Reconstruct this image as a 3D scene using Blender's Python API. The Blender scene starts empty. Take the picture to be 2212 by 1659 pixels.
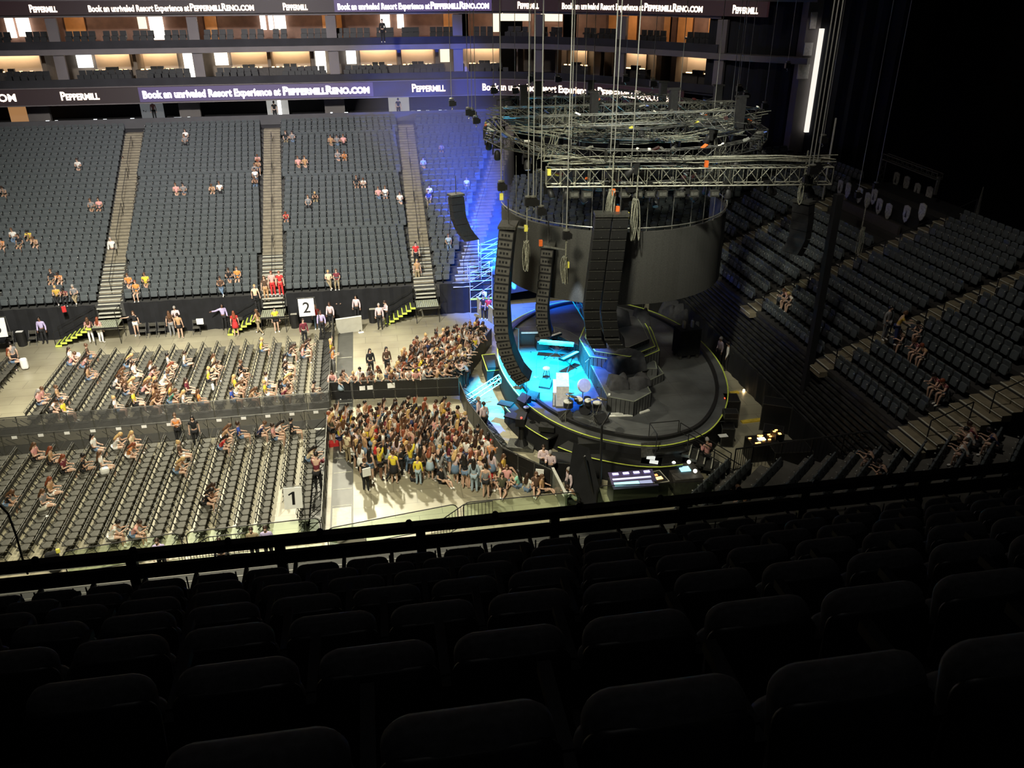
import bpy, bmesh, math, random
import numpy as np
from mathutils import Vector, Matrix
random.seed(7)
R = math.radians
scene = bpy.context.scene
COL = scene.collection

# ---------------------------------------------------------------- camera
EYE = 20.5
FPX = 1768.5
PIT, YAW, ROL = R(26.378), R(9.82), R(-0.167)
_f = Vector((math.sin(YAW)*math.cos(PIT), math.cos(YAW)*math.cos(PIT), -math.sin(PIT)))
_r0 = Vector((math.cos(YAW), -math.sin(YAW), 0)); _u0 = _r0.cross(_f)
_r = math.cos(ROL)*_r0 + math.sin(ROL)*_u0
_u = -math.sin(ROL)*_r0 + math.cos(ROL)*_u0
cam_data = bpy.data.cameras.new('camera')
cam_data.sensor_width = 36.0
cam_data.lens = 36.0*FPX/2212
cam_data.clip_start = 0.1; cam_data.clip_end = 400
cam = bpy.data.objects.new('camera', cam_data); COL.objects.link(cam)
M = Matrix((( _r.x, _u.x, -_f.x, 0), (_r.y, _u.y, -_f.y, 0), (_r.z, _u.z, -_f.z, EYE), (0, 0, 0, 1)))
cam.matrix_world = M
scene.camera = cam
# measured photograph pixel -> point of the hall at a known height / depth / side distance
def ray(px, py): return _f + _r*((px-1106)/FPX) - _u*((py-829.5)/FPX)
def AT(px, py, z=0.0):
    d = ray(px, py); t = (z-EYE)/d.z; return Vector((d.x*t, d.y*t, z))
def ATY(px, py, y):
    d = ray(px, py); t = y/d.y; return Vector((d.x*t, y, EYE+d.z*t))
def ATX(px, py, x):
    d = ray(px, py); t = x/d.x; return Vector((x, d.y*t, EYE+d.z*t))
def PR(p):
    d = Vector(p)-Vector((0, 0, EYE)); w = d.dot(_f)
    if w <= .01: return (-9999, -9999, .01)
    return (1106+FPX*d.dot(_r)/w, 829.5-FPX*d.dot(_u)/w, w)

# ---------------------------------------------------------------- world, lights, exposure
scene.view_settings.view_transform = 'Standard'
scene.view_settings.look = 'None'
scene.view_settings.exposure = 0.0
scene.view_settings.gamma = 1.0
scene.view_settings.use_curve_mapping = False
w = bpy.data.worlds.new('hall_air'); scene.world = w; w.use_nodes = True
w.node_tree.nodes['Background'].inputs[0].default_value = (0.30, 0.34, 0.42, 1)
w.node_tree.nodes['Background'].inputs[1].default_value = 0.012

def lamp(name, typ, loc, aim, power, col, size=1.0, angle=60, blend=.5):
    l = bpy.data.lights.new(name, typ); l.energy = power; l.color = col
    if typ == 'AREA': l.size = size; l.shape = 'DISK'
    else: l.shadow_soft_size = size
    if typ == 'SPOT': l.spot_size = R(angle); l.spot_blend = blend
    o = bpy.data.objects.new(name, l); COL.objects.link(o); o.location = loc
    d = Vector(aim)-Vector(loc); o.rotation_euler = d.to_track_quat('-Z', 'Y').to_euler()
    return o
WARM = (1.0, .93, .70)
lamp('house_light', 'SPOT', (-3, 61, 27), (-1.0, 34, 0), 60000, WARM, .8, 50, .8)
lamp('house_light', 'SPOT', (-14, 58, 27), (-12, 34, 0), 52000, WARM, .8, 60, .8)
lamp('house_light', 'SPOT', (3, 56, 27), (1, 44, 0), 14000, WARM, .8, 40, .9)
lamp('front_house_light', 'SPOT', (-4, 12, 29), (-4, 37, 0), 46000, WARM, 1.5, 72, .8)
lamp('stand_light', 'SPOT', (-10, 22, 28), (-10, 60, 3), 110000, (1, .95, .86), 1.0, 66, .9)
lamp('facade_fill', 'SPOT', (-8, 45, 29), (-6, 78, 14), 20000, (.90, .80, .95), 1.0, 85, .9)  # added fill that lifts the dark suite front, no fixture there
lamp('corner_facade_fill', 'SPOT', (8, 42, 30), (23, 67, 15), 9000, (1, .90, .80), .8, 40, .8)  # extra fill added to brighten the corner slabs
lamp('rig_glint_fill', 'SPOT', (4, 20, 27), (13, 37, 12.5), 26000, (1, .98, .80), .5, 34, .8)  # unseen fill put in for glints on the rig metal
lamp('end_stand_light', 'SPOT', (12, 24, 28), (25, 34, 3), 4300, (1, .92, .80), .8, 70, .9)
lamp('stage_dim', 'SPOT', (14, 30, 28), (14, 38, 1), 2600, (.9, .95, .9), .8, 40, .9)
lamp('stage_wash', 'SPOT', (8.6, 36.4, 10.6), (8.15, 38.5, 1.5), 110000, (0.0, .62, 1.0), .12, 40, .5)
lamp('stage_wash_blue', 'SPOT', (8.8, 36.6, 10.6), (8.35, 37.9, 1.5), 30000, (0.0, .14, 1.0), .12, 50, .6)
lamp('stage_wash_white', 'SPOT', (8.4, 33.0, 12.0), (9.7, 36.3, 1.6), 6000, (.8, .9, 1.0), .1, 9, .6)
BEAM0, BEAM1 = Vector((8.7, 48.6, 2.6)), Vector((6.3, 70, 8.4))
lamp('blue_beam', 'SPOT', BEAM0, BEAM1, 190000, (.006, .085, 1.0), .1, 29, .6)
lamp('blue_beam_low', 'SPOT', (9.0, 45.0, 10.5), (10.2, 53.0, .5), 46000, (.006, .12, 1.0), .2, 56, .7)
lamp('near_deck_glow', 'AREA', (0, 2.0, 30), (0, 3.5, 18), 23, (1, .97, .93), 3.0)

# ---------------------------------------------------------------- materials
MT = {}
def mat(name, col, rough=.6, metal=0.0, var=.15, scale=8.0, spec=.5, alpha=None, bump=0.0):
    if name in MT: return MT[name]
    m = bpy.data.materials.new(name); m.use_nodes = True; nt = m.node_tree; b = nt.nodes['Principled BSDF']
    tc = nt.nodes.new('ShaderNodeTexCoord'); nz = nt.nodes.new('ShaderNodeTexNoise')
    nz.inputs['Scale'].default_value = scale; nz.inputs['Detail'].default_value = 3
    nt.links.new(tc.outputs['Object'], nz.inputs['Vector'])
    rp = nt.nodes.new('ShaderNodeValToRGB')
    rp.color_ramp.elements[0].position = .3; rp.color_ramp.elements[1].position = .7
    rp.color_ramp.elements[0].color = tuple(c*(1-var) for c in col)+(1,)
    rp.color_ramp.elements[1].color = tuple(min(1, c*(1+var)) for c in col)+(1,)
    nt.links.new(nz.outputs['Fac'], rp.inputs['Fac']); nt.links.new(rp.outputs['Color'], b.inputs['Base Color'])
    b.inputs['Roughness'].default_value = rough; b.inputs['Metallic'].default_value = metal
    b.inputs['Specular IOR Level'].default_value = spec
    if bump:
        bp = nt.nodes.new('ShaderNodeBump'); bp.inputs['Strength'].default_value = bump
        nt.links.new(nz.outputs['Fac'], bp.inputs['Height']); nt.links.new(bp.outputs['Normal'], b.inputs['Normal'])
    if alpha is not None: b.inputs['Alpha'].default_value = alpha
    MT[name] = m; return m
def emis(name, col, st):
    if name in MT: return MT[name]
    m = bpy.data.materials.new(name); m.use_nodes = True; nt = m.node_tree; b = nt.nodes['Principled BSDF']
    b.inputs['Base Color'].default_value = (.02, .02, .02, 1)
    b.inputs['Emission Color'].default_value = tuple(col)+(1,); b.inputs['Emission Strength'].default_value = st
    MT[name] = m; return m
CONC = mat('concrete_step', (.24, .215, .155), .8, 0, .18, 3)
STEPN = mat('aluminium_nosing', (.62, .62, .52), .5, .2, .1, 6)
SEATM = mat('seat_fabric', (.070, .082, .086), .75, 0, .25, 30)
SEATP = mat('seat_plastic', (.018, .020, .022), .5, 0, .2, 20)
SEATD = mat('deck_seat_fabric', (.055, .055, .058), .85, 0, .25, 40, bump=.2)
SEATDP = mat('deck_seat_shell', (.010, .010, .011), .45, 0, .2, 20)
CHS = mat('chair_pad', (.070, .067, .054), .7, 0, .2, 20)
CHF = mat('chair_frame', (.03, .03, .027), .45, .3, .2, 20)
BLACK = mat('black_cloth', (.006, .0065, .008), .9, 0, .4, 2)
BLK2 = mat('black_paint', (.014, .014, .014), .45, .2, .2, 8)
RAILM = mat('rail_paint', (.004, .004, .004), .55, 0, .2, 8)
STEEL = mat('truss_aluminium', (.46, .46, .41), .35, .8, .25, 12)
STEELD = mat('dark_steel', (.10, .10, .09), .45, .6, .3, 12)
CHAIN = mat('chain_steel', (.42, .42, .38), .4, .5, .3, 60)
STAGE = mat('stage_deck', (.075, .078, .078), .5, 0, .25, 1.2)
GREYC = mat('grey_dust_cover', (.036, .036, .04), .85, 0, .3, 4, bump=.4)
YEL = mat('glow_tape', (.60, .72, .10), .5, 0, .15, 10)
YELP = mat('yellow_ramp', (.72, .52, .06), .6, 0, .2, 5)
WHITE = mat('white_paper', (.82, .82, .78), .6, 0, .04, 5)
WPANEL = mat('pale_panel', (.38, .37, .30), .6, 0, .08, 3)
WOODD = mat('dark_wood_crate', (.05, .045, .04), .6, 0, .3, 5)
SCREEN = mat('led_mesh_screen', (.060, .060, .056), .65, .1, .2, 30)
CABIN = mat('speaker_cabinet', (.022, .022, .023), .55, .1, .3, 10)
GRILL = mat('speaker_grille', (.045, .045, .042), .5, .3, .3, 60)
FASC = mat('fascia_grey', (.15, .135, .135), .6, 0, .15, .5)
DARKW = mat('dark_wall', (.022, .022, .026), .8, 0, .3, .7)
SUITEW = mat('suite_wall', (.56, .46, .38), .7, 0, .05, 1)
SUITER = mat('suite_red_wall', (.22, .125, .10), .6, 0, .2, 1.5)
SUITEP = mat('suite_partition', (.22, .18, .15), .7, 0, .1, 2)
CABLE = mat('cable_loom', (.22, .22, .17), .6, 0, .5, 15)
ORANGE = mat('orange_sleeve', (.8, .16, .03), .5, 0, .1, 8)
YLW2 = mat('yellow_sling', (.8, .75, .12), .5, 0, .1, 8)
WHITEM = mat('white_fixture', (.75, .75, .68), .4, 0, .1, 8)
def floor_material():
    m = bpy.data.materials.new('polished_concrete'); m.use_nodes = True; nt = m.node_tree; b = nt.nodes['Principled BSDF']
    tc = nt.nodes.new('ShaderNodeTexCoord'); n1 = nt.nodes.new('ShaderNodeTexNoise'); n1.inputs['Scale'].default_value = .35
    n1.inputs['Detail'].default_value = 6; nt.links.new(tc.outputs['Object'], n1.inputs['Vector'])
    rp = nt.nodes.new('ShaderNodeValToRGB'); rp.color_ramp.elements[0].color = (.25, .225, .155, 1); rp.color_ramp.elements[1].color = (.40, .37, .26, 1)
    rp.color_ramp.elements[0].position = .3; rp.color_ramp.elements[1].position = .7
    nt.links.new(n1.outputs['Fac'], rp.inputs['Fac'])
    br = nt.nodes.new('ShaderNodeTexBrick'); br.inputs['Scale'].default_value = .25; br.inputs['Mortar Size'].default_value = .004
    br.inputs['Color1'].default_value = (1, 1, 1, 1); br.inputs['Color2'].default_value = (.93, .93, .93, 1); br.inputs['Mortar'].default_value = (.6, .6, .6, 1)
    nt.links.new(tc.outputs['Object'], br.inputs['Vector'])
    mx = nt.nodes.new('ShaderNodeMix'); mx.data_type = 'RGBA'; mx.blend_type = 'MULTIPLY'; mx.inputs['Factor'].default_value = 1
    nt.links.new(rp.outputs['Color'], mx.inputs[6]); nt.links.new(br.outputs['Color'], mx.inputs[7])
    nt.links.new(mx.outputs[2], b.inputs['Base Color'])
    n2 = nt.nodes.new('ShaderNodeTexNoise'); n2.inputs['Scale'].default_value = .8; nt.links.new(tc.outputs['Object'], n2.inputs['Vector'])
    r2 = nt.nodes.new('ShaderNodeMapRange'); r2.inputs['To Min'].default_value = .28; r2.inputs['To Max'].default_value = .50
    nt.links.new(n2.outputs['Fac'], r2.inputs['Value']); nt.links.new(r2.outputs['Result'], b.inputs['Roughness'])
    return m
FLOORM = floor_material()
def glass_material():
    m = bpy.data.materials.new('green_glass'); m.use_nodes = True; nt = m.node_tree; nt.nodes.clear()
    o = nt.nodes.new('ShaderNodeOutputMaterial'); t = nt.nodes.new('ShaderNodeBsdfTransparent'); t.inputs[0].default_value = (.86, .92, .84, 1)
    g = nt.nodes.new('ShaderNodeBsdfGlossy'); g.inputs['Roughness'].default_value = .05; g.inputs[0].default_value = (.6, .7, .6, 1)
    x = nt.nodes.new('ShaderNodeMixShader'); x.inputs[0].default_value = .05
    nt.links.new(t.outputs[0], x.inputs[1]); nt.links.new(g.outputs[0], x.inputs[2]); nt.links.new(x.outputs[0], o.inputs[0])
    return m
GLASS = glass_material()
def mesh_material(name, col, a):
    m = bpy.data.materials.new(name); m.use_nodes = True; nt = m.node_tree; b = nt.nodes['Principled BSDF']
    b.inputs['Base Color'].default_value = col+(1,); b.inputs['Roughness'].default_value = .6; b.inputs['Alpha'].default_value = a
    return m
PERF = mesh_material('perforated_sheet', (.07, .07, .066), .62)

# ---------------------------------------------------------------- mesh builder
class MB:
    def __init__(s): s.v = []; s.f = []; s.m = []; s.mi = 0
    def add(s, vs, fs):
        o = len(s.v); s.v += [tuple(p) for p in vs]; s.f += [tuple(i+o for i in f) for f in fs]; s.m += [s.mi]*len(fs)
    def box(s, c, d, rz=0.0, mtx=None):
        hx, hy, hz = d[0]/2, d[1]/2, d[2]/2
        vs = [Vector((x*hx, y*hy, z*hz)) for z in (-1, 1) for y in (-1, 1) for x in (-1, 1)]
        if mtx is not None: vs = [mtx @ p for p in vs]
        elif rz:
            m = Matrix.Rotation(rz, 3, 'Z'); vs = [m @ p for p in vs]
        c = Vector(c); s.add([p+c for p in vs], [(0, 2, 3, 1), (4, 5, 7, 6), (0, 1, 5, 4), (2, 6, 7, 3), (0, 4, 6, 2), (1, 3, 7, 5)]); return s
    def tube(s, p, q, r, n=6, r2=None, cap=True):
        p = Vector(p); q = Vector(q); d = q-p
        if d.length < 1e-6: return s
        d.normalize(); a = Vector((0, 0, 1)) if abs(d.z) < .95 else Vector((1, 0, 0))
        u = d.cross(a).normalized(); v = d.cross(u); r2 = r if r2 is None else r2
        vs = [p+(u*math.cos(t)+v*math.sin(t))*r for t in (2*math.pi*i/n for i in range(n))] + [q+(u*math.cos(t)+v*math.sin(t))*r2 for t in (2*math.pi*i/n for i in range(n))]
        fs = [(i, (i+1) % n, n+(i+1) % n, n+i) for i in range(n)]
        if cap: fs += [tuple(range(n))[::-1], tuple(range(n, 2*n))]
        s.add(vs, fs); return s
    def path(s, pts, r, n=6):
        for a, b in zip(pts, pts[1:]): s.tube(a, b, r, n)
        return s
    def prism(s, poly, z0, z1):
        n = len(poly); s.add([(x, y, z0) for x, y in poly]+[(x, y, z1) for x, y in poly],
            [(i, (i+1) % n, n+(i+1) % n, n+i) for i in range(n)]+[tuple(range(n))[::-1], tuple(range(n, 2*n))]); return s
    def quad(s, a, b, c, d): s.add([a, b, c, d], [(0, 1, 2, 3)]); return s
    def sphere(s, c, r, n=10, k=7, sc=(1, 1, 1)):
        c = Vector(c); vs = [c+Vector((0, 0, r*sc[2]))]
        for i in range(1, k):
            t = math.pi*i/k
            for j in range(n):
                a = 2*math.pi*j/n; vs.append(c+Vector((r*sc[0]*math.sin(t)*math.cos(a), r*sc[1]*math.sin(t)*math.sin(a), r*sc[2]*math.cos(t))))
        vs.append(c-Vector((0, 0, r*sc[2]))); fs = [(0, 1+j, 1+(j+1) % n) for j in range(n)]
        for i in range(k-2):
            for j in range(n): fs.append((1+i*n+j, 1+(i+1)*n+j, 1+(i+1)*n+(j+1) % n, 1+i*n+(j+1) % n))
        b = 1+(k-2)*n; fs += [(b+j, len(vs)-1, b+(j+1) % n) for j in range(n)]
        s.add(vs, fs); return s
    def lathe(s, c, prof, n=14):
        c = Vector(c); k = len(prof)
        vs = [c+Vector((r*math.cos(2*math.pi*j/n), r*math.sin(2*math.pi*j/n), z)) for r, z in prof for j in range(n)]
        fs = [(i*n+j, i*n+(j+1) % n, (i+1)*n+(j+1) % n, (i+1)*n+j) for i in range(k-1) for j in range(n)]
        fs += [tuple(range(n))[::-1], tuple((k-1)*n+j for j in range(n))]; s.add(vs, fs); return s
    def mesh(s, name, mats, smooth=False):
        me = bpy.data.meshes.new(name); me.from_pydata(s.v, [], s.f)
        for m in (mats if isinstance(mats, (list, tuple)) else [mats]): me.materials.append(m)
        if any(s.m): me.polygons.foreach_set('material_index', s.m)
        if smooth: me.polygons.foreach_set('use_smooth', [True]*len(me.polygons))
        me.update(); return me
    def build(s, name, mats, parent=None, smooth=False, loc=None):
        return put(s.mesh(name, mats, smooth), name, parent, loc)
def put(me, name, parent=None, loc=None, rz=None, sc=None):
    o = bpy.data.objects.new(name, me); COL.objects.link(o)
    if parent is not None: o.parent = parent
    if loc is not None: o.location = loc
    if rz is not None: o.rotation_euler = (0, 0, rz)
    if sc is not None: o.scale = (sc, sc, sc)
    return o
def tag(o, label=None, cat=None, group=None, kind=None):
    if label: o['label'] = label
    if cat: o['category'] = cat
    if group: o['group'] = group
    if kind: o['kind'] = kind
    return o
def thing(name, label, cat, loc=(0, 0, 0), rz=0, group=None):
    return tag(put(None, name, None, loc, rz), label, cat, group)
def struct(mb, name, m): return tag(mb.build(name, m), kind='structure')
ORD = ['zeroth', 'first', 'second', 'third', 'fourth', 'fifth', 'sixth', 'seventh', 'eighth', 'ninth', 'tenth', 'eleventh', 'twelfth', 'thirteenth', 'fourteenth', 'fifteenth', 'sixteenth', 'seventeenth', 'eighteenth', 'nineteenth', 'twentieth']
for t_, b_ in (('twenty', 'twentieth'), ('thirty', 'thirtieth'), ('forty', 'fortieth'), ('fifty', 'fiftieth'), ('sixty', 'sixtieth'), ('seventy', 'seventieth'), ('eighty', 'eightieth')):
    if t_ != 'twenty': ORD.append(b_)
    ORD += [t_+'-'+x for x in ORD[1:10]]
ORD += ['ninetieth']+['ninety-'+x for x in ORD[1:10]]+['hundredth']+['hundred-and-'+x for x in ORD[1:40]]
USED = set()
def uniq(label, extras=()):
    if label in USED:
        for e in extras:
            if label+e not in USED: label = label+e; break
    USED.add(label); return label
# ================================================================ structure
struct(MB().quad((-60, 3, 0), (50, 3, 0), (50, 80, 0), (-60, 80, 0)), 'floor', FLOORM)
struct(MB().quad((-60, -6, 32), (-60, 90, 32), (50, 90, 32), (50, -6, 32)), 'ceiling', DARKW)
struct(MB().quad((-60, -6, 0), (-60, 90, 0), (-60, 90, 32), (-60, -6, 32)), 'wall_left', DARKW)
struct(MB().quad((49, -6, 0), (49, -6, 32), (49, 90, 32), (49, 90, 0)), 'wall_right', BLACK)
struct(MB().quad((-60, 89, 0), (50, 89, 0), (50, 89, 32), (-60, 89, 32)), 'wall_far', DARKW)

# ---- far stand: 28 terraces
FY, FZ, FP, FR = 52.9, 2.0, .84, .255
NF = 28
def frow(i): return FY+FP*i, FZ+FR*i
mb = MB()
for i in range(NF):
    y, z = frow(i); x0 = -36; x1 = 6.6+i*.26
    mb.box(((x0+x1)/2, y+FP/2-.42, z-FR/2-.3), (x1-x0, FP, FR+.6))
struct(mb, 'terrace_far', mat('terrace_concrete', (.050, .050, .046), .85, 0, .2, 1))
ytop, ztop = frow(NF)
struct(MB().box((-13, ytop+4, ztop-.1), (52, 8.8, .3)), 'floor_concourse', DARKW)
struct(MB().box((-13, ytop-.45, ztop+.45), (50, .12, .8)), 'wall_concourse_parapet', mat('parapet_grey', (.07, .07, .075), .7, 0, .1, 1))
struct(MB().box((-13, ytop+7.5, ztop+1.5), (56, .2, 3.4)), 'wall_concourse', DARKW)
# black drape along the foot of the far stand
def drape(x0, x1, y, z0, z1, wave=.05, step=.25, nrm=(0, 1), org=None):
    m = MB(); n = int((x1-x0)/step); pts = []
    for i in range(n+1):
        x = x0+(x1-x0)*i/n; pts.append((x, y+wave*math.sin(i*1.9)+wave*.5*math.sin(i*.7)))
    for (a, b), (c, d) in zip(pts, pts[1:]):
        m.quad((a, b, z0), (c, d, z0), (c, d, z1), (a, b, z1)); m.quad((a, b+.03, z1), (c, d+.03, z1), (c, d+.03, z0), (a, b+.03, z0))
        m.quad((a, b, z1), (c, d, z1), (c, d+.03, z1), (a, b+.03, z1))
    return m
for k, (x0, x1, nm) in enumerate(((-36, -17.6, 'left of the first landing stair'), (-15.9, -7.6, 'between the first and second landing stairs'), (-5.9, 2.3, 'behind the sign numbered 2'), (4.1, 7.0, 'between third landing stair and scaffold tower'))):
    tag(drape(x0, x1, 52.1, 0, 2.15).build('masking_drape', BLACK), 'black floor-length masking drape '+nm, 'drape', 'drapes along the far stand')

# ---- facade path with suites
PATH = [(-45, 77), (9.5, 77), (12.5, 76.6), (16, 74.9), (19, 72.6), (21.6, 69.7), (24.7, 65.6), (28, 60.8), (31.2, 57.4)]
_S = [0.0]
for a, b in zip(PATH, PATH[1:]): _S.append(_S[-1]+math.dist(a, b))
def path_at(s, dep=0.0):
    k = 0
    while k < len(PATH)-2 and s > _S[k+1]: k += 1
    (ax, ay), (bx, by) = PATH[k], PATH[k+1]; L = _S[k+1]-_S[k]; t = (s-_S[k])/L
    tx, ty = (bx-ax)/L, (by-ay)/L
    # blend normals for smooth corner
    return Vector((ax+(bx-ax)*t - ty*dep*1.0, ay+(by-ay)*t + tx*dep, 0)), math.atan2(ty, tx)
def s_at(px, z, dep=0.0):
    lo, hi = 0.0, _S[-1]
    for _ in range(40):
        m_ = (lo+hi)/2; p, a = path_at(m_, dep); x = PR((p.x, p.y, z))[0]
        if x < px: lo = m_
        else: hi = m_
    return lo
SEND = _S[-1]
def strip(mb, s0, s1, z0, z1, d0, d1):
    cuts = sorted(set([s0, s1]+[s for s in _S if s0 < s < s1]))
    for a, b in zip(cuts, cuts[1:]):
        e = 1e-4
        A, _ = path_at(a+e, d0); B, _ = path_at(b-e, d0); C, _ = path_at(b-e, d1); D, _ = path_at(a+e, d1)
        vs = [(A.x, A.y, z0), (B.x, B.y, z0), (C.x, C.y, z0), (D.x, D.y, z0), (A.x, A.y, z1), (B.x, B.y, z1), (C.x, C.y, z1), (D.x, D.y, z1)]
        mb.add(vs, [(0, 3, 2, 1), (4, 5, 6, 7), (0, 1, 5, 4), (1, 2, 6, 5), (2, 3, 7, 6), (3, 0, 4, 7)])
    return mb
L1, L2 = 12.45, 15.35      # suite floor levels
SE = s_at(1545, 14)
struct(strip(MB(), 0, SE, L1-.18, L1+.02, .15, 7), 'floor_suite_lower', DARKW)
struct(strip(MB(), 0, SEND, 14.95, 15.38, -.1, 7), 'floor_suite_upper', FASC)
struct(strip(MB(), 0, SE, 17.75, 17.95, .1, 7), 'ceiling_suite_upper', FASC)
struct(strip(MB(), 0, SEND, 18.95, 24, .2, .6), 'wall_upper_deck_fascia', FASC)
struct(strip(MB(), 0, SE, L1, 15, 6.6, 6.9), 'wall_suite_lower', SUITEP)
struct(strip(MB(), 0, SE, L2, 17.8, 6.6, 6.9), 'wall_suite_upper', SUITER)

# ribbon boards
def textmesh(body, small=False, bold=.02, sp=1.0):
    c = bpy.data.curves.new('lettering', 'FONT'); c.body = body; c.extrude = .0; c.offset = bold; c.resolution_u = 3; c.space_character = sp
    if small:
        c.small_caps_scale = .74
        for f in c.body_format: f.use_small_caps = True
    o = bpy.data.objects.new('lettering', c); COL.objects.link(o); bpy.context.view_layer.update()
    me = bpy.data.meshes.new_from_object(o.evaluated_get(bpy.context.evaluated_depsgraph_get()))
    bpy.data.objects.remove(o); v = np.empty(len(me.vertices)*3); me.vertices.foreach_get('co', v)
    return me, v.reshape(-1, 3)
def ribbon_text(body, small, px0, px1, zb, capz, m, parent, dep, bold=.02):
    me, v = textmesh(body, small, bold); me = me.copy(); s0 = s_at(px0, zb+.3, dep); s1 = s_at(px1, zb+.3, dep)
    x0, x1 = v[:, 0].min(), v[:, 0].max(); out = []
    for x, y, z in v:
        p, a = path_at(s0+(s1-s0)*(x-x0)/(x1-x0), dep); out += [p.x, p.y, zb+y/.72*capz]
    me.vertices.foreach_set('co', out); me.update(); me.materials.clear(); me.materials.append(m)
    put(me, 'lettering', parent)
PURP = emis('led_violet_white', (.90, .78, 1.0), 9.0); CREAM = emis('led_cream', (1.0, .74, .56), 4.0)
RB1 = emis('led_board_dark', (.060, .026, .030), .3); RB2 = emis('led_bloom_violet', (.15, .10, .28), .6)  # RB2 paints the bloom round the violet letters as emission
Z1A, Z1B = 11.15, 12.42
r1 = thing('ribbon_board', 'lower LED ribbon board with hotel lettering above the far stand', 'LED board')
strip(MB(), 0, s_at(1475, 11.8), Z1A, Z1B, -.25, .1).build('board_panel', RB1, r1)
mbt = MB(); strip(mbt, 0, s_at(1475, 11.8), Z1A-.08, Z1A, -.32, .12); strip(mbt, 0, s_at(1475, 11.8), Z1B, Z1B+.06, -.32, .12); mbt.build('board_frame', FASC, r1)
strip(MB(), s_at(300, 11.8, -.26), s_at(806, 11.8, -.26), Z1A+.05, Z1B-.05, -.262, -.2).build('violet_bloom_glow', RB2, r1)  # bloom behind the violet words, painted as a glowing panel
for body, small, a, b, m in (('COM', False, -22, 34, CREAM), ('Peppermill', True, 131, 214, CREAM), ('Book an unrivaled Resort Experience at', False, 308, 606, PURP), ('PeppermillReno.com', True, 611, 798, PURP), ('Peppermill', True, 890, 962, CREAM), ('Book an unrivaled Resort Experience at', False, 1042, 1288, CREAM), ('PeppermillReno.com', True, 1291, 1455, CREAM)):
    ribbon_text(body, small, a, b, Z1A+.36, .58 if not small else .66, m, r1, -.27, .03 if m is CREAM else .045)
r2 = thing('ribbon_board', 'upper LED ribbon board with hotel lettering near the top edge', 'LED board')
Z2A, Z2B = 17.95, 18.95
strip(MB(), 0, s_at(1660, 18.4), Z2A, Z2B, -.25, .1).build('board_panel', RB1, r2)
strip(MB(), s_at(722, 18.4, -.26), s_at(1062, 18.4, -.26), Z2A+.03, Z2B-.03, -.262, -.2).build('violet_bloom_glow', RB2, r2)  # same painted bloom behind the upper violet lettering
for body, small, a, b, m in (('Peppermill', True, 63, 122, CREAM), ('Book an unrivaled Resort Experience at', False, 190, 408, CREAM), ('PeppermillReno.com', True, 410, 548, CREAM), ('Peppermill', True, 611, 664, CREAM), ('Book an unrivaled Resort Experience at', False, 729, 928, PURP), ('PeppermillReno.com', True, 930, 1056, PURP), ('Peppermill', True, 1118, 1164, CREAM), ('Book an unrivaled Resort Experience at', False, 1214, 1390, CREAM), ('PeppermillReno.com', True, 1392, 1518, CREAM), ('Peppermill', True, 1583, 1638, CREAM)):
    ribbon_text(body, small, a, b, Z2A+.22, .46 if not small else .54, m, r2, -.27, .035)

# columns, partitions, lit walls, doorways
BRIGHT = emis('corridor_light', (1.0, .93, .78), 3.2); BRIGHT2 = emis('corridor_light_dim', (1.0, .88, .66), 1.3); COOL = emis('corridor_light_cool', (.93, .97, .95), 2.4)
nc = 0
for px in (136, 432, 723, 990, 1165, 1340, 1552):
    s = s_at(px, 13.6, .3); m = MB(); strip(m, s-.42, s+.42, 12.5, 17.7, .1, .38)
    nc += 1; tag(m.build('trim_column_%d' % nc, FASC), kind='structure')
for px in (68, 402, 722):
    s = s_at(px, 10, 1.2); m = MB(); strip(m, s-.9, s+.9, ztop, 11.1, 3.0, 3.4); nc += 1; tag(m.build('trim_column_%d' % nc, FASC), kind='structure')
def panel(px0, px1, z0, z1, dep, m, name, zref=None):
    zr = zref or (z0+z1)/2; s0 = s_at(px0, zr, dep); s1 = s_at(px1, zr, dep)
    return tag(strip(MB(), s0, s1, z0, z1, dep, dep+.1).build(name, m), kind='structure')
walls1 = [(-60, 87), (207, 281), (299, 383), (500, 577), (586, 669), (778, 858), (867, 939), (1003, 1082), (1219, 1268), (1353, 1396), (1480, 1534)]
nd = 0
for i, (a, b) in enumerate(walls1):
    panel(a, b, L1, 14.93, 6.3, SUITEW, 'wall_suite_back_%d' % (i+1), 14)
    s = (s_at(a, 14, 5.9)+s_at(b, 14, 5.9))/2; p, an = path_at(s, 5.75)
    l = bpy.data.lights.new('cove_light', 'AREA'); l.shape = 'RECTANGLE'; wd = s_at(b, 14, 5.9)-s_at(a, 14, 5.9); l.size = wd; l.size_y = .25; l.energy = 24*wd; l.color = (1, .72, .42)
    o = bpy.data.objects.new('cove_light', l); COL.objects.link(o); o.location = (p.x, p.y, 14.9)
    o.rotation_euler = (Matrix.Rotation(an, 3, 'Z') @ Matrix.Rotation(R(32), 3, 'X')).to_euler()
for i, (a, b) in enumerate(((88, 99), (284, 297), (578, 584), (671, 679), (859, 866), (940, 949), (1084, 1101), (1186, 1212), (1270, 1292), (1398, 1420), (1305, 1322), (1432, 1450))):
    s = s_at((a+b)/2, 14, 3.5); w_ = max(.25, (s_at(b, 14, 3.5)-s_at(a, 14, 3.5))/2)
    tag(strip(MB(), s-w_*.6, s+w_*.6, L1, 14.95, 3.7 if (b-a) < 15 else 4.5, 6.3).build('wall_suite_partition_%d' % (i+1), SUITEP), kind='structure')
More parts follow.
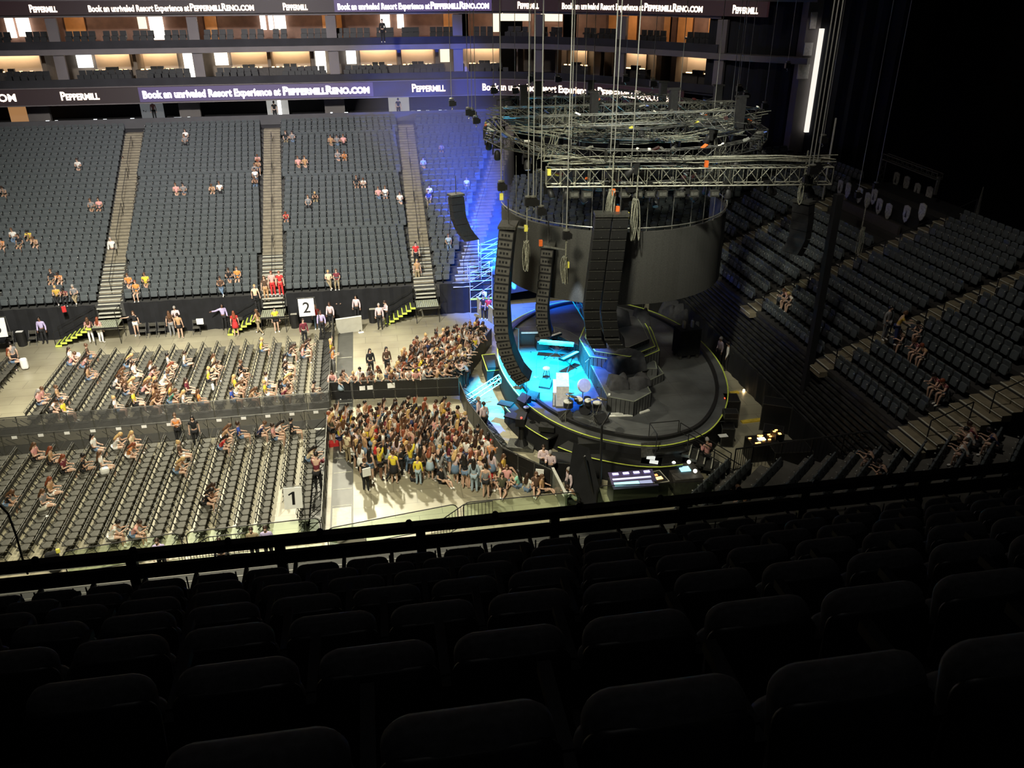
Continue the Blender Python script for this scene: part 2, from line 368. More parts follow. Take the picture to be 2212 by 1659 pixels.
for a, b, m, zb in ((101, 118, BRIGHT, L1), (166, 199, COOL, L1+1.0), (396, 421, BRIGHT, L1), (464, 492, BRIGHT, L1+1.0), (680, 703, BRIGHT, L1+.2), (748, 769, COOL, L1+.9), (951, 971, BRIGHT2, L1+.9), (1103, 1125, BRIGHT2, L1)):
    nd += 1; panel(a, b, zb, 14.75, 6.1 if m is not BRIGHT2 else 6.2, m, 'door_%d' % nd, 14)
ORNG = mat('amber_wood', (.55, .25, .08), .5, 0, .1, 2)
for a, b, m, z0, z1 in ((12, 30, BRIGHT, L2+.6, 17.7), (36, 64, BRIGHT, L2+.7, 17.7), (322, 352, BRIGHT, L2+.3, 17.7), (562, 574, BRIGHT, L2+1, 17.7), (580, 590, BRIGHT, L2+1, 17.7), (592, 617, BRIGHT, L2+1, 17.7), (822, 842, BRIGHT, L2+1, 17.7), (858, 872, BRIGHT, L2+1, 17.7), (1065, 1078, BRIGHT2, L2+.6, 17.7), (298, 316, BRIGHT2, L2+1.2, 17.7), (1090, 1145, BRIGHT2, 16.9, 17.6), (1168, 1238, BRIGHT2, 16.9, 17.6)):
    nd += 1; panel(a, b, z0, z1, 6.3, m, 'door_%d' % nd, 17)
for i, (a, b) in enumerate(((140, 183), (442, 468), (696, 708), (727, 738), (958, 979), (1315, 1330), (1345, 1376), (1436, 1447), (1465, 1496), (1531, 1560))):
    panel(a, b, L2, 17.7, 6.2, ORNG, 'wall_suite_amber_%d' % (i+1), 17)
for px, en in ((40, 26), (160, 30), (230, 16), (320, 26), (460, 30), (600, 26), (700, 30), (800, 16), (860, 26), (960, 30), (1060, 26), (1120, 40), (1215, 50), (1350, 50), (1480, 50), (1545, 40)):
    s = s_at(px, 17, 4.2); p, an = path_at(s, 4.2)
    l = bpy.data.lights.new('suite_downlight', 'POINT'); l.energy = en*2.2; l.color = (1, .72, .46); l.shadow_soft_size = .15
    o = bpy.data.objects.new('suite_downlight', l); COL.objects.link(o); o.location = (p.x, p.y, 17.5)
# suite counters with small buffet lamps, and front seats
pp = 0
for i, (a, b) in enumerate(walls1):
    pl = ('behind the leftmost lit suite wall', 'in the second lower suite from left', 'in the third lower suite from left', 'in the fourth lower suite from left', 'in the fifth lower suite from left', 'in the sixth lower suite from left', 'in the seventh lower suite from left', 'in the lower suite above the blue beam', 'in the first corner suite', 'in the second corner suite', 'in the last corner suite')[i]
    t = thing('buffet_counter', 'dark buffet counter '+pl, 'counter', group='suite counters')
    s0, s1 = s_at(a-4, 13.2, 3.2), s_at(b+4, 13.2, 3.2)
    strip(MB(), s0, s1, L1, L1+.98, 3.0, 3.6).build('counter_body', WOODD, t)
    m = MB(); random.seed(i)
    for k in range(7):
        s = s0+(s1-s0)*(.08+.84*(k+random.random()*.6)/7); p, an = path_at(s, 3.3); m.box((p.x, p.y, L1+1.02), (.22, .14, .07), an)
    m.build('warming_lamp', emis('warming_lamp', (1, .6, .25), 6), t)
    m = MB()
    for k in (.42, .58):
        p, an = path_at(s0+(s1-s0)*k, 3.3); m.box((p.x, p.y, L1+1.12), (.5, .3, .28), an)
    m.build('serving_dish', BLK2, t)
suite_seat = MB().box((0, 0, .55), (.50, .10, .62)).box((0, .24, .42), (.48, .42, .14)).box((0, .2, .17), (.3, .3, .34)).mesh('suite_seat', SEATP)
def suite_row(px0, px1, z, dep, lab, n=None):
    s0, s1 = s_at(px0, z+.5, dep), s_at(px1, z+.5, dep); n = n or max(1, round((s1-s0)/.57))
    for k in range(n):
        p, an = path_at(s0+(s1-s0)*(k+.5)/n, dep)
        o = put(suite_seat, 'suite_seat', None, (p.x, p.y, z), an+math.pi)
        tag(o, 'dark suite seat, %s from left %s' % (ORD[k+1], lab), 'seat', 'suite front seats')
def_bl = [(12, 112), (168, 285), (318, 414), (466, 560), (610, 706), (742, 838), (880, 962), (1032, 1100), (1240, 1262), (1385, 1392)]
nm = ['first', 'second', 'third', 'fourth', 'fifth', 'sixth', 'seventh', 'eighth', 'ninth', 'tenth']
for i, (a, b) in enumerate(def_bl):
    suite_row(a, b, L1+.02, .9, 'in the %s lower suite box' % nm[i]); suite_row(a+3, b-3, L1+.30, 1.8, 'in upper row of the %s lower suite box' % nm[i])
for i, (a, b) in enumerate(((-10, 25), (56, 120), (142, 208), (222, 276), (288, 334), (355, 420), (440, 506), (520, 572), (588, 622), (650, 708), (726, 800), (814, 850), (868, 905), (928, 985), (1022, 1066), (1085, 1142), (1170, 1215), (1262, 1345), (1385, 1440), (1485, 1550))):
    if b-a < 15: continue
    suite_row(a, b, L2+.05, .7, 'in the %s upper box' % ORD[i+1]); suite_row(a, b, L2+.45, 1.6, 'in back row of the %s upper box' % ORD[i+1])
struct(strip(MB(), 0, SE, L2+.0, L2+.62, -.02, .08), 'trim_upper_suite_rail', DARKW); struct(strip(MB(), 0, SE, L1+.02, L1+.62, .0, .08), 'trim_lower_suite_rail', DARKW)
# concourse drink-rail lamps
for k, (px, py, wd) in enumerate(((103, 262, 6), (122, 262, 5), (145, 262, 4), (206, 259, 6), (227, 259, 6), (286, 257, 7), (361, 256, 5), (384, 255, 14), (408, 254, 5), (434, 254, 8), (544, 252, 6), (621, 249, 6), (638, 249, 6), (653, 248, 6), (669, 248, 7), (684, 248, 3), (716, 244, 4), (748, 244, 7), (834, 245, 4), (892, 241, 7), (905, 240, 7), (924, 240, 7), (937, 240, 7), (951, 239, 6), (963, 239, 5))):
    p = ATY(px, py, 78.2); wd = wd*78.2/FPX
    tag(MB().box((0, 0, 0), (wd, .1, .12)).build('rail_lamp', emis('rail_lamp', (.9, .97, 1), 3.0 if wd > .25 else 1.4), None, loc=p), 'small white lamp on concourse rail, %s from left' % ORD[k+1], 'lamp', 'concourse rail lamps')
t = thing('drink_rail', 'long dark standing rail along the concourse above the far stand', 'rail'); zr_ = ATY(620, 252, 78.2).z
MB().box((-12, 78.24, zr_-.1), (50, .2, .08)).build('rail_shelf', DARKW, t); m = MB(); [m.box((x_*2.4, 78.3, (ztop+zr_)/2-.07), (.06, .06, zr_-ztop-.14)) for x_ in range(-15, 6)]; m.build('post', DARKW, t)
# doorways at the heads of the aisles
for k, (px, py, m) in enumerate(((330, 243, 'DIM'), (601, 240, 'B'), (862, 232, 'B'), (46, 243, 'O'))):
    p = ATY(px, py, 80.5); nd += 1
    e = {'DIM': emis('portal_dim', (.8, .85, .9), .12), 'B': emis('portal_light', (.95, .93, .88), .38), 'O': emis('portal_orange', (1, .5, .2), .35)}[m]
    tag(MB().box((0, 0, 0), (1.9, .2, 2.3)).build('door_%d' % nd, e, None, loc=(p.x, 80.5, ztop+1.2)), kind='structure')
p = ATY(606, 248, 80.0); tag(MB().box((0, 0, 0), (.28, .12, 1.7)).build('light_strip', emis('tube_white', (1, 1, 1), 4), None, loc=(p.x, 80, ztop+1.0)), 'upright white strip light beside the middle aisle doorway', 'lamp')

# right-hand concourse column with lit strip, curtain behind
cx = Vector((31.8, 58.4, 0))
struct(MB().box((cx.x-.25, cx.y, 14), (1.1, .9, 12)), 'trim_column_right', FASC)
q0, q1, q2 = ATY(1757, 285, 57.6), ATY(1757, 62, 57.6), ATY(1758, 178, 57.6)
m = MB().box((q2.x, 57.6, (q0.z+q1.z)/2), (.30, .2, q1.z-q0.z)); tag(m.build('light_strip', emis('tube_warm', (1, .95, .85), 1.0)), 'tall warm white light strip beside the right concourse column', 'lamp')
m = MB()
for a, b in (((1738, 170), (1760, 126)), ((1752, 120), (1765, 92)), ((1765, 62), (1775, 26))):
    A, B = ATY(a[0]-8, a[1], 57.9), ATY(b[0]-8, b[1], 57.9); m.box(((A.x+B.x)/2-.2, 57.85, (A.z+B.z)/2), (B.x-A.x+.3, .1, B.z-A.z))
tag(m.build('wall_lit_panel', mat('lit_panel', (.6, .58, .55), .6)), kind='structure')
lamp('column_light', 'SPOT', (31, 55, 19), (31.3, 58, 15), 60, (1, .9, .85), .2, 70)
mm = drape(0, 14, 0, 7.5, 19.5, .1, .35)
o = mm.build('blackout_curtain', mat('navy_curtain', (.008, .009, .014), .9, 0, .3, 1)); o.location = (26.3, 63.9, 0); o.rotation_euler = (0, 0, R(-46)); tag(o, 'dark blackout curtain hung beside the right concourse column', 'curtain')

# ---- end stand (behind the stage): rows run away from the camera
EX, EZ, EP, ER = 21.0, 3.95, .84, .335
NE = 14
def erow(i): return EX+EP*i, EZ+ER*i
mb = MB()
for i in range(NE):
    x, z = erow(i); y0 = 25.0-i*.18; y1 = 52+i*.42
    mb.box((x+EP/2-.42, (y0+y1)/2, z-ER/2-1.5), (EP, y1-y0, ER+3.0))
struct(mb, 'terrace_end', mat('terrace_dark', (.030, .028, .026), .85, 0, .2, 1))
mb = MB()   # closed telescopic platforms: stacked nosings
for i in range(11):
    t = i/10; x = 19.75+t*.8; z = 1.45+t*2.35; mb.box((x+.25, 38.6, z), (.5, 25.5, .12)); mb.box((x+.4, 38.6, z-.1), (.4, 25.5, .12))
tag(mb.build('retracted_seating', mat('ribbed_platform', (.042, .042, .040), .5, .3, .6, 3)), 'closed telescopic seating platforms stacked below the right stand', 'seating platform')
o = drape(26.2, 51.5, 0, 0, 1.5, .04, .3).build('masking_drape', BLACK); o.rotation_euler = (0, 0, R(90)); o.location = (19.7, 0, 0); tag(o, 'black masking drape along the foot of the right stand', 'drape')
# back corner terraces joining the far and right stands
def brow(i):
    return Vector((6.6+i*.26, FY+FP*i-.05, FZ+FR*i)), Vector((EX+EP*i-.1, 52+i*.42, EZ+ER*i))
mb = MB()
for i in range(15):
    a, b = brow(i); d = (b-a); d.z = 0; n_ = Vector((-d.y, d.x, 0)).normalized()*.45; up = Vector((0, 0, 1))
    q = [a-n_, b-n_, b+n_, a+n_]; lo = [Vector((p.x, p.y, max(0, p.z-1.2))) for p in q]
    mb.add(lo+q, [(0, 3, 2, 1), (4, 5, 6, 7), (0, 1, 5, 4), (1, 2, 6, 5), (2, 3, 7, 6), (3, 0, 4, 7)])
struct(mb, 'terrace_back_corner', MT['terrace_dark'])
# aisle steps
def steps_far(xa, w=1.35):
    mw = MB(); mc = MB()
    for i in range(NF):
        y, z = frow(i); tgt = mw if i < 5 else mc
        x = xa(i)
        mc.box((x, y-.62, z+FR/2-.06-FR), (w, .42, .13)) if i else None
        if i < 6:
            mw.box((x, y-.39, z+.015), (w, .16, .04)); mw.box((x, y-.80, z-FR/2+.02), (w, .16, .04))
        else:
            mc.box((x, y-.42, z-FR/4), (w, .05, FR/2+.05)); mc.box((x, y-.05, z+.01), (w, .75, .03))
    return mw, mc
AI = [lambda i: -16.85-i*.082, lambda i: -6.75-i*.041, lambda i: 3.1+i*.018, lambda i: 5.7+i*.26]
for k, f in enumerate(AI):
    mw, mc = steps_far(f); nmz = ('first', 'second', 'third', 'fourth')[k]
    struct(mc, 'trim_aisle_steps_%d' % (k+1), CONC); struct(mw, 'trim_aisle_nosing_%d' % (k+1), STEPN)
    t = thing('aisle_handrail', 'slim centre handrail on the %s aisle of the far stand' % nmz, 'handrail', group='far aisle handrails')
    m = MB()
    for a, b in ((1, 6), (7, 12), (13, 18), (19, 24)):
        ya, za = frow(a); yb, zb = frow(b); A = Vector((f(a), ya, za)); B = Vector((f(b), yb, zb)); U = Vector((0, 0, .9))
        m.tube(A+U, B+U, .02, 5); m.tube(A, A+U, .02, 5); m.tube(B, B+U, .02, 5)
    m.build('rail', BLK2, t)
def steps_end(ya, w, name, m1, rows=range(0, NE)):
    m = MB(); n = MB()
    for i in rows:
        x, z = erow(i)
        m.box((x-.62, ya, z-ER/2-.06), (.42, w, ER/2+.12)); m.box((x-.1, ya, z+.012), (.62, w, .03))
        n.box((x-.40, ya, z+.03), (.06, w, .03)); n.box((x-.83, ya, z-ER/2+.03), (.06, w, .03))
    struct(m, 'trim_aisle_steps_'+name, m1); struct(n, 'trim_aisle_nosing_'+name, STEPN)
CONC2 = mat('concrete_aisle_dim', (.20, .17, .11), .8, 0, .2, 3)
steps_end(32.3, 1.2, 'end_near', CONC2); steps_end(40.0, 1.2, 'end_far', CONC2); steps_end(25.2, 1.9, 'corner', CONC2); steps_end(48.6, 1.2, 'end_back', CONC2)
def hoop_rail(pts, lab):
    t = thing('handrail', lab, 'handrail', group='right stand handrails'); m = MB()
    for a, b in pts:
        a = Vector(a); b = Vector(b); U = Vector((0, 0, .95)); m.tube(a, a+U, .025, 6); m.tube(b, b+U, .025, 6); m.tube(a+U, b+U, .025, 6)
    m.build('rail', BLK2, t)
for ya, nm_ in ((31.9, 'beside the right stand aisle nearest the stage front'), (24.9, 'on the broad corner aisle at right'), (39.6, 'on the right stand aisle behind the hanging speakers')):
    pr_ = []
    for a in range(0, 14, 3):
        x, z = erow(a); x2, z2 = erow(a+2); pr_.append(((x, ya, z), (x2, ya, z2)))
    hoop_rail(pr_, 'black hoop handrails '+nm_)

# ---- corner stand at lower right
CA = R(41.5); CD = Vector((math.cos(CA), math.sin(CA), 0)); CN = Vector((math.sin(CA), -math.cos(CA), 0))
NC = 13
CORN_END = [(15.1, 29.4), (15.7, 28.6), (16.8, 28.0), (17.9, 27.4), (18.6, 26.9), (19.3, 26.4), (20.0, 26.0), (20.7, 25.5), (21.3, 25.1), (21.9, 24.6), (22.5, 24.1), (23.2, 23.7), (23.9, 23.2)]
def crow(k):
    e = Vector(CORN_END[k]+(0,)); return e, .35+.36*k
mb = MB()
for k in range(NC):
    e, z = crow(k); o_ = Vector((14.6, 29.0, 0))+CN*(.84*k); t1 = (e-o_).dot(CD); c = o_+CD*((t1-14)/2)
    mb.box((c.x, c.y, z/2-.02), (t1+14, .84, z), CA)
struct(mb, 'terrace_corner', mat('terrace_corner_grey', (.095, .09, .078), .85, 0, .3, 1))
# ---- near deck under the camera
DC, DA, DP, DRi = 1.31, 1.52, .89, .61     # nearest seat-top distance / drop, row pitch, rise
DROT = R(-.45); DM = Matrix.Rotation(DROT, 4, 'Z')
def drow(k): return DC+DP*k, EYE-DA-DRi*k-.86   # y of seat back, tread height
ND = 7
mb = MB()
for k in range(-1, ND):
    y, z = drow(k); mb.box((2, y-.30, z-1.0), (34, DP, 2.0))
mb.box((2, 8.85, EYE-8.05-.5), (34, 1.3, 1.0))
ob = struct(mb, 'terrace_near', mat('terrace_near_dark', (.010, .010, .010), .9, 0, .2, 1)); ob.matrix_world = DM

# haze lit by the blue beam
def haze_cone():
    m = bpy.data.materials.new('blue_haze'); m.use_nodes = True; nt = m.node_tree; nt.nodes.clear()
    o = nt.nodes.new('ShaderNodeOutputMaterial'); v = nt.nodes.new('ShaderNodeVolumeScatter'); v.inputs['Density'].default_value = .05; v.inputs['Anisotropy'].default_value = .2
    v.inputs['Color'].default_value = (.9, .9, .9, 1); nt.links.new(v.outputs[0], o.inputs['Volume'])
    d = (BEAM1-BEAM0); L = d.length; mb = MB(); mb.tube((0, 0, .4), (0, 0, L+3), .15, 24, (L+3)*math.tan(R(15.5)))
    ob = mb.build('stage_haze', m, None, False, BEAM0); ob.rotation_euler = d.to_track_quat('Z', 'Y').to_euler()
    tag(ob, 'blue stage haze drifting up across the right end of the far stand', 'haze', None, 'stuff')
haze_cone()

mb = MB()
for i in range(15): mb.box((-4, 26.35-.84*i, .55+.36*i-.5), (52, .84, 1.1+.36*0))
struct(mb, 'terrace_near_lower', mat('terrace_lower_dark', (.009, .010, .008), .7, 0, .3, 1))
mb = MB()
for i in range(0, 15, 1): mb.box((-4, 26.74-.84*i, 1.11+.36*i), (46, .05, .02))
struct(mb, 'trim_near_lower_nosing', mat('nosing_dim', (.06, .06, .05), .5))
# ================================================================ seats
def rrect(w, h, r, n=4):
    pts = []
    for cx_, cy_, a0 in ((w/2-r, h/2-r, 0), (-w/2+r, h/2-r, 90), (-w/2+r, -h/2+r, 180), (w/2-r, -h/2+r, 270)):
        for i in range(n+1):
            a = R(a0+90*i/n); pts.append((cx_+r*math.cos(a), cy_+r*math.sin(a)))
    return pts
def pad(mb, w, h, t, r, ctr, tilt=0.0, curve=0.0, n=4, flat=False):
    # rounded upholstered pad standing in x-z (or lying flat), thickness along y
    out = rrect(w, h, r, n); N = len(out); rings = [(.25, t/2), (.80, t/2), (.95, t/2*.85), (1.0, t*.15), (1.0, -t*.2), (.95, -t/2), (.25, -t/2)]
    vs = []; c = Vector(ctr); rot = Matrix.Rotation(tilt, 3, 'X')
    for s_, y in rings:
        for (x, z) in out:
            x2, z2 = x*s_, z*s_
            p = Vector((x2, y+curve*(x2/(w/2))**2, z2))
            if flat: p = Vector((p.x, p.z, p.y))
            vs.append(rot @ p + c)
    fs = []
    for k in range(len(rings)-1):
        for j in range(N): fs.append((k*N+j, k*N+(j+1) % N, (k+1)*N+(j+1) % N, (k+1)*N+j))
    fs.append(tuple(range(N))[::-1]); fs.append(tuple((len(rings)-1)*N+j for j in range(N)))
    mb.add(vs, fs)
# upper-deck seat, faces +y (towards the floor), back top 0.86 above tread
SD = {}
m = MB(); pad(m, .42, .44, .09, .09, (0, .02, .62), R(-10), .035, 6); SD['backrest'] = m.mesh('backrest', SEATD, True)
m = MB(); pad(m, .445, .50, .03, .07, (0, -.045, .53), R(-10), .04, 6); SD['back_shell'] = m.mesh('back_shell', SEATDP, True)
m = MB(); pad(m, .42, .40, .08, .06, (0, .16, .45), R(-78+90-4), 0, 4); SD['seat_pan'] = m.mesh('seat_pan', SEATD, True)
m = MB(); m.box((.245, .08, .42), (.034, .30, .05)).box((.245, .02, .2), (.034, .10, .42)).box((.245, .22, .64), (.038, .30, .04)).box((.245, .05, .53), (.034, .06, .24)); SD['arm_stand'] = m.mesh('arm_stand', SEATDP)
# simpler far seat
def far_seat():
    m = MB(); m.mi = 0; pad(m, .45, .46, .08, .07, (0, .0, .60), R(-9), .03, 2)
    m.mi = 0; pad(m, .42, .38, .08, .05, (0, .13, .42), R(10), 0, 2)
    m.mi = 1; m.box((.25, .06, .30), (.05, .26, .60)); m.mi = 2; m.box((.25, .24, .60), (.045, .05, .03)); m.mi = 0
    return m
HIL = mat('arm_tip', (.5, .5, .46), .3, .2, .1, 8)
fsm = far_seat(); FARSEAT = fsm.mesh('arena_seat', [SEATM, SEATP, HIL], False)
# folding chair, faces +y
FC = {}
m = MB(); pad(m, .41, .42, .05, .05, (0, 0, .46), 0, 0, 3, True); FC['seat'] = m.mesh('seat', CHS, True)
m = MB(); pad(m, .41, .24, .04, .04, (0, -.22, .76), R(-12), .02, 3); FC['backrest'] = m.mesh('backrest', CHS, True)
m = MB()
for s_ in (-1, 1):
    m.tube((s_*.212, -.25, .90), (s_*.212, .22, .0), .013, 5); m.tube((s_*.202, -.26, 0), (s_*.202, .17, .45), .013, 5)
m.tube((-.212, -.25, .90), (.212, -.25, .90), .013, 5); m.tube((-.205, .13, .1), (.205, .13, .1), .01, 5); m.tube((-.2, -.19, .08), (.2, -.19, .08), .01, 5)
FC['frame'] = m.mesh('frame', CHF)
cm = MB(); 
def joined(parts, mats):
    out = MB()
    for me, mi in parts:
        o_ = len(out.v); out.v += [tuple(v.co) for v in me.vertices]; out.f += [tuple(i+o_ for i in p.vertices) for p in me.polygons]; out.m += [mi]*len(me.polygons)
    return out
def merged(name, src, mats, plc, parent=None):
    # one object from many placements of a base shape (v, f, m lists)
    v = np.array(src.v); nv = len(v); npl = len(plc); out = np.empty((npl, nv, 3))
    for k, (x, y, z, rz) in enumerate(plc):
        c, s_ = math.cos(rz), math.sin(rz)
        out[k, :, 0] = v[:, 0]*c-v[:, 1]*s_+x; out[k, :, 1] = v[:, 0]*s_+v[:, 1]*c+y; out[k, :, 2] = v[:, 2]+z
    lens = np.array([len(f) for f in src.f]); flat = np.concatenate([np.array(f) for f in src.f])
    me = bpy.data.meshes.new(name); me.vertices.add(nv*npl); me.vertices.foreach_set('co', out.ravel())
    L = np.concatenate([flat+k*nv for k in range(npl)]); me.loops.add(len(L)); me.loops.foreach_set('vertex_index', L.astype(np.int32))
    LT = np.tile(lens, npl); st = np.concatenate(([0], np.cumsum(LT)[:-1])); me.polygons.add(len(LT))
    me.polygons.foreach_set('loop_start', st.astype(np.int32))
    me.polygons.foreach_set('material_index', np.tile(np.array(src.m), npl).astype(np.int32))
    for m_ in mats: me.materials.append(m_)
    me.update(calc_edges=True); me.validate()
    return put(me, name, parent)
seats = []   # x, y, z, rz, label
def inframe(p, mg=15):
    x, y, w_ = PR(p); return w_ > .1 and -mg < x < 2212+mg and -mg < y < 1659+mg
RN = lambda i: ORD[i+1]
# far stand blocks between the aisles
bounds = [lambda i: -40, lambda i: AI[0](i), lambda i: AI[1](i), lambda i: AI[2](i), lambda i: AI[3](i)]
bn = ['leftmost', 'second', 'third', 'blue-lit']
FARSEATS = []
for i in range(NF):
    y, z = frow(i)
    for b in range(4):
        xa, xb = bounds[b](i)+.72, bounds[b+1](i)-.72
        n = int((xb-xa)/.52); st = (xb-xa-n*.52)/2 if b else (xb-xa-n*.52)
        for k in range(n):
            x = xa+st+(k+.5)*.52
            if inframe((x, y, z+.6), 5): FARSEATS.append((x, y+.02, z, math.pi)); seats.append((x, y+.02, z, math.pi, 'empty grey seat, %s from right in %s row of %s far-stand block' % (RN(n-1-k), RN(i), bn[b])))
ENDS = [32.3, 40.0, 48.6]
for i in range(NE):
    x, z = erow(i)
    for b, (ya, yb) in enumerate(((26.2+0*i, 32.3-.65), (32.95, 39.35), (40.65, 47.95), (49.25, 51.6+i*.4))):
        n = int((yb-ya)/.52)
        for k in range(n):
            y = ya+(k+.5)*(yb-ya)/n
            if i >= 9 and 40.5 < y < 48.4: continue
            if inframe((x, y, z+.6), 5): seats.append((x, y, z, R(90), 'empty dark seat, %s from near end, %s row, %s block of right stand' % (RN(k), RN(i), ('near', 'second', 'third', 'farthest')[b])))
for i in range(15):
    a, b = brow(i); L = (b-a).length; n = int(L/.54); d = (b-a); ang = math.atan2(d.y, d.x)+math.pi
    for k in range(2, n-1):
        if abs(k-n//2) < 1.2: continue
        p = a+d*((k+.5)/n); y = p
        if inframe(p+Vector((0, 0, .6)), 5): seats.append((p.x, p.y, p.z, ang, 'empty seat, %s from left in %s row of the back corner block' % (RN(k), RN(i))))
for k in range(NC):
    e, z = crow(k)
    for j in range(34):
        p = e-CD*(.35+.52*j)
        q = PR((p.x, p.y, z+.8))
        if inframe((p.x, p.y, z+.8), 5) and q[1] < 1228-.1035*q[0]+30:
            seats.append((p.x, p.y, z, CA+0, 'empty seat seen from behind, %s from the aisle in %s row of corner stand' % (RN(j), RN(k))))
deck = []
for k in range(-1, ND):
    y, z = drow(k)
    js = []
    for j in range(-45, 46):
        x = .49*j + (.245 if k % 2 else 0) + .12
        p = DM @ Vector((x, y, z)); q = PR((p.x, p.y, z+.80))
        if q[2] > .4 and -130 < q[0] < 2330 and q[1] < 1720: js.append((x, p))
    for n_, (x, p) in enumerate(js):
        deck.append((p.x, p.y, p.z, DROT, 'dark upholstered upper-deck seat, %s from left in the %s row behind the railing' % (RN(n_), ORD[ND-k])))
for (x, y, z, rz, lab) in deck:
    t = thing('arena_seat', uniq(lab), 'seat', (x, y, z), rz, 'upper deck seats')
    for nme in ('backrest', 'back_shell', 'seat_pan', 'arm_stand'): put(SD[nme], nme, t)
NB = max(0, 300-len(deck))
seats.sort(key=lambda s_: PR((s_[0], s_[1], s_[2]+.6))[2])
far_parts = far_seat
for (x, y, z, rz, lab) in seats[:NB]:
    tag(put(FARSEAT, 'arena_seat', None, (x, y, z), rz), uniq(lab), 'seat', 'arena seats of the stands')
tag(merged('arena_seating', fsm, [SEATM, SEATP, HIL], [s_[:4] for s_ in seats[NB:]]), 'rows of empty grey seats filling the far and upper stands', 'seats', None, 'stuff')
# ---- folding chairs on the floor, rows run in depth and face the stage
chairs = {}
CX0, CDX, CDY = -3.95, .83, .462
def chair_xy(blk, r_, c_):
    # blk 0 near block (rows counted from the walkway), blk 1 far block
    x = -3.75-CDX*r_ - (.78 if False else 0)
    if blk == 0: return x, 28.95+CDY*c_
    return x, 40.35+CDY*c_
CL = []
for r_ in range(0, 20):
    for c_ in range(17):
        if r_ == 1 and c_ < 5: continue       # gap where the numbered sign stands
        CL.append((0, r_, c_))
for r_ in range(0, 18):
    for c_ in range(17): CL.append((1, r_, c_))
for r_ in range(20, 26):
    for c_ in range(17): CL.append((1, r_, c_))
def chair_lab(b, r_, c_):
    return 'black folding chair, %s from near end, %s row from walkway, %s floor block' % (ORD[c_+1], ORD[r_+1], ('near', 'far')[b])
vis = []
for (b, r_, c_) in CL:
    x, y = chair_xy(b, r_, c_); x -= (.9 if r_ >= 20 and b == 1 else 0)
    chairs[(b, r_, c_)] = (x, y)
    if inframe((x, y, .5), 12): vis.append((PR((x, y, .5))[2], b, r_, c_, x, y))
vis.sort()
for (w_, b, r_, c_, x, y) in vis[:300]:
    t = thing('folding_chair', uniq(chair_lab(b, r_, c_)), 'chair', (x, y, 0), R(-90), 'folding chairs on the floor')
    for nme in ('seat', 'backrest', 'frame'): put(FC[nme], nme, t)
tag(merged('folding_chair_rows', joined([(FC['seat'], 0), (FC['backrest'], 0), (FC['frame'], 1)], None), [CHS, CHF], [(x, y, 0, R(-90)) for (w_, b, r_, c_, x, y) in vis[300:]]), 'rows of black folding chairs in the far floor block', 'chairs', None, 'stuff')
# ================================================================ people
SKINS = [mat('skin_light', (.60, .39, .28), .55, 0, .05, 5), mat('skin_tan', (.44, .265, .175), .55, 0, .05, 5), mat('skin_brown', (.20, .10, .06), .55, 0, .05, 5)]
HAIRS = {'black': mat('hair_black', (.012, .009, .008), .45, 0, .2, 20), 'dark brown': mat('hair_dark_brown', (.035, .018, .011), .45, 0, .2, 20), 'brown': mat('hair_brown', (.11, .052, .024), .45, 0, .2, 20), 'auburn': mat('hair_auburn', (.22, .055, .022), .45, 0, .2, 20), 'blonde': mat('hair_blonde', (.55, .36, .15), .45, 0, .2, 20), 'grey': mat('hair_grey', (.35, .33, .30), .5, 0, .2, 20)}
CLO = {'white': (.78, .77, .72), 'black': (.012, .012, .014), 'yellow': (.85, .68, .05), 'red': (.60, .03, .03), 'maroon': (.16, .022, .035), 'pink': (.74, .36, .33), 'pale pink': (.70, .56, .58), 'lavender': (.50, .43, .68), 'grey': (.22, .22, .22), 'navy': (.02, .03, .10), 'blue': (.04, .09, .42), 'denim': (.13, .20, .30), 'light denim': (.33, .43, .50), 'cream': (.78, .66, .42), 'tan': (.45, .27, .13), 'orange': (.72, .26, .06), 'mustard': (.60, .38, .06), 'green': (.05, .19, .13), 'mint': (.25, .55, .42), 'khaki': (.30, .24, .14), 'brown': (.09, .05, .03), 'olive': (.07, .07, .04)}
CM = {}
def cloth(c):
    if c not in CM: CM[c] = mat('cloth_'+c.replace(' ', '_'), CLO[c], .8, 0, .12, 6)
    return CM[c]
EYEM = mat('eye_dark', (.015, .012, .01), .3); LIPM = mat('lip_red', (.40, .09, .08), .5)
def skin_mesh(name, verts, edges, radii, root, mats, sub=1, extra=None):
    me = bpy.data.meshes.new(name); me.from_pydata([tuple(v) for v in verts], edges, [])
    o = bpy.data.objects.new(name, me); COL.objects.link(o)
    md = o.modifiers.new('s', 'SKIN'); md.use_smooth_shade = True; md.branch_smoothing = .3
    for i, d in enumerate(me.skin_vertices[0].data):
        r_ = radii[i]; d.radius = r_ if isinstance(r_, tuple) else (r_, r_); d.use_root = (i in root)
    if sub: o.modifiers.new('u', 'SUBSURF').levels = sub
    bpy.context.view_layer.update()
    out = bpy.data.meshes.new_from_object(o.evaluated_get(bpy.context.evaluated_depsgraph_get()))
    bpy.data.objects.remove(o)
    if extra:
        base = MB(); base.v = [tuple(v.co) for v in out.vertices]; base.f = [tuple(p.vertices) for p in out.polygons]; base.m = [0]*len(base.f)
        extra(base); out2 = base.mesh(name, mats, True); return out2
    out.materials.clear()
    for m_ in mats: out.materials.append(m_)
    out.polygons.foreach_set('use_smooth', [True]*len(out.polygons)); out.name = name
    return out
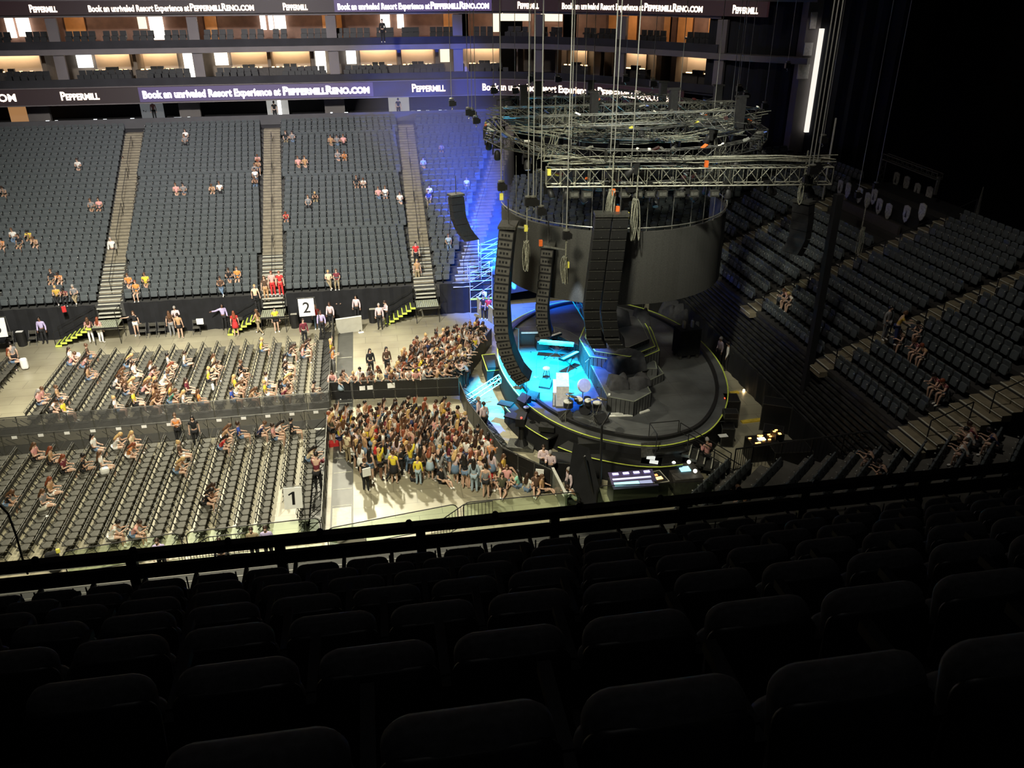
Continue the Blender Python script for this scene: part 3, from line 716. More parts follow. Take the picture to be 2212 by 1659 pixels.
# poses: pelvis, torso lean (fwd +y), side turn, arms (elbow, wrist offsets), legs (knee, ankle, toe absolute)
V = Vector
def P_(pel, lean, head, armR, armL, legR, legL, fing=(0, 0, -1)): return dict(pel=V(pel), lean=R(lean), head=R(head), arm=(armR, armL), leg=(legR, legL), f=V(fing))
st_leg = lambda s_, k=0.0: ((s_*.10, .02+k, .50), (s_*.11, -.02+k*1.3, .085), (s_*.13, .13+k*1.3, .035))
down = lambda s_: ((s_*.06, -.02, -.28), (s_*.07, .05, -.53))
POSES = {
 'stand': P_((0, 0, .93), 2, 5, down(1), down(-1), st_leg(1), st_leg(-1)),
 'phone': P_((0, 0, .93), 4, 28, ((.05, .03, -.27), (-.05, .24, -.16)), ((-.05, .03, -.27), (.04, .24, -.17)), st_leg(1), st_leg(-1, .05), (0, 1, .2)),
 'rail': P_((0, -.05, .92), 18, 12, ((.06, .16, -.20), (.02, .38, -.16)), ((-.06, .16, -.20), (-.02, .38, -.16)), st_leg(1, -.04), st_leg(-1), (0, 1, 0)),
 'raise': P_((0, 0, .93), 0, -8, ((.10, .10, .22), (.06, .16, .46)), down(-1), st_leg(1), st_leg(-1), (0, .1, 1)),
 'cross': P_((0, 0, .93), 0, 8, ((.06, .08, -.26), (-.16, .24, -.20)), ((-.06, .08, -.26), (.16, .26, -.16)), st_leg(1), st_leg(-1), (-1, .2, 0)),
 'walk': P_((0, 0, .92), 5, 4, ((.05, -.14, -.25), (.05, -.08, -.50)), ((-.05, .12, -.25), (-.04, .28, -.44)), ((.09, .16, .50), (.09, .24, .09), (.10, .38, .06)), ((-.09, -.04, .50), (-.09, -.34, .14), (-.09, -.24, .035))),
 'point': P_((0, 0, .93), 2, 4, ((.26, .06, -.05), (.50, .12, -.02)), down(-1), st_leg(1), st_leg(-1), (1, .2, 0)),
 'sit': P_((0, -.10, .56), -4, 14, ((.05, .05, -.27), (-.04, .27, -.30)), ((-.05, .05, -.27), (.04, .27, -.30)), ((.11, .34, .52), (.11, .32, .09), (.12, .46, .035)), ((-.11, .34, .52), (-.11, .32, .09), (-.12, .46, .035)), (0, 1, -.2)),
 'lean': P_((0, -.10, .56), 34, 30, ((.04, .13, -.22), (-.06, .34, -.12)), ((-.04, .13, -.22), (.06, .34, -.12)), ((.12, .33, .52), (.10, .30, .09), (.11, .44, .035)), ((-.12, .33, .52), (-.10, .36, .09), (-.11, .50, .035)), (0, 1, .1)),
 'crossleg': P_((0, -.10, .56), 6, 24, ((.06, .04, -.27), (-.08, .25, -.22)), ((-.06, .04, -.27), (.06, .27, -.20)), ((.02, .36, .60), (-.16, .48, .26), (-.20, .62, .22)), ((-.11, .33, .52), (-.10, .28, .09), (-.11, .42, .035)), (0, 1, 0)),
 'floorsit': P_((0, 0, .13), -6, 14, ((.08, .02, -.26), (.02, .24, -.28)), ((-.08, .02, -.26), (-.02, .24, -.26)), ((.12, .40, .36), (.10, .62, .07), (.11, .76, .05)), ((-.14, .42, .16), (.02, .70, .07), (.05, .84, .07)), (0, 1, -.2)),
}
HEADC = {}
def head_geo(b, c, tilt):
    rot = Matrix.Rotation(-tilt, 3, 'X'); n, k = 14, 10; vs = []
    def q(x, y, z): return rot @ Vector((x, y, z)) + c
    vs.append(q(0, 0, .118))
    for i in range(1, k):
        t = math.pi*i/k
        for j in range(n):
            a = 2*math.pi*j/n; x = .074*math.sin(t)*math.cos(a); y = .094*math.sin(t)*math.sin(a); z = .118*math.cos(t)
            if z < -.03: x *= .84; y = y*.86+.012
            if y > .06 and abs(x) < .02 and -.045 < z < .01: y += .024
            vs.append(q(x, y, z))
    vs.append(q(0, .02, -.116)); fs = [(0, 1+j, 1+(j+1) % n) for j in range(n)]
    for i in range(k-2):
        for j in range(n): fs.append((1+i*n+j, 1+(i+1)*n+j, 1+(i+1)*n+(j+1) % n, 1+i*n+(j+1) % n))
    bb = 1+(k-2)*n; fs += [(bb+j, len(vs)-1, bb+(j+1) % n) for j in range(n)]
    b.mi = 0; b.add(vs, fs)
    for s_ in (-1, 1): b.sphere(q(s_*.076, -.005, -.005), .02, 6, 4, (.5, .8, 1.2))
    b.mi = 1
    for s_ in (-1, 1): b.sphere(q(s_*.031, .084, .012), .011, 6, 4, (1.3, .5, .8))
    b.mi = 2; b.sphere(q(0, .086, -.052), .012, 6, 4, (1.9, .5, .55)); b.mi = 0
def make_pose(name, p):
    L = p['lean']; dr = V((0, math.sin(L), math.cos(L))); pel = p['pel']
    sp = pel+dr*.20; ch = pel+dr*.40; nk = pel+dr*.53; hd = p['head']; hdir = V((0, math.sin(L*.6+hd*.5), math.cos(L*.6+hd*.5)))
    hb = nk+hdir*.07; hc = nk+hdir*.165+V((0, .015, 0)); HEADC[name] = (hc, L*.5+hd)
    vs = [pel, sp, ch, nk, hb, hb+hdir*.05]; es = [(0, 1), (1, 2), (2, 3), (3, 4), (4, 5)]; rr = [(.135, .10), (.115, .09), (.135, .10), .058, .05, .055]
    tv = {'top': [0, 1, 2, 3]}; arms = []; legs = []
    for k, s_ in enumerate((1, -1)):
        sh = pel+dr*.47+V((s_*.165, 0, 0)); el = sh+V(p['arm'][k][0]); wr = sh+V(p['arm'][k][1]); fd = (V(p['f']) if p['f'].length else (wr-el)).normalized()
        if p['f'].x and k: fd = V((-fd.x, fd.y, fd.z))
        if p['f'].z == -1: fd = (wr-el).normalized()
        pm = wr+fd*.055; b0 = len(vs)
        vs += [sh, (sh+el)/2, el, (el+wr)/2, wr, pm]; rr += [.056, .047, .040, .037, .026, (.036, .02)]
        es += [(2, b0), (b0, b0+1), (b0+1, b0+2), (b0+2, b0+3), (b0+3, b0+4), (b0+4, b0+5)]; arms.append(b0)
        side = fd.cross(V((0, 0, 1)) if abs(fd.z) < .8 else V((0, 1, 0))).normalized(); nrm = side.cross(fd)
        for q_, ln in enumerate((.062, .075, .07, .055)):
            bs = pm+side*((q_-1.5)*.019)+fd*.01; b1 = len(vs); vs += [bs, bs+fd*ln*.5-nrm*.006, bs+fd*ln-nrm*.022]; rr += [.0095, .009, .0075]; es += [(b1, b1+1), (b1+1, b1+2)]
            p.setdefault('roots', []).append(b1)
        bs = wr+side*(.030 if s_ > 0 else -.030)+fd*.02; b1 = len(vs); vs += [bs, bs+side*(.02*s_)+fd*.03, bs+side*(.02*s_)+fd*.055]; rr += [.011, .010, .008]; es += [(b1, b1+1), (b1+1, b1+2)]; p['roots'].append(b1)
        hp = pel+V((s_*.085, 0, -.03)); kn, an, to = (V(q) for q in p['leg'][k]); b2 = len(vs)
        vs += [hp, (hp+kn)/2, kn, kn+(an-kn)*.4, an, an+(to-an)*.35, to]; rr += [.088, .078, .056, .052, .034, (.034, .032), (.036, .024)]
        es += [(0, b2)]+[(b2+i, b2+i+1) for i in range(6)]; legs.append(b2)
    body = skin_mesh('person', vs, es, rr, [0]+p['roots'], [SKINS[0], EYEM, LIPM], 1, lambda b: head_geo(b, hc, L*.5+hd))
    def sub(idx, edges, gr, nm):
        mp = {v: i for i, v in enumerate(idx)}; ra = []
        for v in idx:
            r_ = rr[v]; ra.append(tuple(x+gr for x in r_) if isinstance(r_, tuple) else r_+gr)
        return skin_mesh(nm, [vs[v] for v in idx], [(mp[a], mp[b]) for a, b in edges], ra, [0], [WHITE], 1)
    A, B = arms; Lg, Mg = legs
    core = [0, 1, 2, 3]; ce = [(0, 1), (1, 2), (2, 3)]
    res = {'body': body}
    res['top'] = sub(core+[A, A+1, B, B+1], ce+[(2, A), (A, A+1), (2, B), (B, B+1)], .014, 'shirt')
    res['tank'] = sub(core[:3]+[A, B], ce[:2]+[(2, A), (2, B)], .010, 'tank_top')
    res['long'] = sub(core+[A, A+1, A+2, A+3, A+4, B, B+1, B+2, B+3, B+4], ce+[(2, A), (2, B)]+[(x+i, x+i+1) for x in (A, B) for i in range(4)], .015, 'long_sleeved_shirt')
    res['pants'] = sub([0]+[Lg+i for i in range(5)]+[Mg+i for i in range(5)], [(0, Lg), (0, Mg)]+[(x+i, x+i+1) for x in (Lg, Mg) for i in range(4)], .013, 'trousers')
    res['shorts'] = sub([0, Lg, Lg+1, Mg, Mg+1], [(0, Lg), (Lg, Lg+1), (0, Mg), (Mg, Mg+1)], .016, 'shorts')
    res['shoes'] = skin_mesh('shoes', [vs[Lg+4], vs[Lg+5], vs[Lg+6], vs[Mg+4], vs[Mg+5], vs[Mg+6]], [(0, 1), (1, 2), (3, 4), (4, 5)], [.042, .044, .040]*2, [0, 3], [WHITE], 1)
    return res
PM = {k: make_pose(k, v) for k, v in POSES.items()}
# skirts for standing figures
mb = MB(); mb.lathe((0, 0, 0), [(.125, 1.03), (.155, .95), (.19, .80), (.215, .64), (.20, .64)], 18); SKIRT = mb.mesh('skirt', WHITE, True)
# hair
def hair_mesh(kind):
    b = MB(); n, k = 16, 9; vs = []
    for i in range(k+1):
        t = math.pi*.62*i/k
        for j in range(n):
            a = 2*math.pi*j/n; fr = math.sin(a)
            tt = t*(1-.42*max(0, fr)) ; r_ = 1.13
            vs.append((.076*r_*math.sin(tt)*math.cos(a), .096*r_*math.sin(tt)*math.sin(a)-.010, .122*1.07*math.cos(tt)))
    b.add(vs, [(i*n+j, (i+1)*n+j, (i+1)*n+(j+1) % n, i*n+(j+1) % n) for i in range(k) for j in range(n)]+[tuple(range(n))])
    if kind == 'long':
        prof = [(-.01, .085, .055), (-.08, .10, .055), (-.18, .115, .05), (-.30, .105, .042), (-.40, .06, .03)]
        vs = []
        for z, rx, ry in prof:
            for j in range(12):
                a = 2*math.pi*j/12; vs.append((rx*math.cos(a), ry*math.sin(a)-.075-(-.02 if z > -.1 else 0), z))
        b.add(vs, [(i*12+j, (i+1)*12+j, (i+1)*12+(j+1) % 12, i*12+(j+1) % 12) for i in range(4) for j in range(12)]+[tuple(range(48, 60))[::-1]])
    if kind == 'bun': b.sphere((0, -.075, .09), .045, 8, 6)
    return b.mesh('hair', HAIRS['brown'], True)
HM = {k: hair_mesh(k) for k in ('long', 'short', 'bun')}
mb = MB(); mb.lathe((0, -.01, .03), [(.088, 0), (.09, .04), (.075, .085), (.03, .105), (0.004, .108)], 14); mb.box((0, .11, .035), (.12, .10, .012)); CAPM = mb.mesh('cap', WHITE, True)
def setm(o, m_):
    s_ = o.material_slots[0]; s_.link = 'OBJECT'; s_.material = m_
SPECS = []
def person(loc, rz, pose, top, bottom, hair, hs='long', skin=0, ttype='top', btype=None, sc=1.0, shoes='white', label=None, group=None, hold=None, cap=None):
    SPECS.append((tuple(loc), rz, pose, top, bottom, hair, hs, skin, ttype, btype, sc, shoes, label, group, hold, cap))
def build_person(loc, rz, pose, top, bottom, hair, hs='long', skin=0, ttype='top', btype=None, sc=1.0, shoes='white', label=None, group=None, hold=None, cap=None):
    pm = PM[pose]; btype = btype or 'pants'
    if btype == 'skirt' and pose in ('sit', 'lean', 'crossleg', 'floorsit', 'walk'): btype = 'shorts'
    o = put(pm['body'], 'person', None, loc, rz, sc); setm(o, SKINS[skin]); tag(o, label, 'person', group)
    c = put(pm[ttype], {'top': 'shirt', 'tank': 'tank_top', 'long': 'shirt'}[ttype], o); setm(c, cloth(top))
    c = put(SKIRT if btype == 'skirt' else pm[btype], {'pants': 'trousers', 'shorts': 'shorts', 'skirt': 'skirt'}[btype], o); setm(c, cloth(bottom))
    c = put(pm['shoes'], 'shoes', o); setm(c, cloth(shoes))
    hc, ht = HEADC[pose]
    if hs:
        c = put(HM[hs], 'hair', o, hc); c.rotation_euler = (-ht, 0, 0); setm(c, HAIRS[hair])
    if cap:
        c = put(CAPM, 'cap', o, hc); c.rotation_euler = (-ht, 0, 0); setm(c, cloth(cap))
    return o
def w16(s_):
    ws = s_.split()
    if not 4 <= len(ws) <= 16: print('LABEL LENGTH', len(ws), s_)
    return s_
TN = {'top': 'T-shirt', 'tank': 'tank top', 'long': 'long-sleeved shirt'}
BN = {'pants': 'trousers', 'shorts': 'shorts', 'skirt': 'skirt'}
SN = {'long': 'long', 'short': 'short', 'bun': 'pinned-up'}
# ---- the standing crowd: unique combinations of looks
rng = random.Random(11)
combos = set()
TOPW = ['white']*14+['black']*9+['cream']*2+['pink']*2+['maroon']*2+['tan']*2+['brown']*2+['grey']*2+['yellow']*2+['red', 'navy', 'mustard', 'orange', 'light denim', 'olive', 'pale pink']
BOTW = ['denim']*4+['black']*5+['light denim']*3+['white', 'khaki', 'grey', 'navy']
def look():
    for _ in range(500):
        c = (rng.choice(['black', 'black', 'dark brown', 'dark brown', 'dark brown', 'brown', 'auburn', 'blonde']), rng.choice(['long', 'long', 'long', 'bun', 'short']), rng.choice(TOPW), rng.choice(['top', 'tank', 'tank', 'long']), rng.choice(BOTW), rng.choice(['pants', 'pants', 'shorts', 'shorts', 'skirt']))
        if c not in combos: combos.add(c); return c
def inside(p, poly):
    x, y = p; r_ = False
    for (ax, ay), (bx, by) in zip(poly, poly[1:]+poly[:1]):
        if (ay > y) != (by > y) and x < (bx-ax)*(y-ay)/(by-ay)+ax: r_ = not r_
    return r_
def crowd(pxpoly, dist, nmax, facef, where, posef, grp):
    poly = [tuple(AT(px, py, 0)[:2]) for px, py in pxpoly]; pts = []
    xs = [p[0] for p in poly]; ys = [p[1] for p in poly]
    for _ in range(9000):
        p = (rng.uniform(min(xs), max(xs)), rng.uniform(min(ys), max(ys)))
        if inside(p, poly) and all(math.dist(p, q) > dist for q in pts): pts.append(p)
        if len(pts) >= nmax: break
    for p in pts:
        hair, hs, tc, tt, bc, bt = look()
        lab = 'person with %s %s hair, %s %s and %s %s, %s' % (SN[hs], hair.replace(' ', '-'), tc.replace(' ', '-'), TN[tt], bc.replace(' ', '-'), BN[bt], where)
        person((p[0], p[1], 0), facef(p)+rng.uniform(-.5, .5), posef(p), tc, bc, hair, hs, rng.choice([0, 0, 0, 1, 1, 2]), tt, bt, rng.uniform(.92, 1.03), rng.choice(['white', 'white', 'black']), w16(uniq(lab)), grp)
    return pts
UP = [(716, 864), (992, 851), (1012, 802), (1056, 746), (1030, 738), (985, 752), (905, 780), (880, 800), (850, 838), (800, 850), (716, 852)]
LO = [(712, 940), (800, 928), (860, 921), (960, 917), (1003, 938), (1008, 962), (1042, 990), (1060, 1012), (1078, 1038), (1058, 1062), (1000, 1056), (900, 1038), (830, 1042), (775, 1036), (740, 984), (712, 956)]
def dirto(p, q): return math.atan2(q[1]-p[1], q[0]-p[0])-math.pi/2
u1 = crowd(UP, .36, 112, lambda p: dirto(p, (10, 38)) if p[1] > 41.2 or p[0] > 2 else dirto(p, (p[0]+.3, 30)), 'in upper barrier crowd', lambda p: 'rail' if p[1] < 42.5 else rng.choice(['stand', 'phone', 'rail', 'phone', 'raise']), 'crowd leaning on the far barricade')
u2 = crowd(LO, .385, 138, lambda p: dirto(p, (11, 38)), 'in lower floor crowd', lambda p: rng.choice(['stand', 'phone', 'stand', 'walk', 'cross', 'phone', 'raise']), 'crowd in the lower floor pit')
# ---- individually seen figures: px/py of feet (z) -> place
def fig(px, py, rz, pose, top, bottom, hair, label, hs='long', z=0.0, **k):
    p = AT(px, py, z); return person(p, R(rz), pose, top, bottom, hair, hs, label=w16(uniq(label)), **k)
G = dict(ttype='long', shoes='black', sc=1.04)
for px, py, rz, pose, top, lab in (
 (1031, 776, 120, 'stand', 'pale pink', 'guard in pale pink shirt, farthest of three beside the upper crowd'),
 (1016, 796, 100, 'stand', 'pale pink', 'guard in pale pink shirt, middle one beside the upper crowd'),
 (1009, 836, 75, 'rail', 'pale pink', 'guard in pale pink shirt leaning over the barricade corner'),
 (1036, 925, 60, 'stand', 'pale pink', 'guard in pink shirt beside the foot of the truss bridge'),
 (1047, 937, 30, 'stand', 'pale pink', 'guard with pale shirt nearest the stage edge below the truss bridge'),
 (1173, 1034, 170, 'cross', 'pale pink', 'guard in pink shirt with folded arms beside the black flight case'),
 (1189, 1044, 150, 'phone', 'pale pink', 'guard in pink shirt right beside another at the flight case'),
 (1228, 1085, 100, 'stand', 'pale pink', 'guard in pink shirt facing the pit barrier at lower right'),
 (1240, 1105, 60, 'lean', 'white', 'guard in white shirt bending beside the pit barrier at lower right'),
 (1522, 1020, 10, 'phone', 'pink', 'technician in pink shirt standing between mixing desks and stairs'),
 (1552, 788, 100, 'stand', 'pale pink', 'crew member in pale shirt, left of two behind the stage'),
 (1568, 800, 60, 'stand', 'white', 'crew member in white vest shirt, right of two behind the stage'),
 (822, 711, 170, 'stand', 'pale pink', 'guard in pink shirt standing on open floor near the third stair'),
 (838, 704, 110, 'phone', 'pale pink', 'guard in pink shirt holding papers beside the third stair'),
 (757, 690, 175, 'stand', 'pale pink', 'guard in pink shirt, left of two behind the grey panel'),
 (773, 692, 165, 'stand', 'pale pink', 'guard in pink shirt, right of two behind the grey panel'),
 (717, 708, 160, 'stand', 'pale pink', 'guard in pink shirt at left end of the grey panel'),
 (698, 727, 175, 'stand', 'lavender', 'usher in lavender shirt beside the sign numbered 2'),
 (487, 712, 200, 'point', 'lavender', 'usher in lavender shirt pointing, beside the middle landing stair'),
 (387, 716, 180, 'phone', 'pale pink', 'usher in pale pink shirt facing a visitor by the drape'),
 (99, 742, 180, 'stand', 'lavender', 'usher in lavender shirt by the drape at far left'),
 (1032, 664, 150, 'rail', 'white', 'guard in white shirt left of two behind the blue-lit panel'),
 (1047, 672, 150, 'rail', 'white', 'guard in white shirt right of two behind the blue-lit panel')):
    fig(px, py, rz, pose, top, 'black', rng.choice(['black', 'dark brown', 'grey']), lab, 'short', skin=rng.choice([0, 1, 2]), group='guards and ushers', **G)
for a in (
 (38, 798, 30, 'walk', 'grey', 'black', 'black', 'person in grey shirt carrying a white bag along left aisle', 'short'),
 (200, 741, 20, 'stand', 'pink', 'white', 'brown', 'person in pink top and white trousers, left of two below stair', 'long'),
 (221, 741, 340, 'stand', 'pink', 'white', 'auburn', 'person in pink top with white bag, right of two below stair', 'long'),
 (298, 726, 190, 'point', 'black', 'white', 'brown', 'person in black top and white shorts holding one arm out', 'long', dict(btype='shorts')),
 (374, 727, 20, 'stand', 'brown', 'grey', 'brown', 'person in brown top with white bag beside a pale pink usher', 'long'),
 (392, 732, 0, 'stand', 'tan', 'black', 'dark brown', 'person in tan top and black shorts facing the pale pink usher', 'bun', dict(btype='shorts')),
 (512, 727, 10, 'stand', 'red', 'red', 'auburn', 'person in red dress standing before the middle stair', 'long', dict(btype='skirt')),
 (562, 722, 60, 'walk', 'tan', 'khaki', 'brown', 'person in tan top striding past the middle stair', 'long'),
 (599, 718, 200, 'stand', 'yellow', 'black', 'black', 'person in yellow top and black shorts near the middle stair', 'short', dict(btype='shorts')),
 (660, 744, 200, 'stand', 'maroon', 'black', 'dark brown', 'person in maroon plaid shirt left of the sign numbered 2', 'short', dict(ttype='long')),
 (686, 712, 180, 'stand', 'red', 'denim', 'brown', 'person in red shirt just right of the sign numbered 2', 'long'),
 (735, 690, 180, 'phone', 'black', 'black', 'dark brown', 'person in black clothes reading white papers behind the grey panel', 'short'),
 (722, 808, 270, 'phone', 'orange', 'grey', 'brown', 'person in orange top at the left end of the upper crowd', 'long'),
 (720, 790, 260, 'raise', 'yellow', 'denim', 'blonde', 'person in yellow top with raised arm left of upper crowd', 'long'),
 (803, 812, 200, 'stand', 'black', 'black', 'black', 'person in black jacket standing alone, left of two behind upper crowd', 'long', dict(ttype='long')),
 (838, 808, 200, 'stand', 'brown', 'black', 'black', 'person in dark brown jacket standing alone behind the upper crowd', 'long', dict(ttype='long')),
 (690, 1060, 350, 'rail', 'maroon', 'black', 'black', 'heavy person in maroon shirt leaning on walkway fence near sign 1', 'short', dict(ttype='long', sc=1.12)),
 (792, 1062, 330, 'stand', 'black', 'black', 'brown', 'person in black outfit with white paper on back, lower crowd edge', 'bun'),
 (390, 960, 190, 'cross', 'orange', 'black', 'brown', 'person in orange top with folded arms standing at middle fence', 'bun', dict(ttype='tank')),
 (427, 965, 190, 'stand', 'black', 'black', 'black', 'person all in black standing at the middle fence', 'long'),
 (768, 985, 330, 'stand', 'light denim', 'black', 'black', 'person in pale denim jacket at lower left edge of crowd', 'short', dict(ttype='long')),
 (748, 975, 330, 'stand', 'white', 'denim', 'brown', 'person in loose white shirt and denim shorts, left crowd edge', 'long', dict(btype='shorts', ttype='long')),
 (905, 1048, 340, 'stand', 'yellow', 'light denim', 'blonde', 'child in bright yellow hooded top at front of crowd edge', 'short', dict(sc=.85, ttype='long')),
 (853, 1045, 340, 'stand', 'yellow', 'black', 'brown', 'person in yellow top and black skirt on lower crowd edge', 'bun', dict(btype='skirt')),
 (838, 1030, 330, 'stand', 'light denim', 'black', 'black', 'person in pale blue shirt and black shorts on lower crowd edge', 'long', dict(btype='shorts')),
 (1006, 1056, 345, 'stand', 'black', 'denim', 'black', 'person in black top and denim shorts with white trainers, lower edge', 'long', dict(btype='shorts')),
 (1025, 1064, 340, 'stand', 'light denim', 'light denim', 'black', 'person in light denim jacket and jeans at lower crowd edge', 'long', dict(ttype='long')),
 (1050, 1076, 340, 'stand', 'grey', 'black', 'black', 'person in grey tank top and black shorts nearest glass railing', 'short', dict(ttype='tank', btype='shorts')),
 (1028, 1015, 340, 'stand', 'cream', 'denim', 'dark brown', 'person in cream jersey top and denim shorts near right crowd edge', 'long', dict(btype='shorts')),
 (1055, 1005, 330, 'stand', 'red', 'grey', 'black', 'person in red top with grey shirt at right crowd edge', 'long'),
 (1045, 690, 160, 'stand', 'black', 'black', 'black', 'person in black top far end of upper crowd by pale panel', 'short'),
 (1056, 692, 170, 'stand', 'red', 'black', 'auburn', 'person in pinkish red top at far end of upper crowd', 'short'),
 (903, 612, 180, 'stand', 'tan', 'khaki', 'blonde', 'person in tan clothes descending the right aisle steps of far stand', 'long', dict(z=1.8)),
 (900, 575, 180, 'stand', 'red', 'black', 'black', 'person in coral top and black trousers climbing right aisle steps', 'bun', dict(z=2.6)),
 (577, 650, 180, 'stand', 'brown', 'tan', 'brown', 'person in dark brown top at foot of the middle aisle', 'long', dict(z=1.6)),
 (592, 640, 180, 'stand', 'pink', 'red', 'auburn', 'person in pink top, middle of three at foot of middle aisle', 'short', dict(z=1.9)),
 (609, 640, 180, 'stand', 'red', 'red', 'auburn', 'person in red top, right of three at foot of middle aisle', 'short', dict(z=1.9)),
 (556, 668, 200, 'walk', 'cream', 'black', 'blonde', 'person in white and yellow top climbing the middle landing stair', 'short', dict(z=1.2)),
 (250, 568, 180, 'stand', 'white', 'black', 'grey', 'usher in white shirt standing on the left aisle of far stand', 'short', dict(z=2.8, ttype='long', sc=1.08)),
 (266, 575, 90, 'lean', 'white', 'black', 'dark brown', 'person in white shirt bending with yellow bag on left aisle', 'short', dict(z=2.6, ttype='long')),
 (263, 462, 180, 'stand', 'black', 'black', 'dark brown', 'person in black clothes standing up the left aisle', 'short', dict(z=4.3)),
 (275, 385, 180, 'stand', 'red', 'black', 'dark brown', 'person in red top high on the left aisle of far stand', 'long', dict(z=6.0)),
 (862, 255, 180, 'stand', 'navy', 'black', 'black', 'person silhouetted in the doorway above the right aisle', 'short', dict(z=9.1)),
 (318, 262, 180, 'stand', 'white', 'grey', 'brown', 'person in pale top, left of two in the doorway above left aisle', 'short', dict(z=9.1)),
 (336, 262, 180, 'stand', 'pink', 'black', 'brown', 'person in pink top, right of two in doorway above left aisle', 'long', dict(z=9.1)),
 (596, 262, 180, 'stand', 'black', 'black', 'black', 'person in dark clothes in doorway above the middle aisle', 'short', dict(z=9.1)),
 (828, 92, 180, 'stand', 'black', 'black', 'black', 'person in black silhouetted against a bright upper suite door', 'short', dict(z=15.9, ttype='long')),
 (1908, 735, 200, 'stand', 'grey', 'grey', 'black', 'usher in pale shirt holding paper on right stand aisle', 'short', dict(z=5.3, ttype='long')),
 (1932, 745, 240, 'rail', 'mustard', 'navy', 'brown', 'person in yellow T-shirt bending on the right stand aisle', 'short', dict(z=5.4))):
    k = a[9] if len(a) > 9 else {}; z_ = k.pop('z', 0.0) if 'z' in k else 0.0
    fig(*a[:8], a[8], z=z_, **k)
# near-edge ushers seen over the glass
for px, py, top, lab, pose in ((350, 1213, 'lavender', 'usher in lavender shirt under the leftmost curved railing', 'sit'), (580, 1185, 'lavender', 'usher in lavender shirt, right of two below the stair railing', 'sit'), (550, 1188, 'khaki', 'person in khaki print shirt beside a lavender usher below stair railing', 'sit'), (482, 1212, 'black', 'person in black with yellow-green strap below the stair railing', 'sit')):
    p = AT(px, py, .9); person((p.x, p.y, .25), R(180), 'stand', top, 'black', 'dark brown', 'short', label=w16(lab), ttype='long', group='ushers at the near edge')
# ---- seated on the floor chairs (torso pixel -> nearest chair)
taken = set()
def seat_floor(px, py, top, hair, hs='long', pose=None, tt='top', bt='shorts', bc=None, sk=None, extra=''):
    p = AT(px, py, .85); best = min(((k, v) for k, v in chairs.items() if k not in taken), key=lambda kv: math.dist((p.x-.02, p.y), kv[1]))
    k, (x, y) = best; taken.add(k)
    lab = '%s-haired person in %s %s, seated %s chair, %s row, %s floor block' % (hair.replace(' ', '-'), top, TN[tt].replace('long-sleeved shirt', 'shirt'), ORD[k[2]+1], ORD[k[1]+1], ('near', 'far')[k[0]])
    person((x+.02, y, 0), R(-90)+rng.uniform(-.25, .25), pose or rng.choice(['sit', 'lean', 'crossleg', 'lean']), top, bc or rng.choice(['denim', 'black', 'denim', 'white']), hair, hs, sk if sk is not None else rng.choice([0, 0, 1]), tt, bt, rng.uniform(.97, 1.05), label=w16(uniq(lab)), group='people on the folding chairs')
Z6 = lambda x, y: (x/2.962, 700+y/2.962)
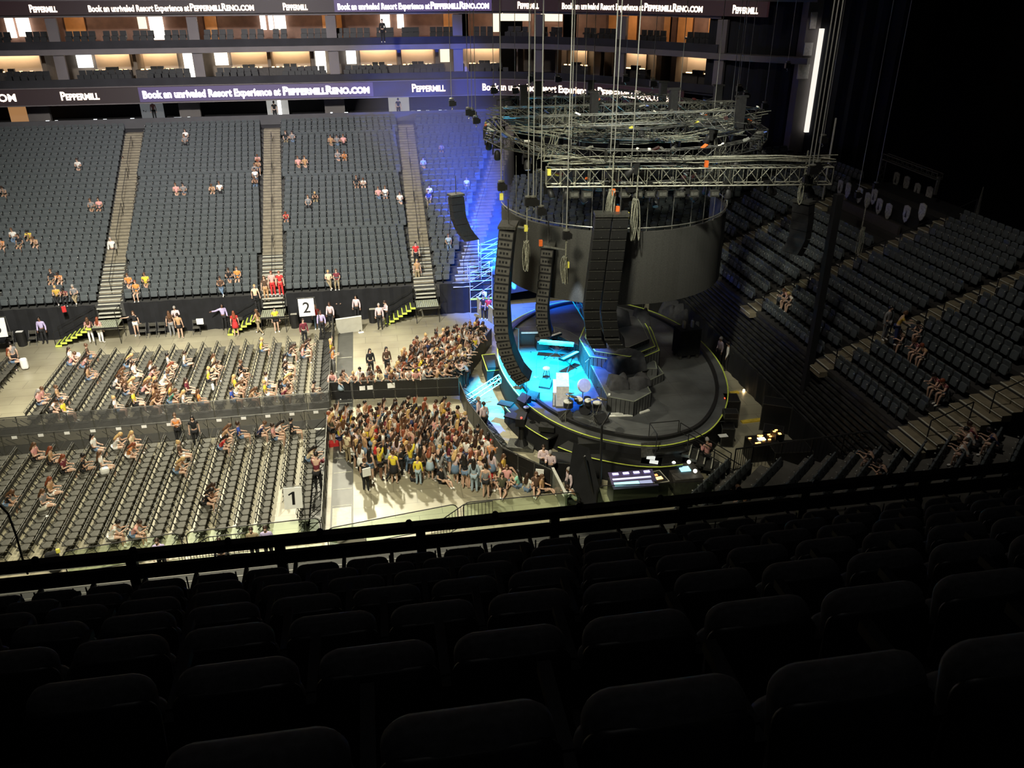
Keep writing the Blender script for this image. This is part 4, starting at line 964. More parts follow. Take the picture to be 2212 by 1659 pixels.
for x, y, top, hair, *r_ in (
 (275, 175, 'tan', 'auburn'), (430, 200, 'white', 'dark brown'), (480, 215, 'pink', 'brown'), (560, 145, 'brown', 'brown'), (520, 245, 'pink', 'dark brown'), (540, 320, 'tan', 'dark brown'), (590, 305, 'white', 'black'),
 (800, 245, 'black', 'blonde'), (860, 300, 'white', 'dark brown'), (935, 295, 'white', 'brown'), (1000, 310, 'pink', 'dark brown'), (1045, 280, 'tan', 'auburn'), (1090, 235, 'white', 'black'), (1188, 225, 'white', 'dark brown'),
 (725, 345, 'cream', 'brown'), (760, 335, 'yellow', 'brown'), (770, 375, 'white', 'dark brown'), (800, 400, 'brown', 'brown'), (840, 405, 'cream', 'blonde'), (900, 410, 'pink', 'brown'), (970, 370, 'cream', 'blonde'), (1030, 350, 'white', 'brown'), (1060, 385, 'cream', 'blonde'), (960, 430, 'brown', 'dark brown'), (1020, 450, 'tan', 'brown'), (1000, 485, 'tan', 'brown'), (940, 490, 'pink', 'brown'), (860, 490, 'yellow', 'brown'), (735, 505, 'white', 'blonde'), (1080, 470, 'green', 'brown'), (1120, 440, 'mustard', 'brown'), (1195, 395, 'maroon', 'dark brown'), (1200, 480, 'white', 'blonde'), (1245, 475, 'orange', 'brown'),
 (1335, 245, 'cream', 'brown'), (1370, 275, 'cream', 'dark brown'), (1335, 320, 'yellow', 'blonde'), (1555, 285, 'black', 'brown'), (1548, 335, 'white', 'black'), (1530, 390, 'yellow', 'blonde'), (1505, 415, 'cream', 'brown'), (1545, 440, 'blue', 'black'), (1620, 440, 'tan', 'brown'), (1668, 145, 'yellow', 'blonde'), (1840, 170, 'brown', 'dark brown'), (1925, 185, 'pink', 'brown'), (1935, 145, 'black', 'dark brown'), (1730, 365, 'white', 'dark brown'), (1705, 410, 'yellow', 'blonde'), (1830, 250, 'white', 'black'), (1815, 300, 'black', 'dark brown'), (1835, 345, 'tan', 'blonde'), (1845, 405, 'black', 'black'), (1805, 415, 'maroon', 'dark brown'), (2005, 440, 'brown', 'black'),
 (270, 445, 'pink', 'brown'), (320, 450, 'tan', 'brown'), (350, 520, 'white', 'dark brown'), (125, 480, 'pink', 'grey'), (375, 560, 'yellow', 'brown'),
 (578, 735, 'white', 'black'), (770, 735, 'white', 'blonde'), (800, 750, 'cream', 'blonde'), (755, 820, 'orange', 'auburn'), (705, 890, 'white', 'brown'), (590, 890, 'black', 'black'), (385, 850, 'tan', 'auburn'), (395, 910, 'maroon', 'auburn'), (265, 830, 'pink', 'brown'), (265, 1070, 'tan', 'auburn'), (230, 1120, 'grey', 'brown'), (1170, 890, 'tan', 'blonde'), (1215, 810, 'brown', 'blonde'), (1435, 740, 'red', 'black'), (1460, 700, 'tan', 'brown'), (1485, 655, 'blue', 'dark brown'), (1580, 665, 'navy', 'brown'), (1785, 700, 'pink', 'dark brown'), (1800, 650, 'white', 'black'), (1815, 620, 'black', 'black'), (1345, 1110, 'black', 'black'), (1365, 1070, 'tan', 'dark brown'), (1985, 840, 'cream', 'black'), (750, 1375, 'white', 'black'), (800, 1330, 'pink', 'dark brown'), (10, 1120, 'black', 'brown')):
    seat_floor(*Z6(x, y), top, hair, rng.choice(['long', 'long', 'bun']))
# ---- seated in the stands
ft = set()
def seat_stand(px, py, top, hair, hs='short'):
    best = None
    for (x, y, z, rz) in FARSEATS:
        q = PR((x, y, z+.85)); d = abs(q[0]-px)+abs(q[1]-py)
        if (x, y) not in ft and (best is None or d < best[0]): best = (d, x, y, z)
    d, x, y, z = best; ft.add((x, y)); i = round((y-FY)/FP)
    blk = ['leftmost', 'second', 'third', 'blue-lit'][sum(1 for f in AI[:3] if x > f(i))]; n = round(abs(x-AI[min(2, sum(1 for f in AI[:3] if x > f(i)))](i)-.2)/.52)
    lab = '%s-haired person in %s top, %s row, %s seat from aisle, %s far-stand block' % (hair.replace(' ', '-'), top, ORD[i+1], ORD[max(1, n)], blk)
    person((x, y-.10, z+.0), R(180), rng.choice(['sit', 'lean', 'crossleg']), top, rng.choice(['denim', 'black', 'khaki']), hair, hs, rng.choice([0, 1]), 'top', rng.choice(['pants', 'shorts']), label=w16(uniq(lab)), group='people in the far stand')
for px, py, top, hair in ((167, 360, 'white', 'dark brown'), (205, 445, 'grey', 'brown'), (222, 445, 'pink', 'dark brown'), (25, 512, 'white', 'brown'), (42, 512, 'black', 'dark brown'), (60, 510, 'yellow', 'black'), (78, 511, 'tan', 'brown'), (2, 528, 'orange', 'brown'), (15, 408, 'grey', 'dark brown'), (103, 603, 'black', 'brown'), (117, 603, 'orange', 'dark brown'), (283, 607, 'orange', 'brown'), (310, 604, 'yellow', 'brown'), (293, 638, 'orange', 'auburn'), (373, 408, 'pink', 'brown'), (390, 410, 'grey', 'black'), (458, 410, 'tan', 'brown'), (474, 408, 'white', 'brown'), (118, 655, 'mustard', 'blonde'), (143, 655, 'maroon', 'black'), (162, 655, 'grey', 'grey'), (487, 590, 'black', 'dark brown'), (502, 587, 'orange', 'brown'), (483, 620, 'brown', 'dark brown'), (616, 470, 'red', 'auburn'), (686, 428, 'black', 'blonde'), (670, 430, 'grey', 'brown'), (772, 392, 'black', 'brown'), (787, 392, 'white', 'brown'), (817, 417, 'pink', 'brown'), (832, 415, 'white', 'brown'), (715, 607, 'cream', 'blonde'), (730, 607, 'maroon', 'brown'), (645, 345, 'pink', 'brown'), (658, 345, 'tan', 'brown'), (730, 340, 'grey', 'brown'), (742, 338, 'orange', 'brown'), (720, 302, 'tan', 'dark brown'), (733, 303, 'grey', 'black'), (743, 303, 'pink', 'brown'), (560, 390, 'brown', 'brown'), (566, 385, 'white', 'black'), (555, 362, 'grey', 'brown'), (567, 360, 'tan', 'auburn'), (582, 340, 'pink', 'brown'), (612, 297, 'black', 'brown'), (626, 297, 'grey', 'dark brown'), (911, 348, 'light denim', 'black'), (950, 320, 'grey', 'brown'), (896, 430, 'white', 'dark brown'), (910, 425, 'navy', 'brown'), (924, 418, 'white', 'black'), (1003, 400, 'white', 'brown'), (962, 525, 'light denim', 'brown'), (395, 302, 'grey', 'brown'), (403, 300, 'white', 'dark brown')):
    seat_stand(px, py, top, hair)
def seat_end(px, py, top, hair, lab, corner=False, hs='short', pose='lean', sk=0):
    best = min(((abs(PR((s_[0], s_[1], s_[2]+.85))[0]-px)+abs(PR((s_[0], s_[1], s_[2]+.85))[1]-py), s_) for s_ in seats if ('corner stand' in s_[4]) == corner and 'far-stand' not in s_[4]), key=lambda t: t[0])[1]
    person((best[0], best[1], best[2]), best[3]+(0 if not corner else 0), pose, top, 'black', hair, hs, sk, 'top', 'shorts', label=w16(lab), group='people in the right stands')
for a in ((1700, 648, 'pink', 'brown', 'person in pink patterned top, left of two in far block of right stand'), (1718, 645, 'white', 'blonde', 'person in white top, right of two in far block of right stand'),
 (1966, 722, 'brown', 'dark brown', 'person in dark brown top beside yellow-shirted person on right stand'), (1985, 728, 'maroon', 'brown', 'person in maroon top, middle of group on right stand'), (2005, 742, 'tan', 'auburn', 'person in tan top leaning forward, nearest of group on right stand'), (1995, 712, 'black', 'black', 'person in black, back of group on right stand'),
 (2038, 822, 'maroon', 'black', 'person in dark red top left of a balding person, right stand'), (2062, 830, 'maroon', 'auburn', 'large balding person in maroon tank top seated in right stand')):
    seat_end(*a)
for a in ((1908, 990, 'black', 'black', 'person in black looking at lit phone in the corner stand'), (1898, 1018, 'black', 'black', 'bare-kneed person in black beside phone user, corner stand'), (2078, 965, 'white', 'dark brown', 'person in white T-shirt in corner stand'), (2103, 943, 'white', 'black', 'person in white top behind, upper right of corner stand pair'), (2085, 930, 'maroon', 'dark brown', 'person in maroon hoodie in corner stand'), (2150, 948, 'navy', 'black', 'person in navy top with small light in corner stand'), (1583, 1066, 'tan', 'brown', 'person in tan top low in the corner stand near railing')):
    seat_end(*a, corner=True)
# sitting on the floor at the lower right crowd edge
for i, (px, py, top, hair, lab) in enumerate(((1090, 1010, 'mustard', 'brown', 'person in mustard top sitting on floor by the pit barrier'), (1078, 1030, 'cream', 'brown', 'person in cream top sitting in floor group by pit barrier'), (1118, 1045, 'mint', 'black', 'person in mint top sitting against the barrier with legs out'), (1140, 1052, 'white', 'dark brown', 'person in white top sitting on floor with white paper'), (1158, 1050, 'brown', 'brown', 'person in brown print top sitting with raised knees, barrier end'), (1172, 1055, 'tan', 'brown', 'person in tan top sitting at the right end of barrier'), (1085, 1052, 'olive', 'dark brown', 'person in olive jacket sitting with back turned, floor group'), (1060, 1035, 'red', 'brown', 'person in red top sitting in the floor group'), (1095, 1035, 'pink', 'brown', 'person in pink top sitting in middle of floor group'), (895, 1030, 'brown', 'black', 'person in dark brown clothes sitting on floor at lower crowd edge'), (955, 1035, 'black', 'black', 'person in black sitting on floor at lower crowd edge'), (945, 1010, 'cream', 'brown', 'person in cream dress sitting on floor inside lower crowd'), (885, 985, 'black', 'brown', 'person in black bending under a yellow shirt in lower crowd'))):
    p = AT(px, py+8, 0); person(p, rng.uniform(0, 6.28), 'floorsit', top, rng.choice(['black', 'denim']), hair, 'long', 0, 'top', 'shorts', label=w16(uniq(lab)), group='people sitting on the floor')
# the 300 nearest figures are built one by one, the smaller distant ones as one crowd
SPECS.sort(key=lambda q: PR((q[0][0], q[0][1], q[0][2]+1))[2])
for q in SPECS[:300]: build_person(*q)
def crowd_mesh(specs):
    mats = []; mi = {}; V_, L_, S_, M_ = [], [], [], []; off = 0
    cache = {}
    def arr(me):
        if me.name not in cache:
            v = np.empty(len(me.vertices)*3); me.vertices.foreach_get('co', v); l = np.empty(len(me.loops), np.int32); me.loops.foreach_get('vertex_index', l)
            t = np.empty(len(me.polygons), np.int32); me.polygons.foreach_get('loop_total', t); k = np.empty(len(me.polygons), np.int32); me.polygons.foreach_get('material_index', k)
            cache[me.name] = (v.reshape(-1, 3), l, t, k)
        return cache[me.name]
    def add(me, ms, M4):
        nonlocal off
        v, l, t, k = arr(me); m = np.array(M4); vv = v @ m[:3, :3].T+m[:3, 3]; ids = []
        for x in ms:
            if x.name not in mi: mi[x.name] = len(mats); mats.append(x)
            ids.append(mi[x.name])
        V_.append(vv); L_.append(l+off); S_.append(t); M_.append(np.array(ids, np.int32)[k]); off += len(v)
    for (loc, rz, pose, top, bottom, hair, hs, skin, ttype, btype, sc, shoes, *_r) in specs:
        M0 = Matrix.Translation(loc) @ Matrix.Rotation(rz, 4, 'Z') @ Matrix.Scale(sc, 4); pm = PM[pose]; btype = btype or 'pants'
        if btype == 'skirt' and pose in ('sit', 'lean', 'crossleg', 'floorsit', 'walk'): btype = 'shorts'
        add(pm['body'], [SKINS[skin], EYEM, LIPM], M0); add(pm[ttype], [cloth(top)], M0); add(SKIRT if btype == 'skirt' else pm[btype], [cloth(bottom)], M0); add(pm['shoes'], [cloth(shoes)], M0)
        hc, ht = HEADC[pose]; add(HM[hs], [HAIRS[hair]], M0 @ Matrix.Translation(hc) @ Matrix.Rotation(-ht, 4, 'X'))
    me = bpy.data.meshes.new('distant_people'); v = np.concatenate(V_); me.vertices.add(len(v)); me.vertices.foreach_set('co', v.ravel()); l = np.concatenate(L_); me.loops.add(len(l)); me.loops.foreach_set('vertex_index', l)
    t = np.concatenate(S_); me.polygons.add(len(t)); me.polygons.foreach_set('loop_start', np.concatenate(([0], np.cumsum(t)[:-1])).astype(np.int32)); me.polygons.foreach_set('material_index', np.concatenate(M_)); me.polygons.foreach_set('use_smooth', [True]*len(t))
    for m_ in mats: me.materials.append(m_)
    me.update(calc_edges=True); return me
if len(SPECS) > 300: tag(put(crowd_mesh(SPECS[300:]), 'distant_people'), 'small distant people at the far barricade and in the far stand', 'people', None, 'stuff')
print('PEOPLE', len(SPECS), 'crowd', len(u1), len(u2), 'deck', len(deck), 'seats', len(seats), 'chairs', len(vis), 'bodyverts', len(PM['stand']['body'].vertices))
# ================================================================ stage
random.seed(3)
def catmull(pts, k=6):
    out = []; n = len(pts)
    for i in range(n):
        p0, p1, p2, p3 = (Vector(pts[(i+j-1) % n]+(0,)) for j in range(4))
        for t in (j/k for j in range(k)):
            out.append(tuple((.5*((2*p1)+(p2-p0)*t+(2*p0-5*p1+4*p2-p3)*t*t+(3*p1-p0-3*p2+p3)*t**3))[:2]))
    return out
SP = catmull([(6.35, 41.3), (6.38, 38.2), (7.0, 35.1), (8.2, 32.8), (9.75, 31.3), (11.9, 30.35), (14.2, 30.9), (15.9, 32.5), (17.3, 35.0), (18.15, 38), (18.35, 41), (18.0, 44), (16.8, 46.8), (14.6, 48.8), (12, 49.1), (9.3, 47.6), (7.2, 44.9)])
SC = (12.3, 39.6)
def inset(poly, d):
    out = []; n = len(poly)
    for i in range(n):
        a = Vector(poly[i-1]); b = Vector(poly[(i+1) % n]); t = (b-a).normalized(); nn = Vector((-t.y, t.x)); c = Vector(SC)-Vector(poly[i])
        if nn.dot(c) < 0: nn = -nn
        out.append(tuple(Vector(poly[i])+nn*d))
    return out
def ringstrip(mb, po, pi_, z0, z1, rng_=None):
    n = len(po); idx = range(n) if rng_ is None else rng_
    for i in idx:
        j = (i+1) % n; a, b, c, d = po[i % n], po[j], pi_[j], pi_[i % n]
        mb.add([(a[0], a[1], z0), (b[0], b[1], z0), (c[0], c[1], z0), (d[0], d[1], z0), (a[0], a[1], z1), (b[0], b[1], z1), (c[0], c[1], z1), (d[0], d[1], z1)], [(0, 3, 2, 1), (4, 5, 6, 7), (0, 1, 5, 4), (1, 2, 6, 5), (2, 3, 7, 6), (3, 0, 4, 7)])
ZS = 1.5
st = thing('round_stage', 'large rounded black concert stage with yellow-edged rim', 'stage')
MB().prism(SP, ZS-.12, ZS).build('stage_deck', STAGE, st)
m = MB(); ringstrip(m, inset(SP, .02), inset(SP, .12), 0, ZS-.12); m.build('stage_skirt', BLACK, st)
m = MB(); ringstrip(m, inset(SP, -.03), inset(SP, .03), ZS, ZS+.02); m.build('edge_tape', YEL, st)
m = MB(); ringstrip(m, inset(SP, .48), inset(SP, .64), ZS, ZS+.16); m.build('footlight_trough', BLK2, st)
m = MB()
for k in range(0, 12): m.box((12.3, 32+k*1.5, ZS+.003), (10.6-abs(k-5)*.7, .02, .006))
for k in range(-4, 5): m.box((12.3+k*1.2, 39.6, ZS+.003), (.02, 15-abs(k)*1.2, .006))
m.build('deck_seam', mat('deck_seam_grey', (.075, .075, .075), .6), st)
# lower ledge around the front with subwoofers
nS = len(SP)
def ledge(i0, i1, d, z, lab):
    t = thing('stage_ledge', lab, 'platform', group='ledges around the stage front'); r_ = range(i0, i1)
    m = MB(); ringstrip(m, inset(SP, -d), inset(SP, .0), z-.08, z, r_); m.build('ledge_deck', BLK2, t)
    m = MB(); ringstrip(m, inset(SP, -d+.02), inset(SP, -d+.10), 0, z-.08, r_); m.build('ledge_skirt', BLACK, t)
    m = MB(); ringstrip(m, inset(SP, -d), inset(SP, -d+.05), z, z+.015, r_); m.build('edge_tape', YEL, t)
ledge(9, 17, .75, .95, 'black ledge below the stage rim at its left front'); ledge(19, 32, 1.0, 1.0, 'long black ledge below the stage rim at its front')
def deckbox(px, py, z, d, rz, lab, name='stage_wedge', cat='speaker', top=BLK2):
    p = AT(px, py, z); o = MB().box((0, 0, 0), d).build(name, top, None, loc=p); o.rotation_euler = (0, 0, R(rz)); tag(o, lab, cat); return o
for px, py, z, d, rz, lab in ((1092, 872, .99, (.75, .5, .07), -35, 'blue-lit front-fill speaker on the left ledge'), (1107, 899, .99, (.75, .5, .07), -38, 'front-fill speaker below another on the left ledge'), (1182, 923, 1.17, (.75, .5, .26), -22, 'front-fill speaker at the start of the front ledge'), (1277, 958, 1.17, (1.2, .6, .34), -8, 'wide front-fill speaker at the middle of the front ledge')):
    deckbox(px, py, z, d, rz, lab, 'front_fill_speaker')
p = AT(1067, 775, 1.0); t = thing('stage_step_unit', 'black step unit with yellow-taped top at stage left edge', 'steps', (6.05, 41.9, 0)); 
MB().box((0, 0, .45), (.8, 2.2, .9)).box((0, -.6, 1.0), (.7, 1.0, .2)).build('step_body', BLACK, t); m = MB(); m.box((0, 1.08, .91), (.8, .05, .02)).box((-.38, 0, .91), (.05, 2.2, .02)).box((0, -1.1, .91), (.8, .05, .02)); m.build('edge_tape', YEL, t)
# central tiered platforms
def W2(px, z): return [tuple(AT(a, b, z)[:2]) for a, b in px]
def tier(px, z0, z1, lab, tape=True, name='stage_riser'):
    P = W2(px, z1); t = thing(name, lab, 'platform', group='tiered platforms on the stage')
    MB().prism(P[::-1] if sum((b[0]-a[0])*(b[1]+a[1]) for a, b in zip(P, P[1:]+P[:1])) > 0 else P, z0, z1).build('riser_body', STAGE, t)
    m = MB(); c = Vector((sum(p[0] for p in P)/len(P), sum(p[1] for p in P)/len(P), 0))
    for i in range(len(P)):
        a = Vector(P[i]+(z1+.005,)); b = Vector(P[(i+1) % len(P)]+(z1+.005,)); d = (b-a).normalized(); q = d.cross(Vector((0, 0, 1)))
        if q.dot(c-a) < 0: q = -q
        m.quad(a, b, b+q*.05, a+q*.05)
    m.build('edge_tape', YEL if tape else mat('edge_dull', (.20, .22, .16), .5), t)
    m = MB()
    for i in range(len(P)):
        a = Vector(P[i]+(0,)); b = Vector(P[(i+1) % len(P)]+(0,)); n_ = max(2, int((b-a).length/.22))
        for k in range(n_+1):
            q = a+(b-a)*(k/n_); q = q+(q-c).normalized()*.012; m.box((q.x, q.y, (z0+z1)/2), (.02, .02, z1-z0-.06))
    m.build('riser_fascia_slat', BLK2, t)
tier([(1273, 783), (1312, 857), (1370, 868), (1407, 848), (1390, 815), (1380, 770), (1300, 745)], ZS, 2.3, 'low front hexagonal riser with slatted front, grey covers on it', False)
tier([(1385, 812), (1403, 822), (1434, 807), (1417, 782), (1385, 775), (1372, 796)], ZS, 1.95, 'small corner step on the right of the front riser', False)
tier([(1374, 795), (1420, 797), (1417, 782), (1398, 770), (1340, 775), (1330, 800)], ZS+.45, 2.35, 'middle step at the right of the covered risers', False)
tier([(1251, 732), (1273, 770), (1363, 783), (1425, 757), (1410, 715), (1395, 690), (1290, 690), (1262, 706)], ZS, 2.8, 'lowest tier of the hexagonal centre riser, yellow edged')
tier([(1263, 728), (1285, 759), (1360, 771), (1416, 748), (1400, 708), (1388, 688), (1292, 686), (1270, 704)], 2.8, 3.0, 'second tier of the hexagonal centre riser')
tier([(1278, 715), (1296, 741), (1357, 751), (1402, 732), (1388, 702), (1375, 684), (1300, 682), (1284, 697)], 3.0, 3.25, 'top tier of the hexagonal centre riser', False)
tier([(1195, 705), (1197, 722), (1262, 752), (1268, 738), (1230, 716)], ZS, 2.1, 'low cyan-edged riser at the left rear of the stage', False)
# dust-covered equipment
def covered(px, py, z, d, lab, rz=0):
    p = AT(px, py, z); m = MB(); nx, ny = 12, 10; vs = []
    for j in range(ny):
        for i in range(nx):
            u_, v_ = i/(nx-1)*2-1, j/(ny-1)*2-1; e_ = max(abs(u_), abs(v_)); h = d[2]*(0 if e_ > .99 else 1-.25*e_**3)*(0.80+.20*math.sin(u_*4+v_*3+px)); k_ = min(1, 1.12-.12*e_**2) if e_ < .99 else 1.04; vs.append((u_*d[0]/2*k_*(1+.04*math.sin(v_*9)), v_*d[1]/2*k_*(1+.04*math.cos(u_*8)), h))
    m.add(vs, [(j*nx+i, j*nx+i+1, (j+1)*nx+i+1, (j+1)*nx+i) for j in range(ny-1) for i in range(nx-1)])
    o = m.build('dust_cover', GREYC, None, True, p); o.rotation_euler = (0, 0, R(rz)); tag(o, lab, 'cover', 'dust covers on the risers')
covered(1350, 795, 2.3, (1.9, 1.5, 1.0), 'large grey dust cover over gear on the front riser', 20)
covered(1335, 835, 2.3, (1.0, .8, .7), 'dark dust cover at the front of the front riser')
covered(1380, 832, 2.3, (1.1, .8, .6), 'dust cover near right corner of the front riser', 30)
covered(1325, 700, 3.25, (1.7, 1.2, .9), 'dust cover below the hanging speakers on the top tier', 15)
covered(1385, 700, 2.8, (.9, .8, 1.0), 'grey dust cover at the right rear of centre riser', 0)
# keyboards
def keyboard(px, py, z, w_, rz, lab, stand_h=.8, white=False):
    p = AT(px, py, z); t = thing('keyboard', lab, 'keyboard', p, R(rz), 'keyboards on the stage')
    MB().box((0, 0, stand_h), (w_, .38, .12)).build('keyboard_case', WHITEM if white else BLK2, t)
    m = MB()
    for k in range(int(w_/.05)): m.box((-w_/2+.03+k*.05, -.08, stand_h+.07), (.042, .16, .02))
    m.build('key', WHITEM, t)
    m = MB()
    for s_ in (-1, 1): m.tube((s_*w_*.35, -.2, 0), (-s_*w_*.35, 0, stand_h-.06), .02, 6)
    m.tube((-w_*.35, -.25, .02), (-w_*.35, .2, .02), .02, 6); m.tube((w_*.35, -.25, .02), (w_*.35, .2, .02), .02, 6); m.build('stand', BLK2, t)
keyboard(1202, 775, ZS, 1.9, -22, 'long pale keyboard with rounded case at the middle of the blue stage', .95, True)
keyboard(1228, 800, ZS, 1.3, 38, 'keyboard angled towards the riser, front of the two middle ones', .85)
keyboard(1196, 752, ZS, .9, 30, 'small keyboard behind the long pale keyboard', .8)
p = AT(1214, 862, ZS); t = thing('upright_piano', 'white-lit upright piano facing the rim on the blue stage', 'piano', p, R(-12))
MB().box((0, 0, .55), (.62, 1.55, 1.1)).box((-.30, 0, .68), (.32, 1.50, .12)).build('piano_case', mat('cream_lacquer', (.80, .78, .74), .3), t)
m = MB()
for k in range(26): m.box((-.36, -.66+k*.051, .75), (.16, .044, .02))
m.build('key', WHITE, t); m = MB(); [m.box((-.42, s_*.7, .31), (.07, .07, .62)) for s_ in (-1, 1)]; m.build('leg', MT['cream_lacquer'], t)
# amps and cabinets on stage
def amp(px, py, w_, d_, h_, rz, lab, name='guitar_amplifier', z=ZS):
    p = AT(px, py, z); t = thing(name, lab, 'amplifier', p, R(rz), 'amplifiers and cabinets')
    MB().box((0, 0, h_/2), (w_, d_, h_)).build('cabinet', CABIN, t); MB().box((0, -d_/2-.01, h_*.42), (w_*.88, .02, h_*.7)).build('grille', GRILL, t)
    MB().box((0, -d_/2-.015, h_*.9), (w_*.88, .02, h_*.12)).build('control_panel', WHITEM, t)
amp(1150, 742, 1.5, .6, .9, -8, 'wide amplifier cabinet at the rear of the blue-lit stage'); amp(1170, 752, .7, .6, .6, 0, 'small amplifier right of the wide rear cabinet')
amp(1208, 738, .8, .6, .5, 25, 'small amplifier near the rear keyboards')
# lamps / stools / monitors
def mon(px, py, rz, lab, z=ZS):
    p = AT(px, py, z); t = thing('stage_monitor', lab, 'speaker', p, R(rz), 'floor monitors')
    m = MB(); m.add([(-.3, -.22, 0), (.3, -.22, 0), (.3, .25, 0), (-.3, .25, 0), (-.3, -.20, .1), (.3, -.20, .1), (.3, .15, .38), (-.3, .15, .38), (.3, .25, .34), (-.3, .25, .34)], [(3, 2, 1, 0), (0, 1, 5, 4), (4, 5, 6, 7), (7, 6, 8, 9), (9, 8, 2, 3), (0, 4, 7, 9, 3), (1, 2, 8, 6, 5)]); m.build('cabinet', CABIN, t)
    MB().add([(-.26, -.17, .125), (.26, -.17, .125), (.26, .13, .375), (-.26, .13, .375)], [(0, 1, 2, 3)]) 
for px, py, rz, lab in ((1131, 868, -60, 'floor monitor near the left rim'), (1150, 862, -40, 'floor monitor between stool and drum kit'), (1222, 905, 10, 'floor monitor in front of the drum kit'), (1300, 912, 20, 'floor monitor right of the drum kit'), (1178, 836, -30, 'floor monitor behind the right hand stool')): mon(px, py, rz, lab)
def stool(px, py, lab):
    p = AT(px, py, ZS); t = thing('bar_stool', lab, 'stool', p, 0, 'stools on the stage'); m = MB().lathe((0, 0, .70), [(.18, 0), (.20, .03), (.20, .08), (.17, .11)], 14); m.build('seat', WHITEM, t, True)
    for a in range(4): MB().tube((.1*math.cos(a*1.57), .1*math.sin(a*1.57), .7), (.24*math.cos(a*1.57), .24*math.sin(a*1.57), 0), .018, 6).build('leg', BLK2, t)
    MB().lathe((0, 0, .25), [(.19, 0), (.2, .015), (.19, .03)], 14).build('foot_ring', BLK2, t)
stool(1123, 838, 'pale-topped stool near the lower end of the curved speakers'); stool(1180, 824, 'pale-topped stool at the centre of the blue stage')
def micstand(px, py, lab, z=ZS, h=1.4):
    p = AT(px, py, z); t = thing('microphone_stand', lab, 'microphone stand', p, random.uniform(0, 6), 'microphone stands')
    m = MB().lathe((0, 0, 0), [(.15, 0), (.15, .02), (.02, .03)], 12); m.tube((0, 0, 0), (0, 0, h), .013, 6); m.tube((0, 0, h), (.25, 0, h+.12), .01, 6); m.build('stand', STEEL, t)
    MB().sphere((.3, 0, h+.13), .035, 8, 6).build('microphone', BLK2, t)
for px, py, lab in ((1137, 880, 'tall microphone stand beside the left stool'), (1158, 815, 'microphone stand in the middle of the cyan floor'), (1205, 835, 'microphone stand behind the white piano'), (1120, 760, 'tall lit stand at the left rear of stage'), (1296, 893, 'microphone stand beside the drum kit'), (1262, 835, 'microphone stand behind the drum kit')): micstand(px, py, lab)
# drum kit
p = AT(1262, 897, ZS); dk = thing('drum_kit', 'drum kit with white skins at the edge of the blue light', 'drum kit', p, R(150))
def drum(x, y, z, r_, h, tilt=0, nm='tom_drum'):
    b = MB().lathe((0, 0, 0), [(r_, 0), (r_, h)], 18).build(nm, mat('drum_shell', (.03, .03, .035), .3, .1), dk, False, (x, y, z)); b.rotation_euler = (R(tilt), 0, 0)
    MB().lathe((0, 0, h), [(r_*.98, .002), (r_*.96, .012)], 18).build('drum_skin', WHITEM, b)
    MB().lathe((0, 0, h-.03), [(r_*1.04, 0), (r_*1.04, .03)], 18).build('hoop', STEEL, b)
drum(.0, .0, .28, .28, .4, 90, 'bass_drum'); drum(.45, -.35, .55, .18, .15, 0, 'snare_drum'); drum(-.55, -.25, .3, .22, .36, 0, 'floor_tom'); drum(.2, .15, .72, .15, .22, -15); drum(-.2, .15, .72, .16, .24, -15)
drum(.75, .25, .45, .24, .3, 0, 'floor_tom')
for k, (x, y, z, r_) in enumerate(((.8, -.1, 1.0, .24), (-.85, .1, 1.1, .27), (-.5, .5, 1.2, .25), (.5, .6, 1.25, .3))):
    c = MB().lathe((0, 0, 0), [(r_, 0), (r_*.4, .015), (.04, .03), (.01, .05)], 18).build('cymbal', mat('cymbal_brass', (.7, .6, .35), .3, .9), dk, True, (x, y, z)); c.rotation_euler = (.25, .2*(-1)**k, 0)
    MB().tube((0, 0, 0), (.05, 0, -z), .012, 6).tube((.05, 0, -z+.4), (.25, 0, -z), .01, 5).tube((.05, 0, -z+.4), (-.12, .2, -z), .01, 5).tube((.05, 0, -z+.4), (-.1, -.2, -z), .01, 5).build('cymbal_stand', STEEL, c)
MB().lathe((.1, -.85, 0), [(.04, 0), (.04, .45), (.18, .46), (.18, .54)], 12).build('drum_stool', BLK2, dk)
# gong-like clear disc beside the kit
p = AT(1258, 872, ZS); t = thing('clear_drum', 'round blue-lit clear drum on a stand behind the white piano', 'drum', p, R(20))
m = MB().lathe((0, 0, 0), [(.34, 0), (.34, .18)], 22); o = m.build('drum_shell', WHITEM, t, False, (0, 0, 1.0)); o.rotation_euler = (R(60), 0, 0)
MB().tube((0, 0, 1.0), (0, 0, 0), .02, 6).tube((0, 0, .3), (.3, 0, 0), .015, 5).tube((0, 0, .3), (-.2, .25, 0), .015, 5).tube((0, 0, .3), (-.2, -.25, 0), .015, 5).build('stand', STEELD, t)
# stage bits: white strips, papers, towels
for px, py, d, rz, lab in ((1345, 893, (1.15, .12, .05), -6, 'upper of two pale strips lying before the front riser'), (1341, 898, (1.15, .12, .05), -6, 'lower of two pale strips lying before the front riser'), (1392, 889, (.6, .12, .06), 22, 'short bright strip right of the pale pair on deck'), (1289, 905, (.3, .2, .05), 10, 'small white folded cloth on deck right of the drums'), (1316, 852, (.22, .10, .02), 70, 'small white paper on the corner of the front riser'), (1382, 833, (.2, .1, .05), 0, 'small white card on the covers of the front riser')):
    p = AT(px, py, ZS+.03 if 'riser' not in lab or 'before' in lab or 'right of' in lab else 2.33); o = MB().box((0, 0, 0), d).build('pale_strip' if 'strip' in lab else 'paper', WHITEM, None, loc=p); o.rotation_euler = (0, 0, R(rz)); tag(o, lab, 'strip' if 'strip' in lab else 'paper')
